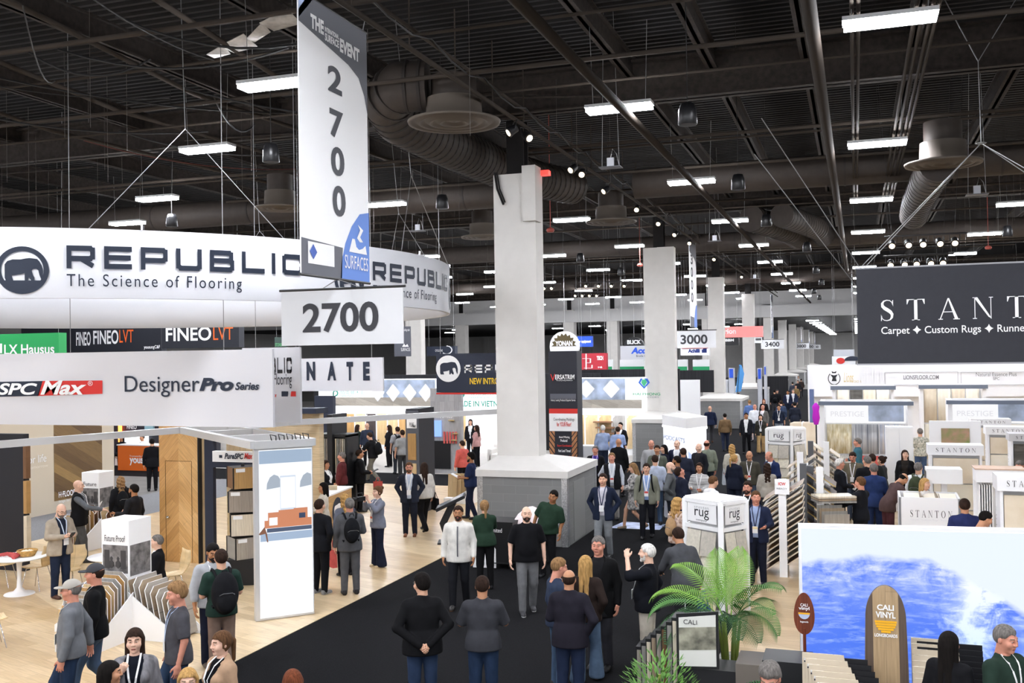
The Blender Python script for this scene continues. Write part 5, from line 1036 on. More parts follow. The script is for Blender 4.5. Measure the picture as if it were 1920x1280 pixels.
# tilted kiosk, plank stand
c = Z(832, 1022, 0); kk = thing('touch_kiosk', 'black zigzag touchscreen kiosk leaning at the oak floor edge', 'kiosk', (c.x, c.y, .012)); Mx = Matrix(((_cy, 0, -_sy, c.x), (_sy, 0, _cy, c.y), (0, 1, 0, .012), (0, 0, 0, 1)))
MB().prism([(-.15, 0), (.17, 0), (.17, .03), (-.15, .04)], Mx, .5).build('base_plate', BLACK, kk); MB().prism([(.05, .03), (.17, .03), (.06, .46), (.3, .95), (.1, .9), (-.1, .5)], Mx @ Matrix.Translation((0, 0, .06)), .36).build('stand', BLACK, kk); MB().prism([(-.16, .78), (.52, 1.1), (.5, 1.16), (-.18, .85)], Mx @ Matrix.Translation((0, 0, -.05)), .62).build('screen_housing', BLACK, kk); MB().prism([(-.15, .868), (.47, 1.152), (.468, 1.157), (-.152, .873)], Mx, .5).build('screen', mat('screen_glass', '#8a9098', .15), kk)
c = Z(852, 945, 0); ps = thing('plank_stand', 'low white stand with a sloped side holding upright oak planks', 'display stand', (c.x, c.y, .012)); MB().prism([(-.35, 0), (.55, 0), (.55, .5), (-.05, .16), (-.35, .16)], Matrix(((1, 0, 0, c.x), (0, 0, 1, c.y), (0, 1, 0, .012), (0, 0, 0, 1))), .5).build('base', WHITE, ps)
for i in range(5): single('sample_board', MB().prism([(-.14, 0), (.14, 0), (.14, .62), (.06, .7), (-.14, .7)], Matrix(((1, 0, 0, c.x-.12+.11*i), (0, .12, -1, c.y+.12+.07*i), (0, .99, 0, .2), (0, 0, 0, 1))), .02), GW[(5, 5, 7, 9, 6)[i]], 'upright oak plank in the low white stand, %s from its near end' % ORD1[i], 'sample board', 'planks in the low white stand')
# accessories wall, booths past the cross aisle
a = RY(808, 775, 866, 905, 33.9); aw = thing('accessory_wall', 'grey wood wall with a black accessory board and screen', 'display wall', ((a[0]+a[2])/2, 34.9, .006)); Yw = 35.2; a = RY(808, 768, 866, 888, Yw); bx(a[0], Yw, .006, a[2], Yw+.2, 3.25).build('panel', wood('grey_wall_wood', '#9a9a9c', '#aeaeb0', (2, .2), 'XZ', 1.57), aw); q = RY(809, 826, 845, 878, Yw); bx(q[0], Yw-.05, q[1], q[2], Yw, q[3]).build('accessory_board', BLACK, aw); q = RY(811, 788, 828, 818, Yw); bx(q[0], Yw-.08, q[1], q[2], Yw, q[3]).build('screen', mat('tv_screen', '#5e78b4', .3, emit=.7), aw); pxletter(aw, 'ACCESSORIES', WINK, 800, 776, 848, 783, Yw-.01)
g = MB()
for i in range(5): g.box(a[0]+.55+i*.12, Yw-.07, 1.15, a[0]+.62+i*.12, Yw-.05, 1.6)
g.build('caulk_tube', mat('tube_red_white', '#d8605a', .5), aw); g = MB()
for i, (u, z) in enumerate(((.9, 2.0), (1.0, 1.25), (1.05, 1.5))): g.lathe([(.001, 0), (.12, .01), (.12, .05), (.001, .06)], (a[0]+u, Yw-.1, z), 12)
g.build('sample_disc', mat('brass_disc', '#b59a6a', .5), aw)
Yb = 43; a = RY(622, 722, 938, 900, Yb); pk = thing('booth_wall', 'white booth front with diamonds header and a row of wood panels', 'booth', ((a[0]+a[2])/2, Yb, .006)); zl, zh = Yp(740, 771, Yb).z, Yp(740, 724, Yb).z
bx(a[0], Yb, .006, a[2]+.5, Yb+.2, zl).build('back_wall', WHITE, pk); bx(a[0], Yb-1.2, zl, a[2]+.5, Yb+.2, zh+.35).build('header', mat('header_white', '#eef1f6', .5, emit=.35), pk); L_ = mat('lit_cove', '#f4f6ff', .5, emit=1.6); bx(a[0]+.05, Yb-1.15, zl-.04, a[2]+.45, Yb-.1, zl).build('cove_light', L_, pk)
for i in range(12):
    x0 = a[0]+.15+i*.58; bx(x0, Yb-.03, .3, x0+.5, Yb, zl-.05).build('wood_panel', GW[(7, 0, 5, 8, 7, 5, 0, 7, 9, 5, 0, 7)[i]], pk); MB().add([(x0-.02, Yb-.06, 1.6), (x0+.1, Yb-.06, 1.72), (x0-.02, Yb-.06, 1.72)], [(0, 1, 2)]).build('price_tag', WHITE, pk)
TE = mat('teal_ink', '#2d9c86', .6); hy = Yb-1.21
bx(a[0]+.05, hy, zl+.32, Yp(832, 740, hy).x, hy+.005, zl+.72).build('plank_photo', wood('header_planks', '#a09a90', '#c4beb2', (3, .3), 'XZ', .3), pk); bx(Yp(718, 740, hy).x, hy, zl+.72, Yp(816, 740, hy).x, hy+.005, zh+.34).build('room_photo', mat('blue_room_photo', '#aebcd2', .6, noise=.5, nscale=1.5), pk)
pxletter(pk, '帕克曼木业', TE, 638, 732, 684, 739, hy-.01); pxletter(pk, 'PARKMAN WOODS', TE, 638, 740, 684, 744, hy-.01); pxletter(pk, '帕克曼木业', TE, 879, 733, 937, 741, hy-.01); pxletter(pk, 'PARKMAN WOODS', TE, 879, 743, 937, 747, hy-.01); pxletter(pk, 'MADE IN VIETNAM', TE, 854, 751, 950, 762, hy-.01, bold=.02)
for cx, cy, rr in ((629, 737, 6), (864, 738, 8)): q = Yp(cx, cy, hy-.01); k_ = rr/40; poly_mark(pk, 'swirl_emblem', ring_polys(.5, .5, .5, .28, 20, -1.8, 3.4)+[[(0, 0), (.25, -.25), (.25, .6), (0, .5)]], TE, (q.x-k_, q.y, q.z-k_), 2*k_, 2*k_)
for cx in (708, 737, 768, 798, 826): q = Yp(cx, 736, hy-.03); MB().add([q+Vector((0, 0, -.42)), q+Vector((.36, 0, 0)), q+Vector((0, 0, .42)), q+Vector((-.36, 0, 0))], [(0, 1, 2, 3)]).build('diamond_card', lit('diamond', '#f6f7fb', .9), pk)
a = RY(652, 701, 770, 716, 44.5); single('drape_wall', bx(a[0]-2, 44.6, 0, a[2]+9.5, 44.8, Yp(700, 703, 44.6).z), mat('black_drape', '#222225', .95, noise=.4, nscale=4, stretch=(8, 8, .1)), 'black drape wall behind the diamonds header', 'drape')
rs = boxsign(818, 662, 960, 735, 27.5, NAVY, 'navy hanging sign with a white elephant disc behind the nearest column', [('NEW INTRODUCTIONS', mat('yellow_ink', '#f0c830', .6), 881, 708, 985, 720, dict(bold=.02))]); q = Yp(818, 716, 27.49); r_ = Yp(864, 716, 27.49).x-q.x
poly_mark(rs, 'emblem_disc', [circ(.5, .5, .5)], WINK, (q.x, 27.49, q.z), r_, r_, off=.006); poly_mark(rs, 'elephant_emblem', [elephant_polys()[-2]], NAVY, (q.x, 27.49, q.z), r_, r_, off=.012); q2 = Yp(871, 699, 27.49); letter(rs, 'REPUBLIC', WINK, (q2.x, 27.49, q2.z), r_*2.9, .24, geo=REP); bx(Yp(818, 735, 27.5).x, 27.5, Yp(870, 736, 27.5).z-.05, Yp(960, 735, 27.5).x, 27.9, Yp(870, 736, 27.5).z).build('red_edge', RED, rs)
g = single('white_sofa', MB().obox((-13.2, 38.2, .25), (1.9, .8, .49)).obox((-13.2, 38.55, .6), (1.9, .2, .5)).obox((-14.1, 38.2, .45), (.2, .8, .5)).obox((-12.3, 38.2, .45), (.2, .8, .5)), mat('white_leather', '#e6e3de', .5), 'white leather sofa in the booth past the cross aisle', 'sofa'); md = g.modifiers.new('b', 'BEVEL'); md.width = .05; md.segments = 3
single('display_counter', bx(-17.9, 37.2, .006, -15.6, 37.8, 1.05), [WHITE], 'white counter with black band in the booth past the cross aisle', 'counter'); single('counter_band', bx(-17.92, 37.17, .6, -15.58, 37.195, 1.0), BLACK, 'black printed band along the white counter front', 'counter band')
single('partition_panel', bx(*[RY(590, 742, 624, 790, 30)[i] if i is not None else v for i, v in ((0, 0), (None, 30), (None, .012), (2, 0), (None, 30.2), (3, 0))]), NAVY, 'dark navy partition under the N A T E header', 'panel')
# ------------------------------------------------ booths beside and beyond the aisle columns
a = RY(1029, 658, 1082, 765, 35.6); vt = thing('banner_tower', 'tall dark banner tower with a red stripe and printed wood mouldings', 'banner tower', ((a[0]+a[2])/2, 35.6, .012)); zt = a[3]; Pv = lambda x, y: Yp(x, y, 35.58)
bx(a[0], 35.6, .012, a[2], 36.3, zt).build('tower_box', mat('tower_charcoal', '#23252e', .6), vt); zr0, zr1, zw = Pv(1055, 775).z, Pv(1055, 766).z, Pv(1055, 808).z
bx(a[0], 35.57, zr0, a[2], 35.6, zr1).build('red_band', RED, vt); bx(a[0], 35.57, zw, a[2], 35.6, zr0).build('white_band', WHITE, vt)
bx(a[0]+.05, 35.575, Pv(1055, 748).z, a[2]-.05, 35.6, Pv(1055, 738).z).build('wall_glow_print', mat('print_grey', '#5b5d66', .6), vt)
for t in (('V', RED, 1032, 701, 1041, 714, {}), ('ERSATRIM', WINK, 1041, 702, 1077, 711, dict(bold=.02)), ('The Leading Molding Manufacturer', WINK, 1043, 712, 1074, 714.5, {}), ('Industry Leading Products & Superior Service', WINK, 1033, 748, 1079, 753, {}), ('Coordinating Moldings', BINK, 1038, 783, 1077, 790, {}), ('for YOUR Floor!', RED, 1044, 791, 1071, 799, dict(bold=.02)), ('Award Winning', WINK, 1048, 817, 1068, 822, dict(bold=.02)), ('Products!', WINK, 1051, 823, 1064, 828, dict(bold=.02)), ('Expert Coordination!', RED, 1045, 833, 1072, 838, dict(bold=.02)), ('Fast Lead Times!', WINK, 1047, 842, 1070, 847, dict(bold=.02)), ('No Minimums!', RED, 1050, 853, 1069, 857, dict(bold=.02)), ('Specialty Molding', WINK, 1049, 862, 1071, 867, dict(bold=.02))): pxletter(vt, t[0], t[1], *t[2:6], 35.56, **t[6])
MW = wood('moulding_wood', '#a4714c', '#c08a60', (2, .06), 'XZ', .9); g = MB()
for i in range(9):
    y = 795+i*11
    for xa, xb, d in ((1030, 1040, 14), (1082, 1072, 14)): p, q = Pv(xa, y), Pv(xb, y+d); g.add([p, p+Vector((0, 0, -.16)), q+Vector((0, 0, -.16)), q] if xa < xb else [p, q, q+Vector((0, 0, -.16)), p+Vector((0, 0, -.16))], [(0, 1, 2, 3)])
g.build('moulding_print', MW, vt)
Yb = 43; xa_, xb_ = Yp(1062, 720, Yb).x, Yp(1222, 720, Yb).x; hp = thing('booth_wall', 'white booth front with two diamonds, a green map pin and wood panels', 'booth', ((xa_+xb_)/2, Yb, .006)); hy = Yb-1.21
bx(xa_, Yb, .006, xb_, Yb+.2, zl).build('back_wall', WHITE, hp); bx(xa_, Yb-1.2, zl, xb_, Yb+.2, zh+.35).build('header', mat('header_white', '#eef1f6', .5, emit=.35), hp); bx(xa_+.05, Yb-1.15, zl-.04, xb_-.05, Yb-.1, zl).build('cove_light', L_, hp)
bx(xa_, hy, zl+.5, Yp(1172, 720, hy).x, hy+.005, zh+.34).build('room_photo', mat('blue_room_photo', '#aebcd2', .6, noise=.5, nscale=1.5), hp); bx(xa_, hy-.002, zl+.25, xb_-.2, hy+.005, zl+.62).build('plank_photo', wood('header_planks', '#a09a90', '#c4beb2', (3, .3), 'XZ', .3), hp)
for i in range(6): x0 = xa_+.25+i*.62; bx(x0, Yb-.03, .3, x0+.54, Yb, zl-.05).build('wood_panel', GW[(7, 5, 7, 6, 5, 0)[i]], hp); MB().add([(x0-.02, Yb-.06, 1.6), (x0+.1, Yb-.06, 1.72), (x0-.02, Yb-.06, 1.72)], [(0, 1, 2)]).build('price_tag', WHITE, hp)
for cx in (1099, 1146): q = Yp(cx, 729, hy-.03); MB().add([q+Vector((0, 0, -.4)), q+Vector((.38, 0, 0)), q+Vector((0, 0, .4)), q+Vector((-.38, 0, 0))], [(0, 1, 2, 3)]).build('diamond_card', lit('diamond', '#f6f7fb', .9), hp)
PB, PG = mat('pin_blue', '#3f6fd0', .6), mat('pin_green', '#4fc08a', .6); q = Yp(1197, 729, hy-.01); poly_mark(hp, 'map_pin', [[(.5, 0), (1, .6), (.8, 1), (.5, 1), (.8, .6), (.5, .2), (.2, .6), (.4, 1), (.2, 1), (0, .6)]], PB, q, .5, .45, off=.02); poly_mark(hp, 'map_pin_core', [[(.5, .2), (.75, .6), (.65, .9), (.35, .9), (.25, .6)]], PG, q, .5, .45, off=.022)
pxletter(hp, 'HAI PHONG', mat('green_ink', '#3f9a6a', .6), 1187, 736, 1238, 741, hy-.03, bold=.02); pxletter(hp, 'SPC FACTORY', mat('grey_ink', '#8a8f9a', .6), 1192, 743, 1236, 746, hy-.03)
single('drape_wall', bx(-13, 45.2, 0, -7.6, 45.4, Yp(1100, 693, 45.2).z), mat('black_drape', '#222225', .95, noise=.4, nscale=4, stretch=(8, 8, .1)), 'black drape wall behind the header with the green map pin', 'drape')
single('display_counter', bx(-10.4, 36.6, .006, -9.2, 37.2, 1.0), WHITE, 'white counter beside the tall dark banner tower', 'counter')
for i, (u, z) in enumerate(((0, 1.45), (.25, .95), (.1, 1.2))): single('wood_shelf', bx(-11.0+u, 42.6, z, -10.2+u, 42.97, z+.06), GW[4], 'small wood shelf on the white booth wall behind the banner tower, %s' % ('highest', 'lowest', 'middle one')[i], 'shelf')
# lit podcast booth
P0, P1, P2 = Yp(1243, 780, 37), Yp(1287, 786, 35.2), Yp(1324, 780, 36.4); P3 = P2+(P0-P1); zp = 2.17; pb = thing('podcast_booth', 'glowing white faceted podcast booth beside the second column', 'booth', (P1.x, P1.y, .004)); b = MB()
for z0, z1, k, nm, m in ((.02, 1.72, 1, 'lit_wall', lit('podcast', '#f4f7ff', 1.0)), (1.72, 1.8, 1.05, 'lit_strip', lit('strip', '#ffffff', 2.2)), (1.8, 2.17, 1.04, 'crown', WHITE)):
    c_ = (P0+P1+P2+P3)/4; pts = [c_+(p-c_)*k for p in (P0, P1, P2, P3)]; MB().prism([(p.x, p.y) for p in pts], Matrix(((1, 0, 0, 0), (0, 1, 0, 0), (0, 0, 1, z0), (0, 0, 0, 1))), z1-z0).build(nm, m, pb)
U1, U2 = (P1-P0), (P2-P1); U1.z = U2.z = 0
letter(pb, 'PODCASTS', mat('lilac_ink', '#a7b6e0', .6), Vector((P0.x, P0.y, 1.28))+U1*.03, U1.length*.9, .16, U1, Z3, .01, off=.012)
b = Vector((P1.x, P1.y, 0)); q_ = lambda u, z: b+U2*u+Vector((0, 0, z))+Vector((U2.y, -U2.x, 0)).normalized()*.012
facepoly(pb, 'blue_print', lit('sky_print', '#b9cdf4', .9), [q_(.05, .1), q_(.95, .1), q_(.95, .9), q_(.3, .8), q_(.05, 1.0)]); facepoly(pb, 'phone_print', lit('phone', '#86a9d8', .9), [p+Vector((U2.y, -U2.x, 0)).normalized()*.006 for p in (q_(.45, .45), q_(.6, .5), q_(.62, 1.05), q_(.47, 1.0))])
single('wall_notice', bx(-6.93, 40.55, 1.0, -6.62, 40.58, 1.55), mat('notice_paper', '#d9d6cc', .7), 'framed notice with a phone picture on the second column base', 'notice'); single('notice_screen', bx(-6.85, 40.53, 1.2, -6.73, 40.548, 1.48), mat('notice_blue', '#4a6d92', .5), 'blue phone picture in the notice on the second column base', 'picture')
# far hanging signs
G_, R_, BL = mat('sign_grey', '#b9bcc2', .7), mat('far_red', '#b8323f', .7), mat('far_blue', '#2a55c8', .7); WB = mat('sign_white', '#eceef0', .7)
yo = thing('hanging_sign', 'round white hanging sign with a brown half gear', 'sign', Yp(1057, 677, 62)); c_ = Yp(1059, 649, 62); r_ = Yp(1086, 649, 62).x-c_.x
MB().lathe([(r_, -.2), (r_, .2)], (0, 0, 0), 40).build('d', WB, None); d_ = bpy.data.objects['d']; d_.name = 'sign_disc'; d_.parent = yo; d_.matrix_local = WM[yo.name].inverted() @ Matrix.Translation(c_) @ Matrix.Rotation(PI/2, 4, 'X')
gear = [(.5+(.36 if i % 2 else .44)*math.cos(PI*i/18), .5+(.36 if i % 2 else .44)*math.sin(PI*i/18)) for i in range(19)]; poly_mark(yo, 'gear_emblem', [gear], mat('gear_olive', '#5b5032', .7), c_+Vector((-r_, -.205, -r_)), 2*r_, 2*r_); letter(yo, 'YONAN', WINK, c_+Vector((-r_*.6, -.215, .02)), r_*1.2, r_*.35, bold=.05); bars('hanging_cable', WIRE, yo, [(c_+Vector((0, 0, r_)), (c_.x, c_.y, 12.3))], .02); letter(yo, 'TEAM PIONEER', RED, c_+Vector((-r_*.6, -.21, -r_*.5)), r_*1.2, r_*.15)
boxsign(1083, 630, 1110, 650, 75, BL, 'bright blue hanging sign past the round gear sign', [('ker equipment', WINK, 1083, 637, 1108, 644, dict(bold=.04, shear=.2))])
o = boxsign(1087, 662, 1137, 693, 56, R_, 'red hanging sign with a white line emblem', [('tech', WINK, 1121, 686, 1129, 690, dict(bold=.05)), ('TECH', WINK, 1119, 667, 1131, 675, dict(bold=.06))]); q = Yp(1091, 693, 55.98)
g = MB()
for xa, ya, xb, yb in ((1099, 663, 1099, 692), (1092, 672, 1107, 672), (1107, 672, 1107, 680), (1099, 680, 1107, 680), (1095, 690, 1110, 690), (1110, 684, 1110, 690)): g.bar(Yp(xa, ya, 55.98), Yp(xb, yb, 55.98), .07, .02)
g.build('line_emblem', WINK, o)
o = thing('hanging_sign', 'black domed hanging sign with white block letters', 'sign', Yp(1188, 648, 70)); MB().prism([(math.cos(t)*1.0, math.sin(t)*.85) for t in [PI*i/20 for i in range(21)]], Matrix(((1, 0, 0, Yp(1188, 648, 70).x), (0, 0, 1, 70), (0, 1, 0, Yp(1188, 648, 70).z), (0, 0, 0, 1))) @ Matrix.Scale(.72, 4), .5).build('dome', BLACK, o); bars('hanging_cable', WIRE, o, [((Yp(1188, 648, 70).x, 70.2, Yp(1188, 640, 70).z), (Yp(1188, 648, 70).x, 70.2, 12.3))], .02); pxletter(o, 'BLICK', WINK, 1176, 637, 1202, 645, 69.98, bold=.05)
boxsign(1163, 648, 1222, 674, 58, G_, 'grey hanging sign with big blue letters beside the second column', [('Acc', BL, 1183, 651, 1212, 663, dict(bold=.05, shear=.2)), ('Brodie Int.', BINK, 1193, 665, 1214, 669)])
for i, (x0, x1) in enumerate(((1136, 1147), (1162, 1207), (1271, 1288), (1299, 1330))): o = boxsign(x0, 674, x1, 694, 60, WB, 'white booth header with a green base stripe, %s from the round gear sign' % ORD1[i]); a = RY(x0, 687, x1, 694, 59.9); bx(a[0], 59.93, a[1], a[2], 60, a[3]).build('green_stripe', mat('stripe_green', '#1f9a62', .6), o)
o = boxsign(1276, 650, 1330, 666, 58, WB, 'white hanging sign with navy letters under the sign 3000', [('Achilli', mat('ink_navy', '#27397e', .6), 1290, 654, 1312, 661, dict(bold=.06)), ('ılll', mat('ink_navy', '#27397e', .6), 1316, 653, 1325, 661, dict(bold=.1))]); a = RY(1278, 650, 1327, 653, 57.9); bx(a[0], 57.93, a[1], a[2], 58, a[3]).build('red_topper', R_, o)
boxsign(1340, 612, 1430, 632, 70, mat('coral', '#f07a78', .6, emit=.25), 'long coral hanging sign behind the third and fourth columns', [('Clarion', WINK, 1340, 616, 1380, 626, dict(bold=.03))]); boxsign(1357, 633, 1385, 647, 69, BLACK, 'black hanging sign with a white badge below the coral sign', [('BBM', WINK, 1360, 635, 1376, 640, dict(bold=.04))])
boxsign(1415, 632, 1428, 643, 69, WB, 'small striped hanging sign beside the fourth column', [('IIIII', BINK, 1417, 634, 1427, 638, dict(bold=.05))])
boxsign(800, 649, 853, 667, 52, NAVY, 'navy hanging sign with a white swoosh', [('CYCLONE', WINK, 816, 655, 830, 659), ]); q = Yp(836, 656, 51.98); poly_mark(bpy.data.objects[[o.name for o in COL.objects if o.get('label') == 'navy hanging sign with a white swoosh'][0]], 'swoosh', ring_polys(.5, .5, .5, .4, 24, -2.4, 1.6), WINK, q+Vector((-.3, 0, -.25)), .7, .5)
o = boxsign(739, 612, 770, 668, 50, mat('pennant_grey', '#5c5e66', .8), 'grey hanging pennant banner behind the sign 2700', [('Boutique for the building trade', WINK, 742, 616, 768, 622), ('SURFACES', WINK, 752, 652, 769, 658)], depth=.05); q = Yp(754, 650, 49.98); poly_mark(o, 'wave_emblem', [[(0, 0), (1, 0), (.8, .5), (.5, .2), (.3, .6)]], WINK, q, .4, .3)
boxsign(515, 632, 538, 650, 48, mat('stone_green', '#4a5a55', .7), 'small dark green hanging sign beside the sign 2700', [('STONEXPO', mat('lime', '#78d08a', .6), 516, 643, 536, 649)], depth=.06)
boxsign(1563, 655, 1602, 668, 70, G_, 'pale framed sign panel on the far white booth'); o = boxsign(1560, 668, 1604, 690, 69, WB, 'white hanging sign with a red and navy swirl'); a = RY(1568, 672, 1580, 682, 68.9); poly_mark(o, 'swirl_emblem', [circ(.3, .5, .3, .5)], RED, Vector((a[0], 68.95, a[1])), .9, .4); poly_mark(o, 'swirl_emblem', [circ(.5, .5, .5, .5, 20, 0, PI)], NAVY, Vector((a[0]+.5, 68.95, a[1]-.1)), 1.0, .6)
DR = mat('black_drape', '#222225', .95, noise=.4, nscale=4, stretch=(8, 8, .1))
a = RY(1420, 705, 1478, 760, 78); single('drape_wall', bx(a[0], 78, 0, a[2], 78.2, a[3]), DR, 'black drape wall behind the fourth column', 'drape'); a = RY(1270, 694, 1318, 740, 57); single('drape_wall', bx(a[0]-2, 57, 2.2, a[2]+.6, 57.2, a[3]), DR, 'black drape above the white stand between the second and third columns', 'drape'); a = RY(1270, 712, 1312, 770, 52); single('booth_wall', bx(a[0]-1, 52, 0, a[2], 52.2, a[3]), WHITE, 'white stand wall between the second and third columns', 'booth')
o = thing('feather_flag', 'blue and white feather flag leaning by the third column', 'flag', Yp(1378, 735, 66)); p0, p1 = Yp(1379, 735, 66), Yp(1388, 686, 66); MB().prism([(0, 0), (.35, .05), (.4, 1.2), (.15, 1.75), (0, 1.8)], Matrix(((1, .15, 0, p0.x), (0, 0, 1, 66), (0, 1, 0, p0.z), (0, 0, 0, 1))), .03).build('cloth', mat('flag_blue', '#4f92d0', .7), o); MB().tube([(p0.x-.02, 66, 0), (p0.x+.28, 66, p1.z)], .02, 6).build('pole', BLACK, o)
for i, (x, y, w_, h_, m) in enumerate(((1366, 690, 10, 18, BL), (1357, 712, 8, 12, G_), (1420, 690, 8, 20, BL), (1432, 686, 5, 16, BL), (1377, 740, 8, 20, mat('pink_grey', '#c9b8b6', .7)))):
    Yk = 72+i*.0; a = RY(x, y, x+w_, y+h_, 72); o = single('machine_cabinet', MB().box(a[0], 72, 0, a[2], 72.6, a[3]), G_, 'far machine cabinet among the columns, %s' % ('tallest with a blue panel by the third column', 'all grey by the third column', 'with a blue panel by the fourth column', 'slim one past the fourth column', 'pinkish one by the third column base')[i], 'machine'); bx(a[0]+.05, 71.96, a[1], a[2]-.05, 72.0, a[3]-.05).build('front_panel', m, o)
# floor decal, bins
c = Z(1190, 985, 0); g = MB().add([(c.x-.55, c.y-.55, .008), (c.x+.75, c.y-.5, .008), (c.x+.75, c.y+.35, .008), (c.x-.4, c.y+.5, .008)], [(0, 1, 2, 3)]).box(c.x-.01, c.y-.01, .004, c.x, c.y, .006); single('floor_sticker', g, mat('sticker_blue', '#a9b6d6', .5, noise=.4, nscale=3), 'pale blue sticker on the black carpet under the walking couple', 'sticker')
c = Z(947, 1062, 0); bn = thing('wheeled_bin', 'black wheeled bin draped with a white cloth beside the column', 'bin', (c.x, c.y, .004)); BP = mat('black_plastic', '#141416', .5)
MB().prism([(-.27, -.3), (.27, -.3), (.27, .3), (-.27, .3)], Matrix.Translation((c.x, c.y, .12)), .02).add([(c.x+a_*k, c.y+b_*k, z) for z, k in ((.14, .82), (1.0, 1)) for a_, b_ in ((-.3, -.33), (.3, -.33), (.3, .33), (-.3, .33))], [(0, 1, 5, 4), (1, 2, 6, 5), (2, 3, 7, 6), (3, 0, 4, 7), (4, 5, 6, 7)]).build('tub', BP, bn)
for sx in (-1, 1):
    for sy in (-1, 1): MB().tube([(c.x+sx*.2-.02, c.y+sy*.22, .07), (c.x+sx*.2+.02, c.y+sy*.22, .07)], .065, 12).build('caster', BP, bn)
letter(bn, 'United', WINK, (c.x-.2, c.y-.33, .78), .26, .09)
c2 = Vector((c.x+.62, c.y+.45, 0)); bn2 = thing('wheeled_bin', 'second black bin half hidden behind the bald man in the black polo', 'bin', (c2.x, c2.y, .004)); MB().add([(c2.x+a_*k, c2.y+b_*k, z) for z, k in ((.1, .8), (.95, 1)) for a_, b_ in ((-.32, -.33), (.32, -.33), (.32, .33), (-.32, .33))], [(3, 2, 1, 0), (0, 1, 5, 4), (1, 2, 6, 5), (2, 3, 7, 6), (3, 0, 4, 7), (4, 5, 6, 7)]).build('tub', BP, bn2)
for sx in (-1, 1): MB().tube([(c2.x+sx*.2-.02, c2.y-.2, .06), (c2.x+sx*.2+.02, c2.y-.2, .06)], .06, 12).build('caster', BP, bn2); MB().tube([(c2.x+sx*.2-.02, c2.y+.2, .06), (c2.x+sx*.2+.02, c2.y+.2, .06)], .06, 12).build('caster', BP, bn2)
g = MB(); n = 14; vs = []
for i in range(n+1):
    for j in range(n+1):
        u, v = i/n*2-1, j/n*2-1; x = c2.x-.2+u*.55; y = c2.y-.1+v*.5; e = max(abs(x-c2.x)-.32, abs(y-c2.y)-.33, 0); z = 1.0+.22*math.exp(-(u*u+v*v)*1.3)+.03*math.sin(7*u+3*v)-1.5*e; vs.append((x, y, z))
g.add(vs, [(i*(n+1)+j, (i+1)*(n+1)+j, (i+1)*(n+1)+j+1, i*(n+1)+j+1) for i in range(n) for j in range(n)], True); o = single('draped_cloth', g, mat('white_cloth', '#ecdcdc', .9, noise=.1, nscale=3), 'white and pink cloth thrown over the black bins', 'cloth'); o.modifiers.new('t', 'SOLIDIFY').thickness = .01
single('white_board', MB().obox((c.x-.35, c.y-.3, .45), (.5, .03, .85), .1), WHITE, 'white board leaning behind the woman in green', 'board')
# ------------------------------------------------ right side: black hanging sign, white booths, racks, surf booth
SB = mat('sign_black_fabric', '#34353b', .85, noise=.04, nscale=8); bs = thing('hanging_sign', 'big black hanging box sign with white serif lettering', 'sign', (2.6, 20, 4.2))
bx(.03, 20, 4.21, 5.4, 21.4, 6.04).build('fabric_box', SB, bs); g = MB()
for z in (4.2, 6.02): g.box(.01, 19.99, z, 5.42, 21.41, z+.03)
g.build('edge_trim', mat('sign_edge', '#9a9a9e', .5), bs); q = Yp(1652, 602, 19.99); wv = Yp(1925, 600, 19.99).x-q.x
sw_ = serif_word('STANTON', 1.0, .62); w5 = serif_word('STANT', 1.0, .62)[0][:, 0].max(); letter(bs, 'STANTON', WINK, (q.x, 19.99, Yp(1785, 599, 19.99).z), wv*sw_[0][:, 0].max()/w5, Yp(1785, 558, 19.99).z-Yp(1785, 599, 19.99).z, geo=sw_)
letter(bs, 'Carpet ✦ Custom Rugs ✦ Runners', WINK, (q.x, 19.99, Yp(1785, 628, 19.99).z), (Yp(1920, 620, 19.99).x-q.x)*1.06, .185, bold=.008); ap = Vector((2.3, 20.6, 8.35)); 
for x, y in ((.1, 20.1), (5.3, 20.1), (.1, 21.3), (5.3, 21.3)): MB().bar((x, y, 6.05), ap, .014).build('hanging_cable', WIRE, bs)
g = MB(); g.bar(ap, (2.28, 20.6, 9.9), .014).bar((2.28, 20.6, 9.9), (1.2, 20.2, 12.1), .014).bar((2.28, 20.6, 9.9), (3.6, 20.9, 12.1), .014); g.lathe([(.07, -.015), (.1, 0), (.07, .015)], ap, 16).build('hanging_cable', WIRE, bs)
bars('guy_wire', WIRE, bs, [((.1, 20.1, 6.05), (-1.5, 18, 8.6)), ((.1, 20.1, 5.6), (-1.6, 17.6, 7.9))], .012)
# white lions booth and prestige displays
Yl = 48; WL = mat('white_booth_glow', '#e8e8ea', .5, emit=.02); x0, x1 = Yp(1514, 700, Yl).x, 16; zt, zb = Yp(1560, 684, Yl).z, Yp(1560, 742, Yl).z; lb = thing('booth_wall', 'long white booth front with a crest and web address under the black sign', 'booth', (5, Yl, 0))  # panels given a faint glow standing in for booth lights
bx(x0, Yl, 0, x1, Yl+.3, zt).build('back_wall', WL, lb); bx(x0+.1, Yl-.6, zb, x1, Yl, zt-.05).build('header', WL, lb); g = MB()
for i in range(10): xx = Yp(1610+i*5, 700, Yl-.62).x; g.box(xx, Yl-.68, zb, xx+.06, Yl-.6, zt-.05)
g.build('flute', WL, lb); g = MB()
for xa, xb in ((1660, 1796), (1802, 1935)):
    a = RY(xa, 697, xb, 721, Yl-.62); 
    for p, q in (((a[0], a[1]), (a[2], a[1])), ((a[0], a[3]), (a[2], a[3])), ((a[0], a[1]), (a[0], a[3])), ((a[2], a[1]), (a[2], a[3]))): g.bar((p[0], Yl-.62, p[1]), (q[0], Yl-.62, q[1]), .04)
g.build('panel_frame', mat('pale_grey_trim', '#cfcfd2', .6), lb); GI = mat('grey_lettering', '#77787c', .6)
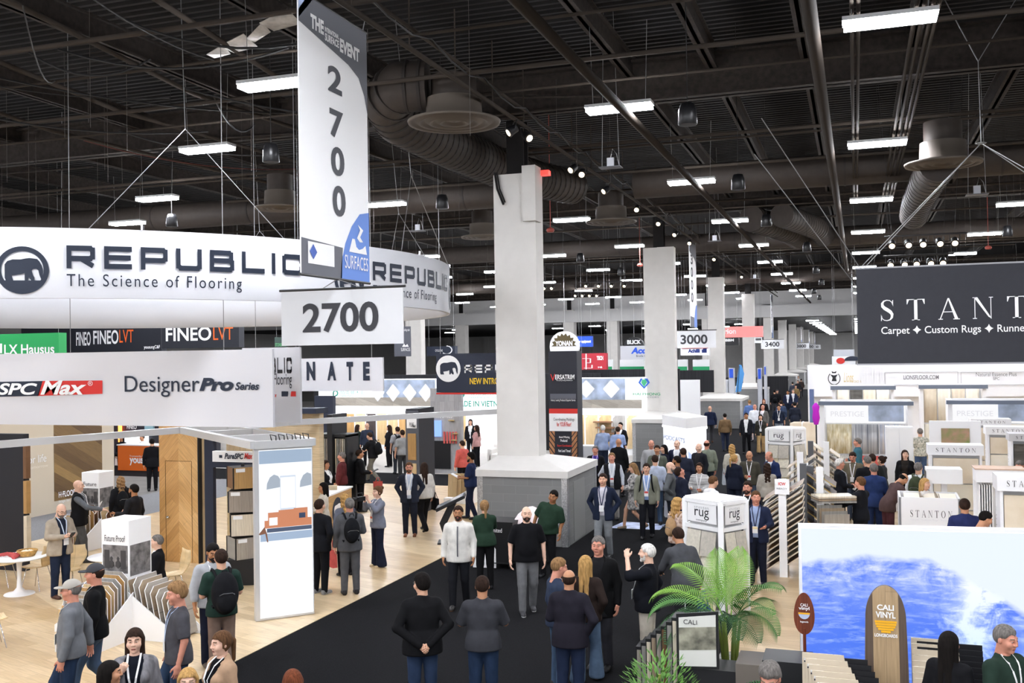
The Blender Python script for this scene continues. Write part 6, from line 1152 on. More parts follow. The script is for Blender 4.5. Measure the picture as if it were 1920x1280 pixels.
pxletter(lb, 'LIONSFLOOR.COM', GI, 1694, 703, 1760, 711, Yl-.62, bold=.01); pxletter(lb, 'Natural Essence Plus', GI, 1830, 698, 1906, 705, Yl-.62); pxletter(lb, 'SPC', GI, 1862, 707, 1874, 712, Yl-.62); pxletter(lb, 'Lions', mat('gold_ink', '#d9c48a', .5), 1582, 698, 1600, 716, Yl-.62, shear=.3); pxletter(lb, 'FLOOR', mat('gold_ink', '#d9c48a', .5), 1594, 713, 1615, 717, Yl-.62)
q = Yp(1564, 708, Yl-.62); poly_mark(lb, 'crest', ring_polys(.5, .45, .5, .44, 26, 2.3, 7.1)+[[(.3, .25), (.7, .25), (.62, .5), (.8, .75), (.5, .68), (.2, .75), (.38, .5)]]+[[(.35, .85), (.65, .85), (.7, 1.0), (.5, .93), (.3, 1.0)]], BINK, q+Vector((-.27, 0, -.3)), .54, .6)
RB_ = mat('slate_rail', '#6c7686', .5); RUGS = [mat('rug_'+n, c1, .95, nscale=s_, col2=c2, stretch=st_) for n, c1, c2, s_, st_ in (('zigzag', '#c2b07e', '#efe8d2', 3, (6, 6, 1.2)), ('stripe', '#5f6470', '#d8d8d8', 3, (8, 1, .1)), ('blue_stripe', '#8ea2c4', '#e6dcd0', 3, (7, 1, .1)), ('mono', '#2b2a28', '#e9e4d8', 3, (6, 6, 3)), ('red', '#b53a34', '#d76a60', 3, (8, 1, .1)), ('beige', '#d8c8ae', '#e8dcc8', 2, (1, 1, 1)), ('charcoal', '#4a4742', '#6a6660', 2, (1, 1, 6)), ('cream', '#ece2cc', '#f4eee0', 2, (1, 1, 1)))]
def prestige(px0, px1, py, Y, label, rugs, logo=True, k=''):
    a = RY(px0, py-3, px1, py+4, Y); o = thing('rug_display', label, 'display', ((a[0]+a[2])/2, Y, .006)); bx(a[0], Y-.9, a[1], a[2], Y-.75, a[3]).build('rail', RB_, o); H = a[3]+.02
    bx(a[0]+.05, Y, .006, a[2]-.05, Y+.12, H).build('back_panel', WL, o); bx(a[0]+.05, Y-.75, .006, a[0]+.17, Y, H).build('side_panel', WL, o); bx(a[2]-.17, Y-.75, .006, a[2]-.05, Y, H).build('side_panel', WL, o)
    n = len(rugs[0]); x0, x1 = a[0]+.2, a[2]-.2; w_ = (x1-x0)/n; zz = H-(.78 if logo else .15)
    if logo:
        bx(x0, Y-.12, zz+.04, x1, Y-.02, H-.1).build('lit_header', lit('prestige', '#f4f4f6', .9), o); letter(o, 'PRESTIGE', lit('faint_word', '#dcdce2', .85), (x0+.15, Y-.125, zz+.25), (x1-x0)*.42, .16); bx(x0+(x1-x0)*.54, Y-.125, zz+.1, x1-.05, Y-.115, H-.16).build('room_photo', mat('blue_room_photo', '#aebcd2', .6, noise=.5, nscale=1.5), o)
    for r, row in enumerate(rugs):
        hh = (zz-.15)/len(rugs)
        for i, m in enumerate(row):
            if m is None: continue
            g = MB(); g.add([(x0+w_*i+.02+(w_-.04)*u/10, Y-.06-.015*math.sin(u*1.6+i), zz-hh*r-v*(hh-.06)) for v in (0, 1) for u in range(11)], [(u, u+1, u+12, u+11) for u in range(10)], True); q = single('hanging_rug', g, RUGS[m], '%s rug, %s row of the %s, %s along it' % (('zigzag beige', 'grey striped', 'blue striped', 'black and white', 'red', 'beige', 'charcoal', 'cream')[m], 'upper' if r == 0 else 'lower', k, ORD1[i]), 'rug', 'rugs on the '+k); q.modifiers.new('t', 'SOLIDIFY').thickness = .012
    return o
prestige(1558, 1678, 725, 42, 'rug display under a slate rail behind the display with the red rug', [(7, 6, 5, 7)], False, 'display behind the red rug'); prestige(1720, 1847, 723, 42, 'rug display under a slate rail behind the web address', [(5, 7, 5, 7), (7, 5, 7, 5)], False, 'display behind the web address')
prestige(1536, 1710, 753, 33.5, 'white rug display with a lit header and the red rug', [(0, 1, 2), (3, 4, 2)], True, 'display with the red rug'); prestige(1770, 1960, 751, 33.5, 'white rug display with a lit header cut by the picture edge', [(5, 7, 7), (7, 5, 7)], True, 'display at the picture edge')
a = RY(1661, 800, 1713, 915, 29.6); pw = thing('white_cabinet', 'tall plain white double cabinet behind the woman in the black blazer', 'cabinet', ((a[0]+a[2])/2, 29.6, .006)); bx(a[0], 29.6, .006, a[2], 30.1, a[3]).build('body', WL, pw); xm = (a[0]+a[2])/2; bx(a[0]+.02, 29.58, .1, xm-.005, 29.6, a[3]-.02).build('door', WHITE, pw); bx(xm+.005, 29.58, .1, a[2]-.02, 29.6, a[3]-.02).build('door', WHITE, pw)
a = RY(1765, 803, 1818, 832, 30.3); single('meadow_picture', bx(a[0], 30.3, a[1], a[2], 30.35, a[3]), mat('meadow_print', '#7c8a52', .6, nscale=5, col2='#b58a78'), 'green and pink landscape picture on a white stand', 'picture'); single('picture_stand', bx(a[0]-.3, 30.36, .006, a[2]+.3, 30.5, a[3]+.2), WL, 'white stand wall behind the green landscape picture', 'display wall')
def gondola(px0, px1, py0, py1, Y, label, rows, side=False, grey=False):
    a = RY(px0, py0, px1, py1, Y); w_ = a[2]-a[0]; o = thing('sample_gondola', label, 'display stand', ((a[0]+a[2])/2, Y, .006)); dp = .55
    bx(a[0]-.04, Y-.04, a[1], a[2]+.04, Y+dp, a[3]).build('header', WL if not grey else mat('grey_header', '#c9c9cb', .6), o); g = MB()
    for x in (a[0], a[2]-.05): g.box(x, Y, .006, x+.05, Y+dp, a[1])
    g.build('side_panel', WL, o); bx(a[0]+.05, Y+dp-.05, .006, a[2]-.05, Y+dp, a[1]).build('back_panel', WL, o)
    letter(o, 'STANTON', BINK, (a[0]+w_*.12, Y-.045, a[1]+(a[3]-a[1])*.3), w_*.76, (a[3]-a[1])*.42, geo=sw_); letter(o, 'STANTON', GI, (a[0]-.005, Y+.35, a[1]*.45), a[1]*.4, .09, Z3, (0, 1, 0), geo=sw_)
    z = a[1]-.06; n = rows; hh = (a[1]-.3)/n
    for i in range(n): bx(a[0]+.07, Y+.04+.02*i, z-hh*(i+1)+.01, a[2]-.07, Y+.1+.02*i, z-hh*i-.02).build('carpet_sample', RUGS[(5, 7, 5)[i % 3]] if not grey else RUGS[6], o)
    return o
gondola(1743, 1841, 834, 853, 24.6, 'white sample stand with serif header behind the small white kiosk', 3); gondola(1823, 1893, 785, 797, 32, 'small white sample stand with serif header, farthest of the serif stands', 2); gondola(1851, 1930, 800, 815, 29.5, 'white sample stand with serif header above the faint header counter', 4); gondola(1895, 1975, 813, 827, 27, 'grey sample stand with charcoal swatch cut by the picture edge', 2, grey=True)
gondola(1874, 1985, 893, 921, 18.3, 'white sample stand with big cropped serif letters at the picture edge', 1)
Y = 22.6; a = RY(1686, 934, 1801, 990, Y); sb = thing('sample_bin', 'big white open-topped bin with serif lettering above the wave wall', 'display bin', ((a[0]+a[2])/2, Y, .006)); zf, zk = Yp(1740, 933, Y).z, Yp(1740, 921, Y+.8).z; g = MB().box(a[0], Y, .006, a[2], Y+.04, zf); g.prism([(0, .006), (.8, .006), (.8, zk), (0, zf)], Matrix(((0, 0, 1, a[0]), (1, 0, 0, Y), (0, 1, 0, 0), (0, 0, 0, 1))), .04).prism([(0, .006), (.8, .006), (.8, zk), (0, zf)], Matrix(((0, 0, 1, a[2]-.04), (1, 0, 0, Y), (0, 1, 0, 0), (0, 0, 0, 1))), .04).box(a[0], Y+.76, .006, a[2], Y+.8, zk); g.build('bin_wall', WL, sb)
for u in (.36, .62): x = a[0]+(a[2]-a[0])*u; bx(x, Y+.04, .3, x+.03, Y+.76, zf+.03).build('divider', mat('divider_brown', '#8a7c6a', .6), sb)
for i, u in enumerate((.08, .4, .68)): x = a[0]+(a[2]-a[0])*u; MB().obox((x+.18, Y+.4, zf-.08), (.32, .6, .06), 0, .2).build('carpet_sample', RUGS[7], sb)
letter(sb, 'STANTON', BINK, (a[0]+.22, Y-.004, Yp(1740, 970, Y).z), (a[2]-a[0])*.68, .15, geo=sw_); letter(sb, 'Carpet · Custom Rugs · Runners', mat('faint_grey_ink', '#dddde2', .6), (a[0]+.22, Y-.004, Yp(1740, 977, Y).z), (a[2]-a[0])*.66, .05)
c = Yp(1770, 900, 23.6); kb = thing('box_kiosk', 'small white box kiosk on a thin post in front of a serif sample stand', 'kiosk', (c.x, 23.6, .006)); MB().obox((c.x, 23.75, 1.72), (.72, .6, .32)).build('box', WHITE, kb); MB().box(c.x-.05, 23.7, .006, c.x+.07, 23.8, 1.6).build('post', WHITE, kb); MB().obox((c.x-.37, 23.75, 1.72), (.01, .45, .2)).build('swatch', RUGS[6], kb)
a = RY(1830, 881, 1925, 905, 21.4); fc = thing('sample_counter', 'white counter with a faint header and tan swatches beside the bin', 'counter', ((a[0]+a[2])/2, 21.4, .006)); bx(a[0], 21.4, a[1], a[2], 22, a[3]).build('header', WL, fc); bx(a[0], 21.9, .006, a[2], 22, a[1]).build('back_panel', WL, fc); letter(fc, 'STANTON', GI, (a[0]+.3, 21.39, a[1]+.1), .8, .1, geo=sw_); bx(a[0]-.02, 21.38, a[3], a[2], 22.02, a[3]+.02).build('edge_trim', mat('tan_edge', '#c8a890', .6), fc)
for i in range(6): bx(a[0]+.06+i*.045, 21.5, .8, a[0]+.08+i*.045, 21.88, a[1]-.06).build('hanging_card', WHITE, fc)
for i in range(2):
    for j in range(2): bx(a[0]+.42+i*.26, 21.6+.02*j, .9-.42*j, a[0]+.66+i*.26, 21.63+.02*j, 1.28-.42*j).build('swatch', (RUGS[5], mat('swatch_grey', '#a39a8a', .9), mat('swatch_sand', '#cbb894', .9), mat('swatch_ochre', '#c8963c', .9))[i*2+j], fc)
# rug company towers
def rug_tower(C, L, wR, H, label, k):
    C, L = Vector((C.x, C.y, 0)), Vector((L.x, L.y, 0)); u = (C-L); wL_ = u.length; u.normalize(); v = Vector((-u.y, u.x, 0)); o = thing('rug_tower', label, 'display tower', (C.x, C.y, .006))
    MB().prism([(0, 0), (wL_, 0), (wL_, wR), (0, wR)], Matrix(((u.x, v.x, 0, L.x), (u.y, v.y, 0, L.y), (0, 0, 1, H-.05), (0, 0, 0, 1))), .05).build('lid', WHITE, o); g = MB(); ps = [L, C, C+v*wR, L+v*wR]
    for p in ps: g.bar(p+Vector((0, 0, .006)), p+Vector((0, 0, H-.05)), .09)
    for i in range(4):
        for z in (.1, H-.5, H-.06): g.bar(ps[i]+Vector((0, 0, z)), ps[(i+1) % 4]+Vector((0, 0, z)), .07)
    g.build('frame', WHITE, o); cen = (ps[0]+ps[2])/2; MB().prism([(.06, .06), (wL_-.06, .06), (wL_-.06, wR-.06), (.06, wR-.06)], Matrix(((u.x, v.x, 0, L.x), (u.y, v.y, 0, L.y), (0, 0, 1, .006), (0, 0, 0, 1))), H-.06).build('core', mat('tower_core', '#d5d5d6', .6), o)
    for p0, d, w_ in ((L, u, wL_), (C, v, wR)):
        n_ = Vector((d.y, -d.x, 0)); q = p0+n_*.02; mb = MB().add([q+d*(.08)+Vector((0, 0, H-.42)), q+d*(w_-.08)+Vector((0, 0, H-.42)), q+d*(w_-.08)+Vector((0, 0, H-.1)), q+d*.08+Vector((0, 0, H-.1))], [(0, 1, 2, 3)]); mb.build('header_card', WHITE, o)
        letter(o, 'STANTON', BINK, q+d*(w_*.3)+Vector((0, 0, H-.19)), w_*.4, .04, d, Z3, geo=sw_); letter(o, 'rug', BINK, q+d*(w_*.3)+Vector((0, 0, H-.37)), w_*.4, .17, d, Z3); letter(o, 'company', BINK, q+d*(w_*.34)+Vector((0, 0, H-.405)), w_*.3, .03, d, Z3)
        for c_ in range(2):
            for r in range(4):
                z1 = H-.56-r*.3; z0 = z1-.42; x0, x1 = w_*(.1+.4*c_), w_*(.48+.42*c_); e = n_*(.045+.006*(4-r)); g = MB().add([q+d*x0+Vector((0, 0, z1)), q+d*x1+Vector((0, 0, z1)), q+d*x1+Vector((0, 0, z0+.02*c_))+e, q+d*x0+Vector((0, 0, z0))+e], [(0, 1, 2, 3)]); s_ = g.build('rug_sample', mat('rug_sample_'+str((r+c_*2) % 4), ('#c9c3b4', '#d6c9a6', '#b8b2a6', '#ddd6c4')[(r+c_*2) % 4], .95, noise=.12, nscale=20), o); s_.modifiers.new('t', 'SOLIDIFY').thickness = .01
rug_tower(Z(1351, 938, 2.0), Z(1284, 928, 2.0), .62, 2.0, 'white rug sample tower with two rug headers behind the palm', 'near'); rug_tower(Z(1484, 803, 2.0), Z(1437, 801, 2.0), .9, 2.0, 'white rug sample tower with a rug header beside the far aisle crowd', 'far')
g = single('rug_rail', MB().box(-2.3, 39.5, .006, -1.7, 40.6, .1).bar((-2.0, 39.6, 0), (-2.0, 39.6, 1.7), .05).bar((-2, 40.5, 0), (-2, 40.5, 1.7), .05).bar((-2, 39.5, 1.7), (-2, 40.6, 1.7), .05), WHITE, 'white rail stand of beige rugs past the far rug tower', 'rail stand')
for i in range(6): q = single('hanging_rug', MB().box(-2.45+.02*i, 39.6+i*.16, .5, -1.5-.03*i, 39.64+i*.16, 1.72), RUGS[(5, 7)[i % 2]], 'beige rug on the white rail stand past the far rug tower, %s along it' % ORD1[i], 'rug', 'rugs on the white rail stand')
# plank racks: boards slanting off both sides of white posts
SP = mat('plank_edge', '#cdbfa8', .6); SPB = mat('plank_dark_face', '#5b4c40', .6)
def slant_rack(px, py, Y, H, n, sgn, label, k, gold=False, card=False, wl=.3, wr=.3):
    c = Yp(px, py, Y); x = c.x; o = thing('plank_rack', label, 'display rack', (x, Y, .006)); bx(x-.075, Y-.04, .006, x+.075, Y+.02, H).build('post', WHITE, o); bx(x-.04, Y+.02, .006, x+.04, Y+.9, H-.1).build('spine', mat('rack_spine', '#6b6b6c', .6), o)
    if card: bx(x-.14, Y-.07, H-.3, x+.14, Y-.045, H).build('card', WHITE, o); letter(o, 'ICW', RED, (x-.07, Y-.072, H-.12), .14, .06, bold=.03); letter(o, 'READY', GI, (x-.1, Y-.072, H-.2), .2, .03)
    for i in range(n):
        z = .25+(H-.55)*i/(n-1)
        for s_, w_ in ((-1, wl), (1, wr)):
            d = sgn*s_; m = [(GW[(4, 2, 9, 0, 5, 3)[i % 6]]), SP]; up = (s_*sgn > 0)
            b = MB().obox((x+s_*(.08+w_/2), Y+.42, z+(w_*.36 if up else -.0)+(0 if up else -w_*.18)), (w_*1.25, .8, .022), 0, 0, -.62*sgn); b.m = [0, 0, 1, 1, 1, 1]
            single('sample_board', b, m if not gold else [SPB, mat('gold_edge', '#b59a5a', .5)], 'slanted board, %s side of the %s, %s from floor' % ('aisle' if s_ < 0 else 'booth', k, ORD1[i] if i else 'lowest'), 'sample board', 'boards of the '+k)
slant_rack(1469, 1040, 20.5, 1.95, 13, 1, 'tall white plank rack with a red-lettered card', 'rack with the red card', card=True); slant_rack(1538, 940, 22.5, 1.98, 8, -1, 'white plank rack of gold-edged boards beside the wave wall', 'gold-edged rack', gold=True, wl=.26, wr=.24)
slant_rack(1500, 850, 25.5, 2.0, 9, 1, 'white plank rack behind the rack with the red card', 'second plank rack', wl=.24, wr=.26); slant_rack(1549, 830, 28.5, 2.0, 8, -1, 'farthest white plank rack beside the white-haired man', 'farthest plank rack', wl=.3, wr=.26)
for i, (px, Y) in enumerate(((1506, 22.4), (1519, 22.9), (1521, 28))): x = Yp(px, 900, Y).x; single('display_post', bx(x-.07, Y, .006, x+.07, Y+.12, 2.05-.1*(i == 1)), mat('dark_post', '#58595c', .5), 'dark grey display post between the plank racks, %s from the camera' % ORD[i], 'post')
a = RY(1546, 905, 1592, 1010, 21.6); o = thing('sample_bookcase', 'angled stack of grey plank boards held by the man in the black sweater', 'display rack', ((a[0]+a[2])/2, 21.6, .006)); 
a = (a[0]-.18, a[1], a[2]-.18, a[3])
for i in range(4): MB().prism([(0, .05), (.55, .05), (.55, 1.25-.05*i), (0, 1.25-.05*i)], Matrix(((.9, 0, .3, a[0]+.02+.05*i), (.35, 0, -.9, 21.8-.09*i), (0, 1, 0, .006), (0, 0, 0, 1))), .02).build('panel', GW[(6, 9, 6, 3)[i]], o)
for i in range(3): MB().obox((a[0]+.35, 22.1, 1.32+.05*i), (.8, .5, .04), .35).build('plank', GW[(6, 9, 2)[i]], o)
# surf booth: backlit wave wall
A0, B0 = Vector((-.69, 12.43, 0)), Vector((3.4, 12.85, 0)); U = (B0-A0).normalized(); nv = Vector((-U.y, U.x, 0)); Lw = (B0-A0).length
wv_ = bpy.data.materials.new('lit_wave_print'); wv_.use_nodes = True; N, L = wv_.node_tree.nodes, wv_.node_tree.links; p = N['Principled BSDF']; tc = N.new('ShaderNodeTexCoord'); sp_ = N.new('ShaderNodeSeparateXYZ'); L.new(tc.outputs['Object'], sp_.inputs[0])
def nd(t, **k):
    n = N.new(t)
    for a_, b_ in k.items(): setattr(n, a_, b_)
    return n
def math_(op, a_, b_=0.):
    n = nd('ShaderNodeMath', operation=op)
    for i, q in enumerate((a_, b_)):
        if isinstance(q, (int, float)): n.inputs[i].default_value = q
        else: L.new(q, n.inputs[i])
    return n.outputs[0]
X_, Z_ = sp_.outputs[0], sp_.outputs[2]
nz = nd('ShaderNodeTexNoise'); nz.inputs['Scale'].default_value = 2.2; nz.inputs['Detail'].default_value = 9; nz.inputs['Roughness'].default_value = .68; mp = nd('ShaderNodeMapping'); mp.inputs['Rotation'].default_value = (0, -.9, 0); mp.inputs['Scale'].default_value = (1, 1, 2.6); L.new(tc.outputs['Object'], mp.inputs[0]); L.new(mp.outputs[0], nz.inputs['Vector'])
nb = nd('ShaderNodeTexNoise'); nb.inputs['Scale'].default_value = 1.6; nb.inputs['Detail'].default_value = 8; L.new(tc.outputs['Object'], nb.inputs['Vector'])
# crest line: z = 1.98 + .12*sin(1.5x) - .18*max(0,x-1.3)
crest = math_('ADD', math_('MULTIPLY', math_('SINE', math_('MULTIPLY', X_, 1.45)), .13), 1.93); crest = math_('SUBTRACT', crest, math_('MULTIPLY', math_('MAXIMUM', math_('SUBTRACT', X_, 1.45), 0), .42)); crest = math_('ADD', crest, math_('MULTIPLY', math_('SUBTRACT', nb.outputs[0], .5), .25))
below = math_('SUBTRACT', crest, Z_)       # >0 in the water
n1 = nd('ShaderNodeTexNoise'); n1.inputs['Scale'].default_value = 3.2; n1.inputs['Detail'].default_value = 11; n1.inputs['Roughness'].default_value = .72; n1.inputs['Distortion'].default_value = .6; L.new(tc.outputs['Object'], n1.inputs['Vector'])
m2 = nd('ShaderNodeMapping'); m2.inputs['Rotation'].default_value = (0, -.55, 0); m2.inputs['Scale'].default_value = (1.6, 1, 9); L.new(tc.outputs['Object'], m2.inputs[0]); n2 = nd('ShaderNodeTexNoise'); n2.inputs['Scale'].default_value = 1.6; n2.inputs['Detail'].default_value = 8; n2.inputs['Roughness'].default_value = .75; n2.inputs['Distortion'].default_value = .5; L.new(m2.outputs[0], n2.inputs['Vector'])
um = nd('ShaderNodeMapRange'); um.inputs[1].default_value = .75; um.inputs[2].default_value = .0; L.new(below, um.inputs[0])
mot = math_('MULTIPLY', math_('SUBTRACT', n1.outputs[0], .4), 3.0); mot = math_('MULTIPLY', math_('MAXIMUM', mot, 0), um.outputs[0])
stk = math_('MULTIPLY', math_('MAXIMUM', math_('SUBTRACT', n2.outputs[0], .48), 0), 2.4)
lip = math_('SUBTRACT', .3, math_('ABSOLUTE', math_('SUBTRACT', X_, math_('ADD', math_('MULTIPLY', math_('SUBTRACT', 1.75, Z_), -.22), math_('ADD', 2.0, math_('MULTIPLY', math_('SUBTRACT', n1.outputs[0], .5), 1.1)))))); lip = math_('MULTIPLY', math_('MAXIMUM', lip, 0), 3.6)
fx = math_('MINIMUM', math_('ADD', math_('ADD', mot, stk), lip), 1.0)
rp = nd('ShaderNodeValToRGB'); rp.color_ramp.elements[0].color = (*rgb('#4a78f0'), 1); rp.color_ramp.elements[1].color = (*rgb('#f4f8ff'), 1); e = rp.color_ramp.elements.new(.38); e.color = (*rgb('#9cb2f8'), 1); L.new(fx, rp.inputs[0])
dp = nd('ShaderNodeMapRange'); dp.inputs[1].default_value = 0; dp.inputs[2].default_value = 1.9; L.new(Z_, dp.inputs[0]); d2 = nd('ShaderNodeMix'); d2.data_type = 'RGBA'; d2.blend_type = 'MULTIPLY'; d2.inputs[0].default_value = 1; dr_ = nd('ShaderNodeValToRGB'); dr_.color_ramp.elements[0].color = (.5, .82, 1, 1); dr_.color_ramp.elements[1].color = (1, 1, 1, 1); L.new(dp.outputs[0], dr_.inputs[0]); L.new(rp.outputs[0], d2.inputs[6]); L.new(dr_.outputs[0], d2.inputs[7])
sk = nd('ShaderNodeMix'); sk.data_type = 'RGBA'; sr_ = nd('ShaderNodeMapRange'); sr_.inputs[1].default_value = -.03; sr_.inputs[2].default_value = .05; L.new(below, sr_.inputs[0]); L.new(sr_.outputs[0], sk.inputs[0]); sk.inputs[6].default_value = (*rgb('#e2ecfb'), 1); L.new(d2.outputs[2], sk.inputs[7])
L.new(sk.outputs[2], p.inputs['Emission Color']); p.inputs['Emission Strength'].default_value = .29; p.inputs['Base Color'].default_value = (.05, .05, .05, 1); p.inputs['Roughness'].default_value = .6
ww = thing('wave_wall', 'large backlit wall showing a curling blue ocean wave', 'light box', A0+Vector((0, 0, .006)), math.atan2(U.y, U.x))
MB().box(0, .0, 0, Lw, .16, 2.4).build('frame', WHITE, ww, False); MB().add([(.03, -.004, .03), (Lw-.03, -.004, .03), (Lw-.03, -.004, 2.36), (.03, -.004, 2.36)], [(0, 1, 2, 3)]).build('lit_print', wv_, ww, False)
# longboard and paddle
BW1, BW2, PWD = wood('board_oak', '#a98f6b', '#b89d78', (3, .4), 'ZX', 0), wood('board_walnut', '#57473b', '#64523f', (3, .2), 'ZX', 0), wood('paddle_wood', '#6a2f18', '#7d3c22', (2, .03), 'ZX', 0)
c = Z(1660, 1105, 1.95); wd = .24; Hb = 1.95; lbd = thing('longboard', 'tall oak longboard with walnut rails and a yellow sun mark', 'surfboard', (c.x, c.y, .006)); tk = .05
def half(t): return wd*(math.sqrt(max(0, 1-((t-.82)/.18)**2))*.93 if t > .82 else .93+.07*math.sin(PI*t/.82))*.92
T = [.82*i/16 for i in range(16)]+[.82+.18*math.sin(PI/2*i/18) for i in range(19)]; out = [(-half(t), t*Hb) for t in T]+[(half(t), t*Hb) for t in T[::-1][1:]]; M3 = Matrix(((1, 0, 0, c.x), (0, .08, 1, c.y), (0, 1, 0, .006), (0, 0, 0, 1)))
MB().prism(out, M3, tk).build('walnut_rails', BW2, lbd); inn = [(-min(.13, half(t)), t*Hb) for t in T]+[(min(.13, half(t)), t*Hb) for t in T[::-1][1:]]; Mi = M3 @ Matrix.Translation((0, 0, -.006)); MB().prism(inn, Mi, .01).build('oak_centre', BW1, lbd)
YL = mat('sun_yellow', '#f2b21c', .5); lo = Vector((c.x, c.y+.11, 0)); g = MB()
for i in range(5):
    z1 = 1.58-i*.026; w1 = .11*math.sqrt(max(0, 1-((i+.5)/5)**2)) if i else .11; g.obox((c.x, c.y+.075+.055, z1), (2*w1, .004, .022))
for v_ in range(len(g.v)): g.v[v_] = (g.v[v_][0], c.y+.08*g.v[v_][2]-.012-(.002 if g.v[v_][1] < c.y+.13 else 0), g.v[v_][2])
g.build('sun_emblem', YL, lbd)
for t, zz, w_, h_ in (('CALI', 1.7, .17, .06), ('VINYL', 1.62, .2, .065), ('LONGBOARDS', 1.42, .23, .035)): letter(lbd, t, WINK, (c.x-w_/2, c.y+.08*zz-.012, zz), w_, h_, V=(0, .08, 1), bold=.03)
c = Z(1507, 1112, 1.7); pd = thing('surf_paddle', 'dark red wooden paddle with white lettering beside the wave wall', 'paddle', (c.x, c.y, .006)); ov = [(.115*math.sin(t)*(1-.12*math.cos(t)), 1.46+.24*math.cos(t)) for t in [2*PI*i/32 for i in range(32)]]; Mp = Matrix(((1, 0, 0, c.x), (0, 0, 1, c.y), (0, 1, 0, .006), (0, 0, 0, 1))); MB().prism(ov, Mp, .02).build('blade', PWD, pd); MB().tube([(c.x, c.y+.01, .006), (c.x, c.y+.01, 1.3)], .018, 8).build('shaft', PWD, pd)
for t, zz, w_, h_, m in (('CALI', 1.55, .08, .035, WINK), ('vinyl', 1.5, .12, .05, WINK), ('legends', 1.36, .09, .025, WINK)): letter(pd, t, m, (c.x-w_/2, c.y-.002, zz), w_, h_, bold=.02)
poly_mark(pd, 'half_sun', [circ(.5, 1, .5, 1, 20, PI, 2*PI)], mat('paddle_blue', '#b8c4dc', .5), (c.x-.065, c.y-.002, 1.405), .13, .075); poly_mark(pd, 'half_sun_band', [[(.02, .75), (.98, .75), (1, 1), (0, 1)]], YL, (c.x-.065, c.y-.002, 1.405), .13, .075, off=.007)
def step_rack(px0, px1, py0, z0, Y, n, tones, label, k, dx=.02):
    a, b = Yp(px0, py0, Y), Yp(px1, py0-6, Y); w_ = b.x-a.x; o = thing('step_rack', label, 'display rack', ((a.x+b.x)/2, Y-.3, .006)); g = MB()
    for i in range(n): g.box(a.x+dx*i+w_*.1, Y-.035*i-.008, .05, b.x+dx*i+.12, Y-.035*i+.012, a.z-.05*i-.03)
    g.build('riser', mat('rack_black', '#141418', .5), o)
    for i in range(n):
        zt = a.z-.05*i; x0 = a.x+dx*i; y = Y-.035*i-.03; b_ = MB().prism([(0, 0), (w_, 0), (w_, .5*min(1, zt)), (w_-.12, zt-.05), (0, zt-.05)], Matrix(((1, 0, 0, x0), (0, .1, 1, y-.1), (0, 1, 0, .05), (0, 0, 0, 1))), .016); b_.m = [1, 0]+[1]*5
        s_ = single('sample_board', b_, [GW[tones[i % len(tones)]], SP], 'cut-corner vinyl board on the %s, %s from top' % (k, ORD1[i] if i else 'highest'), 'sample board', 'boards of the '+k)
        q = bx(x0+.02, y-.1+.1*zt-.022, zt-.075, x0+w_*.27, y-.1+.1*zt-.016, zt-.052); q.build('label_card', WHITE, s_)
        poly_mark(s_, 'label_band', [[(0, 0), (1, 0), (1, 1), (0, 1)]], NAVY, (x0+.02, y-.1+.1*zt-.024, zt-.095), w_*.25, .018)
step_rack(1504, 1604, 1222, 0, 11.2, 12, (6, 2, 5, 7, 0, 4, 5, 7, 5), 'stepped rack of pale vinyl boards beside the longboard', 'pale stepped rack', .035); step_rack(1708, 1818, 1195, 0, 11.6, 12, (4, 6, 3, 5, 9, 5, 2, 7, 5), 'stepped rack of brown and grey vinyl boards behind the dark-haired woman', 'brown stepped rack', .0)
# frame rack with poster
g0 = Z(1268, 1145, 1.39); fr_ = thing('poster_rack', 'black poster rack with a white lettered poster beside the palm', 'display rack', (g0.x+.2, g0.y, .006)); bx(g0.x, g0.y, .006, g0.x+.72, g0.y+.45, .72).build('plinth', mat('black_plinth', '#1c1c1f', .5), fr_); bx(g0.x+.7, g0.y-.1, .006, g0.x+1.0, g0.y+.45, .85).build('grey_plinth', mat('taupe_plinth', '#6a625a', .6), fr_); bx(g0.x+1.0, g0.y-.05, .006, g0.x+1.55, g0.y+.45, .9).build('plinth', mat('black_plinth', '#1c1c1f', .5), fr_)
MB().prism([(0, .7), (.5, .74), (.5, 1.42), (0, 1.36)], Matrix(((1, 0, 0, g0.x), (0, 0, 1, g0.y-.02), (0, 1, 0, 0), (0, 0, 0, 1))), .03).build('poster_frame', BLACK, fr_); MB().prism([(.03, .74), (.47, .77), (.47, 1.38), (.03, 1.32)], Matrix(((1, 0, 0, g0.x), (0, 0, 1, g0.y-.024), (0, 1, 0, 0), (0, 0, 0, 1))), .006).build('poster', mat('poster_paper', '#d9d9d2', .6), fr_); MB().prism([(.03, .93), (.47, .97), (.47, 1.24), (.03, 1.2)], Matrix(((1, 0, 0, g0.x), (0, 0, 1, g0.y-.027), (0, 1, 0, 0), (0, 0, 0, 1))), .004).build('poster_photo', mat('poster_photo', '#8a8878', .6, noise=.6, nscale=7), fr_); letter(fr_, 'CALI', BINK, (g0.x+.09, g0.y-.03, 1.25), .16, .055)
for i in range(8):
    h_ = 1.28-i*.085; x = g0.x-.03-.085*i; y = g0.y+.1+.1*i; b = MB().box(x-.05, y, .1, x+.06, y+.3, h_); s_ = single('framed_board', b, BLACK, 'black framed floor sample beside the poster, %s from the poster' % (ORD1[i] if i else 'first'), 'sample board', 'framed samples beside the poster'); bx(x-.035, y-.006, .15, x+.045, y, h_-.04).build('sample_face', GW[(2, 6, 4, 3, 9, 2, 6, 3)[i]], s_)
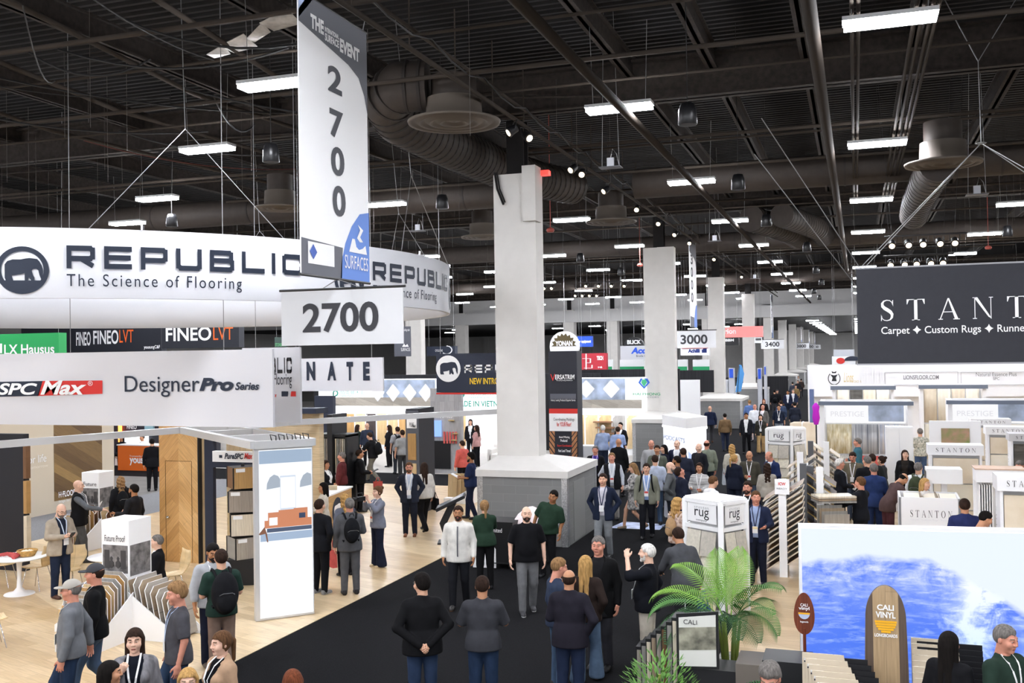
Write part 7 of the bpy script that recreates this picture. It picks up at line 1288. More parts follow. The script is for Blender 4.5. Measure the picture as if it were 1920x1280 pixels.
# palm and shrub
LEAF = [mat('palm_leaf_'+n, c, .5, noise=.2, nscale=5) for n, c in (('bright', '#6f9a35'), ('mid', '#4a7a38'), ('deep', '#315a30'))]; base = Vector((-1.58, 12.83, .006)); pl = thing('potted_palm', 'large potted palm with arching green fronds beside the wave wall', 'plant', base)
MB().lathe([(.16, 0), (.2, .3), (.21, .34), (.18, .34), (.17, .3)], base, 24).build('pot', mat('pot_black', '#222222', .5), pl); MB().lathe([(.001, .31), (.17, .3)], base, 20).build('soil', mat('soil', '#2c211a', .95), pl)
g = MB()
for i in range(6): a = i*1.05; g.tube([base+Vector((.05*math.cos(a), .05*math.sin(a), .3)), base+Vector((.1*math.cos(a), .1*math.sin(a), .8)), base+Vector((.14*math.cos(a), .14*math.sin(a), 1.1))], [.03, .022, .016], 8)
g.build('stem', mat('palm_stem', '#7a8a3a', .6), pl)
def frond(p0, az, el_, L, droop, m, spread=.42, n=34):
    d = Vector((math.cos(az), math.sin(az), 0)); pts = []; p = Vector(p0); e = el_
    for i in range(n+1): pts.append(p.copy()); e -= droop/n*(.4+1.2*i/n); p = p+(d*math.cos(e)+Vector((0, 0, math.sin(e))))*L/n
    b = MB(); b.tube(pts[::2], [.009*(1-.8*i/(len(pts[::2])-1)) for i in range(len(pts[::2]))], 5); s_ = Vector((-d.y, d.x, 0))
    for i in range(5, n+1):
        t = i/n; ll = spread*math.sin(PI*(.12+.83*t))**.7*(1.05-.4*t); f = (pts[i]-pts[i-1]).normalized(); up = s_.cross(f)
        for sg in (1, -1):
            o_ = (f*.72+s_*sg*.85+up*-.25).normalized(); a_ = pts[i]; q1 = a_+o_*ll*.5+Vector((0, 0, .02)); q2 = a_+o_*ll+Vector((0, 0, -.18*ll-.04)); w_ = f*.0095
            b.add([a_-w_*.6, q1-w_, q2, q1+w_, a_+w_*.6], [(0, 1, 2, 3, 4)])
    return b.build('frond', m, pl)
top = base+Vector((0, 0, 1.0))
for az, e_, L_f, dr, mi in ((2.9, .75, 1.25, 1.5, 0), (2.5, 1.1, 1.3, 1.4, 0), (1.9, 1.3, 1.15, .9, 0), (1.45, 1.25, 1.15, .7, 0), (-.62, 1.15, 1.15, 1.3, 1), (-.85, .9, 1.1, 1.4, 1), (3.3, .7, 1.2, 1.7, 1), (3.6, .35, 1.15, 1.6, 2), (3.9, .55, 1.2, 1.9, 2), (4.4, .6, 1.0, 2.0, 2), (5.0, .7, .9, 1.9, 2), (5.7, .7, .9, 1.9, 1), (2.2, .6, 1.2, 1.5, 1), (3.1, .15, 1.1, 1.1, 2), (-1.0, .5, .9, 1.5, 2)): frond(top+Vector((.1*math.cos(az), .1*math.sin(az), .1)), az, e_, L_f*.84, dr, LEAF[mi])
c = Z(1236, 1232, 1.0); b0 = Vector((c.x, c.y, .006)); sh = thing('potted_shrub', 'bushy green potted shrub in front of the framed samples', 'plant', b0); MB().lathe([(.15, 0), (.19, .34), (.2, .38), (.16, .37)], b0, 20).build('pot', mat('pot_grey', '#bdbdb8', .5), sh); b = MB()
for i in range(420):
    a = random.uniform(0, 2*PI); r = .4*random.random()**.5; h_ = .45+.6*random.random()*(1-(r/.42)**2*.6); p = b0+Vector((r*math.cos(a), r*math.sin(a), h_)); d = Vector((math.cos(a)*.6, math.sin(a)*.6, random.uniform(.2, 1))).normalized(); s_ = d.cross(Vector((0, 0, 1))).normalized()*.014; l_ = random.uniform(.07, .13)
    b.add([p, p+d*l_*.5+s_, p+d*l_, p+d*l_*.5-s_], [(0, 1, 2, 3)])
b.build('foliage', mat('shrub_leaf', '#5f8f3c', .6, noise=.3, nscale=6), sh); MB().bar(b0+Vector((0, 0, .3)), b0+Vector((0, 0, .8)), .03).build('stem', mat('palm_stem', '#7a8a3a', .6), sh)
c = Yp(1486, 1235, 11.95); b0 = Vector((c.x, c.y, .006)); p3 = thing('potted_palm', 'small dark green palm beside the pale stepped rack', 'plant', b0); MB().lathe([(.12, 0), (.15, .25), (.16, .28), (.12, .27)], b0, 20).build('pot', mat('pot_black', '#222222', .5), p3); pl = p3
for i in range(7): frond(b0+Vector((0, 0, .3)), 2.6+i*.5, 1.1, .75, 1.6, LEAF[2], .26, 22)
# purple figure display and far aisle bits
o = thing('mannequin', 'magenta draped dummy at the end of the white booths', 'dummy', Yp(1530, 790, 36)+Vector((0, 0, -1))); c = Yp(1530, 775, 36); MB().lathe([(.07, -.38), (.13, -.15), (.1, .08), (.13, .24), (.06, .34), (.001, .38)], c, 16).build('drape', mat('magenta_cloth', '#b01cb0', .8), o); MB().bar((c.x, c.y, .006), (c.x, c.y, c.z-.3), .05).build('stand', BLACK, o)
a = RY(1518, 730, 1532, 790, 40); single('slate_partition', bx(a[0], 40, .006, a[0]+.15, 40.6, a[3]), mat('slate_blue', '#5a6a92', .6), 'slate blue panel edge beside the magenta dummy', 'panel')
# ------------------------------------------------ the visitors
LW = ('#f0f0f0', '#c8423c'); L0 = ('#f0f0f0',)
DN, DN2, DNL = '#27405f', '#1d3352', '#3b5878'; BK, NV, CH = '#17171b', '#1c2438', '#3a3a3f'
Pn = person
# oak booth, near
p1 = Pn(112, 943, 1.8, -150, 'bald man in a beige blazer looking down at his phone by the tulip table', hair='', top='#20283c', jacket='#a8977f', bottom='#1d2a44', R='phone', Lf='phone', nod=28, fat=1.15, lanyard=('#c9d4e4', '#d8d8dc'), glasses=True, jm='open', beard='g', skin='p', shoe='#4a2c1e')
p2 = Pn(148, 900, 1.84, -100, 'bald man in a black vest holding papers against the far wing rack', hair='', top='#5f646b', jacket='#17171b', jm='vest', bottom='#4d4f50', R='reach', Lf='hold', fat=1.2, lanyard=L0, legs='step', skin='p')
w1 = Pn(226, 893, 1.7, 12, 'woman with long wavy blond hair and dark coat seen from behind', fem=True, hair='wavy', hc='l', top='#1c1c20', bottom='#1c1c20', R='back', Lf='hang', hem=.75); backpack(w1, 'small dark backpack on the woman with wavy blond hair', size=.8)
Pn(250, 908, 1.78, 55, 'dark-bearded man in a charcoal hoodie beside the woman with wavy hair', hair='short', hc='k', beard=True, top='#3b3c40', jacket='#232327', bottom=BK, skin='t', Lf='talk')
Pn(293, 1003, 1.76, 82, 'grey-haired man in a black jacket seated beside the oak chevron door', hair='short', hc='g', top='#f0f0f0', jacket='#18181c', bottom=BK, legs='sit', R='hold', Lf='hold', skin='p')
Pn(132, 1088, 1.8, 78, 'man in a light grey cap and grey sweater walking past the wing rack', hair='cap', hat='#aaa59c', hc='g', top='#6d7177', bottom=DN2, legs='walk', R='swing', Lf='hang', glasses=True, lanyard=L0, fat=1.08, skin='r', shoe='#3a3430')
Pn(176, 1058, 1.84, 82, 'man in a dark cap and black hoodie walking behind the grey cap man', hair='cap', hat='#3a3b40', hc='b', top='#141416', bottom=DNL, legs='walk2', R='hang', Lf='hang', skin='r', lanyard=L0)
Pn(252, 1180, 1.72, 172, 'woman with long straight brown hair in a grey plaid blazer', fem=True, hair='long', hc='b', top='#161b28', jacket=mat('plaid_wool', '#77767a', .9, noise=.45, nscale=18, stretch=(1, 1, .25)), jm='open', bottom=BK, R='strap', Lf='hang', lanyard=L0, skin='p')
Pn(208, 1240, 1.62, -95, 'black-haired woman in profile at the lower picture edge', fem=True, hair='long', hc='k', top='#2a2f3c', bottom=BK, skin='m')
Pn(332, 1094, 1.82, 100, 'man in a dark grey t-shirt and jeans walking past the pale boards', hair='thick', hc='l', top='#4a4950', bottom=DN, legs='walk', sleeve=.45, R='hang', Lf='hang', lanyard=('#b8cce8',), skin='r', shoe='#4a3a2a', nod=6)
Pn(398, 1018, 1.8, -165, 'bearded man in a light grey sweater and navy trousers with a red badge', hair='short', hc='k', beard=True, top='#a9adb2', bottom='#1a2036', R='hang', Lf='hang', lanyard=LW, nod=18, skin='t', sleeve=.8, shoe='#4a3c34')
w1 = Pn(414, 1030, 1.8, 12, 'man in a green polo and brown trousers with a big black backpack', hair='short', hc='b', top='#1d3b31', bottom='#7d6150', sleeve=.45, R='hold', Lf='hold', lanyard=L0, skin='l', shoe='#3c3430'); backpack(w1, 'big black backpack worn by the man in the green polo', '#1b1b1f', size=1.08)
Pn(413, 1185, 1.7, 118, 'woman in a tan coat with a brown ponytail and white lanyard', fem=True, hair='pony', hc='m', top='#15151a', jacket='#b98d60', jm='open', bottom=BK, lanyard=L0, skin='p')
Pn(352, 1255, 1.66, 178, 'blond woman with dark glasses at the lower picture edge', fem=True, hair='bob', hc='y', glasses=True, top='#2b2b30', bottom=BK, skin='p')
Pn(548, 1256, 1.66, 10, 'woman with auburn hair seen from behind at the lower picture edge', fem=True, hair='long', hc='r', top='#33302e', bottom=BK)
Pn(600, 936, 1.8, -40, 'man in a black suit half hidden by the backlit panel', hair='short', hc='b', top='#e8e8e8', jacket='#191a20', bottom='#17181d', R='pocket', Lf='pocket', shoe='#77777a', sole='#dddddd')
Pn(285, 822, 1.8, 5, 'man in a black suit standing at the orange counter', hair='short', hc='k', top='#e8e8e8', jacket='#16161a', bottom=BK, R='hang', Lf='hang')
q = Yp(228, 830, 34.9); Pn(228, 826, 1.74, 150, 'person in black seated behind the orange counter', fem=True, hair='bob', hc='k', top='#18181c', bottom=BK, skin='m', legs='sit', pos=(q.x, 34.9, 0)); q = Yp(266, 825, 35); Pn(266, 820, 1.78, 120, 'person in white seated behind the orange counter', hair='short', hc='k', top='#dcdcdc', bottom=BK, skin='m', legs='sit', pos=(q.x, 35, 0))
Pn(611, 863, 1.72, -120, 'woman with long dark hair and black blazer beside the hanging rack', fem=True, hair='long', hc='b', top='#f0f0f0', jacket='#17181c', bottom=BK, lanyard=L0, skin='m', R='hold')
Pn(640, 848, 1.78, 75, 'grey-haired man in a dark red sweater looking at the hanging rack', hair='short', hc='g', top='#6a1e22', bottom='#232326', lanyard=L0, skin='r', fat=1.1)
p8 = r1 = Pn(675, 843, 1.8, -80, 'man in a black jacket holding a tablet near the red sweater man', hair='short', hc='b', top='#1a1a1e', jacket='#17171a', jm='closed', bottom='#15151a', R='hold', Lf='hold', skin='m'); tote(r1, 1, 'bright red carrier bag behind the man in the black jacket', '#e03a28', .25, .34, at=(-.2, .55, .95), long=.12)
Pn(605, 905, 1.66, 95, 'woman with short black hair in a cream jacket at the oak counter', fem=True, hair='bob', hc='k', top='#d9d0bf', bottom='#d0c8ba', R='hold', Lf='hold', skin='m')
w1 = Pn(655, 934, 1.82, 10, 'man in a grey suit with a black backpack seen from behind', hair='short', hc='g', top='#e0e0e0', jacket='#54555a', bottom='#56575c', R='hold', Lf='hang', legs='stand', skin='r'); backpack(w1, 'black backpack hanging off the grey suit man shoulder', size=.85)
r1 = Pn(646, 926, 1.68, 25, 'blond woman beside the grey suit man', fem=True, hair='wavy', hc='y', top='#5a5f70', bottom=BK); tote(r1, -1, 'red carrier bag held by the blond woman by the grey suit man', '#d8382c', .28, .34)
cw = Pn(707, 912, 1.72, 120, 'woman in a blue-grey sweater and wide navy trousers filming with a camera', fem=True, hair='bun', hc='m', top='#73798c', bottom='#1a2036', flare=.06, R='up', Lf='up', lanyard=('#f0f0f0', '#e06a50'), shoe='#c9b08a', sole='#e8dcc8', skin='p')
q = WM[cw.name] @ Vector((0, .4, 1.5)); o = thing('video_camera', 'black video camera held up by the filming woman', 'camera', q, cw.rotation_euler[2]); MB().obox((0, 0, 0), (.09, .18, .09)).build('camera_body', BLACK, o, False); MB().tube([(0, .09, 0), (0, .19, 0)], [.035, .045], 14).build('lens_barrel', BLACK, o, False); MB().tube([(0, -.05, .05), (0, -.04, .12), (0, .09, .12), (0, .1, .05)], .01, 6).build('handle', BLACK, o, False)
Pn(767, 867, 1.84, 175, 'man with glasses in a navy suit facing the aisle by the dark tower', hair='short', hc='m', beard=True, top='#b9c6dc', jacket='#23293a', bottom='#1d2231', glasses=True, R='pocket', Lf='pocket', lanyard=L0, jm='open', shoe='#7a4a2e', skin='r')
r1 = Pn(795, 867, 1.78, 25, 'woman with long dark hair in a cream blazer and black trousers', fem=True, hair='long', hc='b', top='#dcd6cc', bottom='#1b1a1d', legs='walk', R='hang', Lf='hang', turn=-20); tote(r1, 1, 'black handbag on the arm of the woman in the cream blazer', '#17171a', .3, .3, at=(.3, 0, 1.0), long=.15)
p3 = Pn(882, 849, 1.82, 75, 'bearded man in a navy polo holding papers by the nearest column', hair='thick', hc='k', beard=True, top='#1c2c55', bottom='#1b2440', sleeve=.5, R='hold', Lf='hold', fat=1.2, skin='t', legs='step')
# black carpet, near
Pn(859, 949, 1.8, 172, 'man in a white zip jacket and black trousers walking towards the camera', hair='short', hc='b', beard=True, top='#8a8c90', jacket='#d6d2c8', jm='closed', tie='#5a5a60', bottom='#1a1b21', R='hang', Lf='hang', legs='step', skin='t', shoe='#2c2a2a', sole='#6a4a34')
Pn(908, 938, 1.7, 8, 'woman in a green long-sleeved shirt with tied brown hair at the bin', fem=True, hair='pony', hc='l', top='#1f3d2a', bottom='#161618', R='reach', Lf='hold', fat=1.1)
Pn(987, 950, 1.84, 186, 'bald bearded man in a black polo and grey jeans walking on the carpet', hair='', hc='b', beard=True, top='#141418', bottom='#6a6b6e', sleeve=.48, R='hang', Lf='hang', legs='step', fat=1.22, skin='p', shoe='#3a3a3e', sole='#f2f2f2')
Pn(1022, 917, 1.78, 160, 'man in a dark green polo leaning beside the column base', hair='short', hc='k', top='#1f3d2a', bottom='#18181b', sleeve=.48, R='hang', Lf='hang', side=-14, lean=6, fat=1.25, skin='t')
Pn(790, 1077, 1.78, 8, 'man in a black jacket with hands clasped behind his back', hair='thick', hc='k', top='#17171a', jacket='#17171a', jm='closed', bottom='#23395a', R='back', Lf='back', fat=1.25, glasses=True, turn=25, skin='l', shoe='#303034')
Pn(904, 1080, 1.76, -2, 'man in a charcoal t-shirt seen from behind with folded arms', hair='short', hc='b', top='#3a3b42', bottom=DN2, sleeve=.5, R='cross', Lf='cross', lanyard=L0, fat=1.12, skin='m', shoe='#303034')
Pn(1046, 1046, 1.76, -70, 'short-haired man in a navy quarter-zip beside the dark blazer man', hair='short', hc='l', top='#2b3a55', bottom=DNL, skin='r', lanyard=L0, nod=12, fat=1.1, sole='#eeeeee')
Pn(1067, 1068, 1.76, -10, 'balding man in a dark plum blazer and dark jeans from behind', hair='balding', hc='b', top='#d0d0d8', jacket='#25222e', bottom='#1c2a48', R='pocket', Lf='hold', fat=1.12, skin='m')
Pn(1098, 1042, 1.72, -15, 'woman with very long blond hair, brown jacket and flared jeans', fem=True, hair='long', hc='y', top='#2e211c', bottom='#4f6d8e', flare=.05, legs='step', R='pocket', Lf='hang', shoe='#8a5a3a')
Pn(1121, 1006, 1.88, 165, 'tall smiling man in a black overcoat facing the group', hair='short', hc='g', top='#1d1d20', jacket='#141416', bottom='#2f2f36', R='hang', Lf='hang', hem=.72, skin='r', shoe='#121214')
Pn(1212, 1020, 1.8, 80, 'white-haired man in a black sweater and beige trousers raising a hand', hair='short', hc='w', beard=True, top='#14161e', bottom='#cfc2ab', R='pocket', Lf='face', fat=1.25, lanyard=L0, skin='p', shoe='#5a4a3a')
p9 = Pn(1270, 990, 1.8, 25, 'man in a grey suit bending towards the rug tower with a blue bag', hair='short', hc='b', top='#e4e4e8', jacket='#4a4c52', bottom='#2a2b30', R='hang', Lf='reach', lean=18, skin='m')
r1 = Pn(1130, 888, 1.86, 168, 'man in a navy blazer and grey trousers walking with a hand in his pocket', hair='short', hc='b', top='#c9c6d2', jacket='#1c2740', jm='open', bottom='#7d8288', R='pocket', Lf='pocket', legs='step', lanyard=('#2c3550', '#f0f0f0'), skin='l', shoe='#2a2a2c', sole='#dddddd')
# booth past the cross aisle
Pn(671, 796, 1.7, -60, 'curly-haired woman in a dark green jacket at the far white counter', fem=True, hair='bob', hc='b', top='#e8e8e8', jacket='#26352c', bottom=BK, R='reach'); Pn(688, 793, 1.78, 160, 'man in a dark patterned shirt behind the far white counter', hair='balding', hc='l', top=None or '#2b3348', bottom=BK)
r1 = Pn(692, 811, 1.8, 60, 'man in a black t-shirt and grey trousers striding at the far counter', hair='short', hc='b', top='#1b1b1f', bottom='#6b675e', sleeve=.5, R='reach', Lf='reach', legs='walk', lean=10, sole='#f0f0f0'); backpack(r1, 'black backpack on the striding man at the far counter', size=.85)
Pn(729, 797, 1.7, 60, 'woman in black with bobbed hair by the white sofa', fem=True, hair='bob', hc='b', top='#1a1a1e', bottom=BK)
r1 = Pn(745, 800, 1.8, 20, 'man in a grey shirt with a dark backpack by the white sofa', hair='short', hc='b', top='#9a9aa0', bottom='#2c3038', sleeve=.5); backpack(r1, 'dark backpack worn by the man near the white sofa', size=.95); Pn(754, 806, 1.8, 25, 'man in grey beside the dark display tower', hair='short', hc='b', top='#8f9294', bottom='#3a3c3e', sleeve=.5)
Pn(882, 786, 1.72, 170, 'woman in a black blazer with long hair behind the accessory wall', fem=True, hair='long', hc='k', top='#f0f0f0', jacket='#19191d', bottom=BK); Pn(893, 797, 1.68, 60, 'woman with wavy dark hair in a pink top behind the accessory wall', fem=True, hair='wavy', hc='b', top='#c98a84', bottom=BK); Pn(866, 826, 1.7, 40, 'person in a bright red top behind the bearded navy polo man', hair='short', hc='b', top='#d8402e', bottom=BK)
# around the second column
r1 = Pn(1116, 836, 1.78, 172, 'older man in a purple shirt and black jacket near the banner tower', hair='short', hc='g', top='#4a2f9a', jacket='#18181b', jm='open', bottom='#17171a', lanyard=('#b8a8e0', '#e8e8e8'), skin='r'); tote(r1, 1, 'white carrier bag held by the man in the purple shirt', '#e6e6ea', .26, .32)
Pn(1147, 849, 1.8, 178, 'man in a black vest over a pale shirt with a red badge', hair='short', hc='l', top='#c9ced8', jacket='#1d1d21', jm='vest', bottom='#a9a59c', lanyard=LW, fat=1.15, skin='r', R='pocket', topm=mat('pale_check', '#c6cad2', .85, noise=.1, nscale=30)); 
Pn(1160, 822, 1.82, -20, 'shaven-headed man in a black jacket talking by the white counter', hair='', top='#17171a', jacket='#17171a', jm='closed', bottom=BK, skin='m'); Pn(1130, 797, 1.82, 10, 'white-haired man in a light blue shirt from behind', hair='short', hc='w', top='#8fa6cf', bottom='#232c44', R='reach', fat=1.1); Pn(1158, 800, 1.78, 12, 'man in a blue shirt at the white counter from behind', hair='short', hc='b', top='#8ea8dc', bottom='#2a2a30', R='hold'); Pn(1163, 792, 1.78, 150, 'man in a black suit behind the white counter', hair='short', hc='k', top='#f0f0f0', jacket='#18181c', bottom=BK)
Pn(1188, 868, 1.7, 100, 'woman in a patterned dress and ankle boots striding on the sticker', fem=True, hair='long', hc='l', top='#ccc', topm=mat('mono_print', '#2a2a2e', .8, nscale=16, col2='#d8d4d0'), bottom=None, bare=True, hem=.55, legs='walk', R='hold', Lf='hold', lanyard=LW, nod=15, shoe='#8a7a68')
r1 = Pn(1212, 869, 1.8, 175, 'man in a sage jacket and light blue shirt with a red badge', hair='short', hc='b', top='#7fa0d8', jacket='#7c7d68', jm='open', bottom='#1a1b22', lanyard=LW, R='hang', Lf='hang', legs='step', skin='l'); backpack(r1, 'dark backpack with straps on the man in the sage jacket', size=.8)
r1 = Pn(1228, 853, 1.82, 5, 'man in a pale blue shirt and jeans from behind the sage jacket', hair='short', hc='b', top='#b4c2dc', bottom=DNL, sleeve=.6); tote(r1, 1, 'pale printed tote bag beside the man in pale blue', '#c9ccd6', .3, .4)
Pn(1232, 835, 1.8, 175, 'man in an olive green sweater facing the aisle by the second column', hair='short', hc='b', top='#596050', bottom=CH, lanyard=L0, skin='m'); Pn(1221, 825, 1.84, 175, 'ginger man in a light grey sweater behind the olive sweater man', hair='balding', hc='r', top='#a3a5a8', bottom=CH, skin='r'); Pn(1244, 834, 1.7, 120, 'dark-haired person in navy beside the podcast booth', hair='long', fem=True, hc='k', top='#1d2236', bottom=BK)
Pn(1258, 866, 1.82, -95, 'bald grey-bearded man in a grey sweater with a hand on his hip', hair='', hc='g', beard='g', top='#5c6064', bottom='#20242c', R='hip', Lf='hold', skin='p', fat=1.1); Pn(1279, 874, 1.78, -70, 'man in a dark navy suit with head tilted back', hair='short', hc='b', top='#e0e0e8', jacket='#1d2338', bottom='#1b2033', nod=-30, skin='r', R='hang')
Pn(1268, 855, 1.8, 70, 'dark-bearded man in a navy t-shirt by the podcast booth', hair='short', hc='k', beard=True, top='#1e3156', bottom=CH, sleeve=.5, skin='t'); Pn(1281, 840, 1.8, 5, 'man in a navy suit from behind at the podcast booth', hair='short', hc='b', top='#e0e0e0', jacket='#262c40', bottom=NV, skin='m'); Pn(1269, 825, 1.84, 165, 'balding man in a navy jacket with a wide white lanyard', hair='balding', hc='l', top='#e0e4ec', jacket='#232c4a', bottom=NV, lanyard=L0, skin='p')
Pn(1311, 868, 1.72, 172, 'woman with wavy dark hair in a white striped jacket', fem=True, hair='wavy', hc='b', top='#eee', topm=mat('white_stripe_knit', '#ecebe8', .9, nscale=3, col2='#55555a', stretch=(.2, .2, 16)), bottom=BK, lanyard=LW, R='talk', Lf='hold', skin='m'); Pn(1325, 825, 1.84, 20, 'balding man in a sage green shirt jacket from behind', hair='balding', hc='b', top='#7f8a74', bottom='#27303c', skin='r', turn=-30); Pn(1310, 831, 1.8, 140, 'bald older man by the lit podcast panel', hair='balding', hc='w', top='#2a2a2e', jacket='#20222a', bottom=BK, skin='p')
r1 = Pn(1271, 933, 1.7, -40, 'woman with long blond hair in a floral blouse', fem=True, hair='wavy', hc='y', glasses=True, top='#eee', topm=mat('floral_print', '#ead9cc', .85, nscale=22, col2='#8a5a3c'), bottom='#1c1b1f', R='hold', Lf='hold', turn=-25); backpack(r1, 'tan leather backpack on the woman in the floral blouse', '#b98a4a', size=.7)
Pn(1339, 893, 1.78, -60, 'brown-haired man in white leaning behind the rug tower', hair='short', hc='m', top='#e4e4e4', bottom=CH, lean=12, R='hold', Lf='hold')
r1 = Pn(1372, 833, 1.7, 5, 'blond woman in a cream jacket from behind in the far aisle', fem=True, hair='wavy', hc='y', top='#cfc6b0', bottom='#23283a'); tote(r1, -1, 'pale blue shoulder bag on the blond woman in cream', '#c4ccd8', .3, .3, at=(-.25, 0, 1.0))
Pn(1377, 852, 1.72, -30, 'woman with a blond ponytail in a navy blazer', fem=True, hair='pony', hc='y', top='#f0f0f0', jacket='#1c2236', bottom=NV, turn=-20); Pn(1405, 845, 1.8, 172, 'bald man in an olive brown sweater with a red badge', hair='', top='#4a4638', bottom='#3a4a60', lanyard=LW, skin='m', R='hold', nod=15)
Pn(1442, 846, 1.82, 130, 'sandy-haired man in a bright navy suit bending over', hair='balding', hc='l', top='#d8e0f0', jacket='#1c2f60', bottom='#1b2a50', lean=12, nod=15, skin='r', R='hold', Lf='hold'); Pn(1438, 868, 1.68, 5, 'woman with brown hair in a beige blazer from behind', fem=True, hair='wavy', hc='b', top='#a89f90', bottom=CH, R='hold')
Pn(1401, 903, 1.82, 165, 'dark-bearded man in black behind the man in the navy suit', hair='short', hc='b', beard=True, top='#16161a', jacket='#202436', bottom=BK, lanyard=L0, skin='r'); Pn(1417, 921, 1.8, 172, 'man in a navy suit gesturing with both hands beside the plank rack', hair='short', hc='m', top='#8fa6d4', jacket='#1d2745', jm='open', bottom='#171d30', R='talk', Lf='talk', lanyard=('#2c3550', '#e8d8a8'), skin='r', turn=15)
# far aisle
Pn(1331, 761, 1.84, 5, 'bald man in a navy sweater walking away in the far aisle', hair='', top='#1f2a4a', bottom='#4a4a50', legs='walk', shoe='#5a3a2a'); Pn(1359, 775, 1.7, 5, 'person in a mustard bomber jacket walking away', hair='short', hc='k', top='#7a5a2c', bottom='#27304a', legs='step'); p4 = Pn(1399, 774, 1.78, 172, 'man in a dark suit and white shirt holding leaflets in the far aisle', hair='short', hc='k', top='#e8e8e8', jacket='#20222a', jm='open', bottom='#17171b', legs='step', skin='t'); Pn(1426, 777, 1.7, 176, 'woman in gold trousers and a dark jacket in the far aisle', fem=True, hair='long', hc='k', top='#2a2a2c', jacket='#38362f', bottom='#b98f3e', flare=.04, legs='step', lanyard=L0)
Pn(1415, 758, 1.84, 165, 'bald man in a white shirt with a shoulder strap', hair='', top='#dfe2e8', bottom='#22304a', fat=1.2, skin='r', legs='step'); Pn(1430, 759, 1.82, 150, 'bald man in a grey suit beside the gold trousers woman', hair='', top='#e0d8e0', jacket='#66625e', bottom='#55524e', skin='r'); Pn(1432, 748, 1.7, 175, 'brown-haired woman in black behind the grey suit man', fem=True, hair='wavy', hc='r', top='#2a211e', jacket='#1a1a1e', bottom=BK); Pn(1405, 750, 1.8, 10, 'man in a blue sweater facing the third column', hair='short', hc='l', top='#4a72b4', bottom='#2a3448', fat=1.1)
p5 = Pn(1385, 737, 1.78, -160, 'man in a pale shirt taking a photo by the third column', hair='short', hc='k', top='#c2cad8', bottom=DN2, R='up', Lf='up'); Pn(1460, 759, 1.8, 178, 'man in a navy shirt and pale jeans with a badge in the far aisle', hair='short', hc='k', glasses=True, top='#1d2940', bottom='#8a97a6', lanyard=L0, sleeve=.7, skin='m'); Pn(1464, 751, 1.8, 20, 'man in a blue jacket behind the navy shirt man', hair='short', hc='b', top='#33496e', bottom=DN2); Pn(1490, 754, 1.8, 5, 'man in a dark suit walking away past the far rug tower', hair='short', hc='k', top='#23293a', jacket='#23293a', bottom=NV)
Pn(1477, 732, 1.8, 175, 'man in a navy suit and tie walking in the far aisle', hair='short', hc='k', top='#d0d8e8', jacket='#1c2440', bottom=NV, legs='step', skin='t', lanyard=L0); Pn(1487, 730, 1.82, 175, 'grey-haired man in a navy suit beside another suit in the far aisle', hair='short', hc='g', top='#e0e0ea', jacket='#25304e', bottom=NV, legs='step', lanyard=L0); r1 = Pn(1452, 731, 1.78, 5, 'man in black with a backpack by the black drape', hair='short', hc='k', top='#1a1a1e', bottom=CH); backpack(r1, 'black backpack on the man by the black drape'); Pn(1457, 730, 1.8, 160, 'person in a black jacket and cap by the black drape', hair='cap', hat='#2a2a2c', top='#1c1c20', jacket='#1c1c20', jm='closed', bottom=BK)
for i, (px, py, f, t, lb) in enumerate(((1492, 722, 175, '#8a6a2c', 'person in a mustard top far down the aisle'), (1496, 713, 170, '#2a2a2e', 'person in black far down the aisle'), (1486, 716, 10, '#3a3f50', 'person in slate grey far down the aisle'), (1497, 705, 175, '#b8b0a8', 'person in pale beige far down the aisle'), (1502, 710, 5, '#4a3a34', 'person in brown far down the aisle'))): Pn(px, py, 1.74, f, lb, hair='short', hc=('b', 'k', 'k', 'l', 'b')[i], top=t, bottom=CH, legs='step')
Pn(1309, 748, 1.7, 90, 'man seated in black at the white stand past the second column', hair='short', hc='k', top='#1b1b1f', bottom=BK, legs='sit'); Pn(1308, 752, 1.74, -90, 'bald man in white and black at the white stand past the second column', hair='', top='#e0e0e0', bottom=BK, legs='sit')
# white booth
p7 = Pn(1575, 860, 1.8, -75, 'white-haired man with glasses and a black jacket holding a leaflet', hair='short', hc='w', glasses=True, top='#9db4e0', jacket='#1a1c24', bottom=BK, lanyard=L0, R='hold', Lf='hold', skin='r'); Pn(1599, 847, 1.8, 170, 'man in an olive sweater with a badge talking by the plank boards', hair='short', hc='b', top='#6a5f46', bottom='#3d4c66', lanyard=L0, R='talk', Lf='talk', nod=20, skin='r'); Pn(1607, 821, 1.82, 85, 'grey-haired man in a teal jacket by the red rug', hair='short', hc='g', top='#1f6a7c', bottom='#23283a', skin='r', R='hold')
Pn(1625, 855, 1.8, 10, 'grey-haired man in a black sweater from behind by the rugs', hair='short', hc='g', top='#1b1c22', bottom='#22242c', turn=30); Pn(1635, 851, 1.8, 20, 'dark grey haired man with a strap among the group by the rugs', hair='short', hc='b', top='#2a2f30', bottom=CH); Pn(1652, 855, 1.7, 70, 'woman with dark tied hair in a grey jacket by the rugs', fem=True, hair='bun', hc='b', top='#33353a', jacket='#3c3f42', bottom=BK)
Pn(1638, 869, 1.84, 8, 'grey-haired man in a bright navy suit from behind', hair='short', hc='g', top='#e0e0e0', jacket='#1f3a72', bottom='#1c3262', skin='r', R='hold', Lf='hang'); Pn(1612, 894, 1.8, 60, 'short-haired man in a black sweater reaching for the grey boards', hair='short', hc='m', top='#191b22', bottom='#1b1c22', R='reach', Lf='reach', skin='r', lanyard=L0); q = Yp(1664, 900, 24.2); Pn(1697, 907, 1.78, -60, 'balding man in a brown blazer bending over the big white bin', hair='balding', hc='k', top='#5a3a38', jacket='#5c4240', bottom='#5a2a34', lean=32, nod=15, R='reach', Lf='reach', skin='m', pos=(q.x, 24.2, 0))
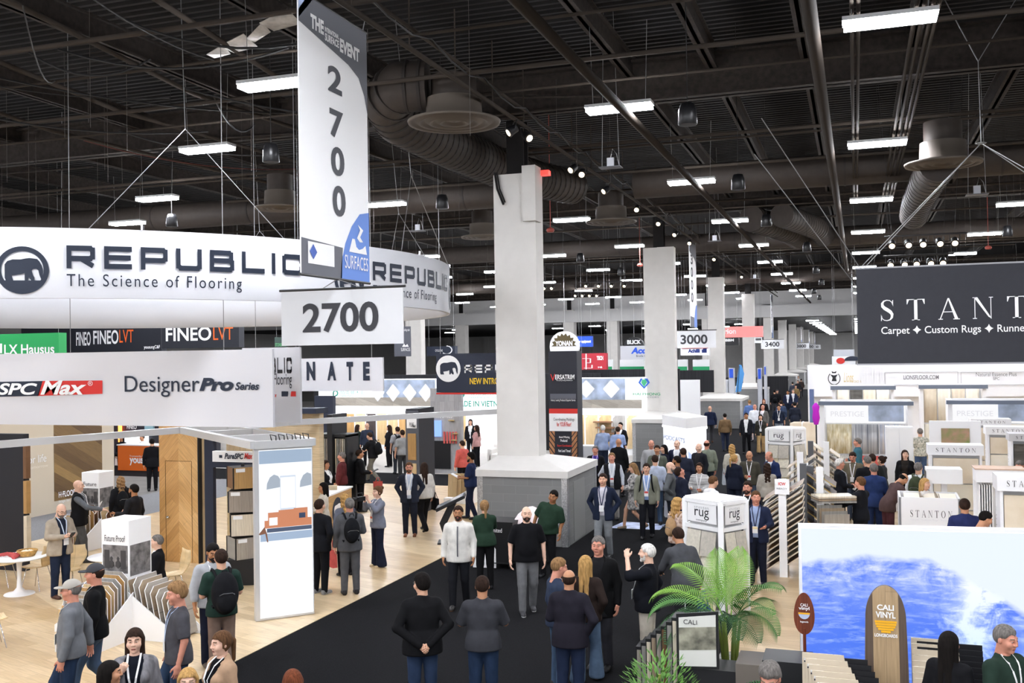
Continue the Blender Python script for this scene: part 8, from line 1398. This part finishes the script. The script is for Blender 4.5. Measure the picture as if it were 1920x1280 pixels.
r1 = Pn(1722, 867, 1.82, -15, 'man in a white shirt with a green backpack by the serif stands', hair='short', hc='g', top='#e6e8ea', bottom=CH, R='hold', Lf='hold'); backpack(r1, 'olive green backpack on the man in the white shirt', '#3f4a2c', size=1.0); Pn(1735, 897, 1.68, -120, 'blond woman in a white top beside the green backpack', fem=True, hair='bob', hc='y', top='#e8e2dc', bottom=CH); Pn(1697, 844, 1.74, 172, 'woman with long brown hair in a black blazer before the white cabinet', fem=True, hair='long', hc='b', top='#2a2420', jacket='#17171a', jm='open', bottom=BK, skin='p', turn=20, nod=-8)
Pn(1725, 803, 1.82, 5, 'man in a leaf-print shirt and jeans by the white cabinet', hair='short', hc='g', top='#888', topm=mat('leaf_print', '#6d7468', .85, nscale=18, col2='#cfcabc'), bottom='#35557f', sleeve=.5, R='hold'); Pn(1762, 806, 1.78, 60, 'man in a white jacket beside the leaf-print shirt', hair='short', hc='r', top='#e4e6ea', bottom='#d0d4dc', R='hold')
Pn(1808, 935, 1.82, 10, 'man in a bright navy suit from behind beside the big white bin', hair='short', hc='b', top='#e0e0e0', jacket='#232f66', bottom='#20294f', skin='m'); Pn(1843, 958, 1.76, -70, 'dark-haired man in a pale blue shirt looking down at samples', hair='short', hc='k', top='#aab2dc', bottom=CH, nod=25, skin='m', R='hold', Lf='hold'); Pn(1912, 863, 1.78, 165, 'grey-haired man looking down behind the faint header counter', hair='short', hc='g', top='#c9c9cc', bottom=CH, nod=20, skin='r'); Pn(1802, 831, 1.7, 175, 'person whose brow shows under the green landscape picture', hair='short', hc='l', top='#d8c8c0', bottom=CH)
# surf booth
Pn(1780, 1185, 1.7, -25, 'woman with long black hair in black before the brown stepped rack', fem=True, hair='long', hc='k', top='#18181c', bottom=BK, skin='m'); Pn(1884, 1173, 1.82, -125, 'grey-haired man in a dark green sweater with a white lanyard', hair='short', hc='g', top='#20382c', bottom=CH, lanyard=L0, skin='r', nod=8, R='hold', Lf='hold', sleeve=1.0); p6 = Pn(1446, 1241, 1.76, 165, 'man with glasses holding a phone to his ear below the palm', hair='thick', hc='g', glasses=True, top='#22242c', jacket='#25272e', bottom=BK, R='chin', Lf='chin', nod=25, skin='r', legs='stand')
# things in hands
held(p1, 'mobile_phone', 'black phone in the hands of the man in the beige blazer', 'phone', (0, .4, 1.2), (.075, .15, .016), '#121214', .7)
held(p2, 'paper_sheets', 'white papers held by the bald man in the black vest', 'papers', (-.08, .37, 1.14), (.21, .29, .012), '#eeeeee', 1.1)
held(p3, 'paper_sheets', 'white papers held by the bearded navy polo man', 'papers', (0, .4, 1.14), (.2, .28, .012), '#eeeeee', .5)
held(p4, 'paper_sheets', 'leaflets in the hand of the dark-suited man far down the aisle', 'papers', (-.28, .1, .74), (.03, .2, .26), '#d8c8c8', 0)
held(p5, 'mobile_phone', 'phone raised by the man in the pale shirt at the third column', 'phone', (0, .38, 1.55), (.08, .016, .15), '#121214', 0)
held(p6, 'mobile_phone', 'phone held up by the man with glasses below the palm', 'phone', (.09, .15, 1.5), (.016, .07, .14), '#121214', 0)
held(p7, 'paper_sheets', 'white leaflet held by the white-haired man with glasses', 'papers', (.05, .38, 1.12), (.2, .28, .012), '#f2f2f2', .9)
held(p8, 'tablet', 'dark tablet held by the man in the black jacket', 'tablet', (0, .4, 1.14), (.18, .24, .016), '#1c1c20', .4)
tote(p9, 1, 'bright blue carrier bag beside the man in the grey suit', '#2450b8', .34, .4, at=(.36, .1, .8), long=.2)
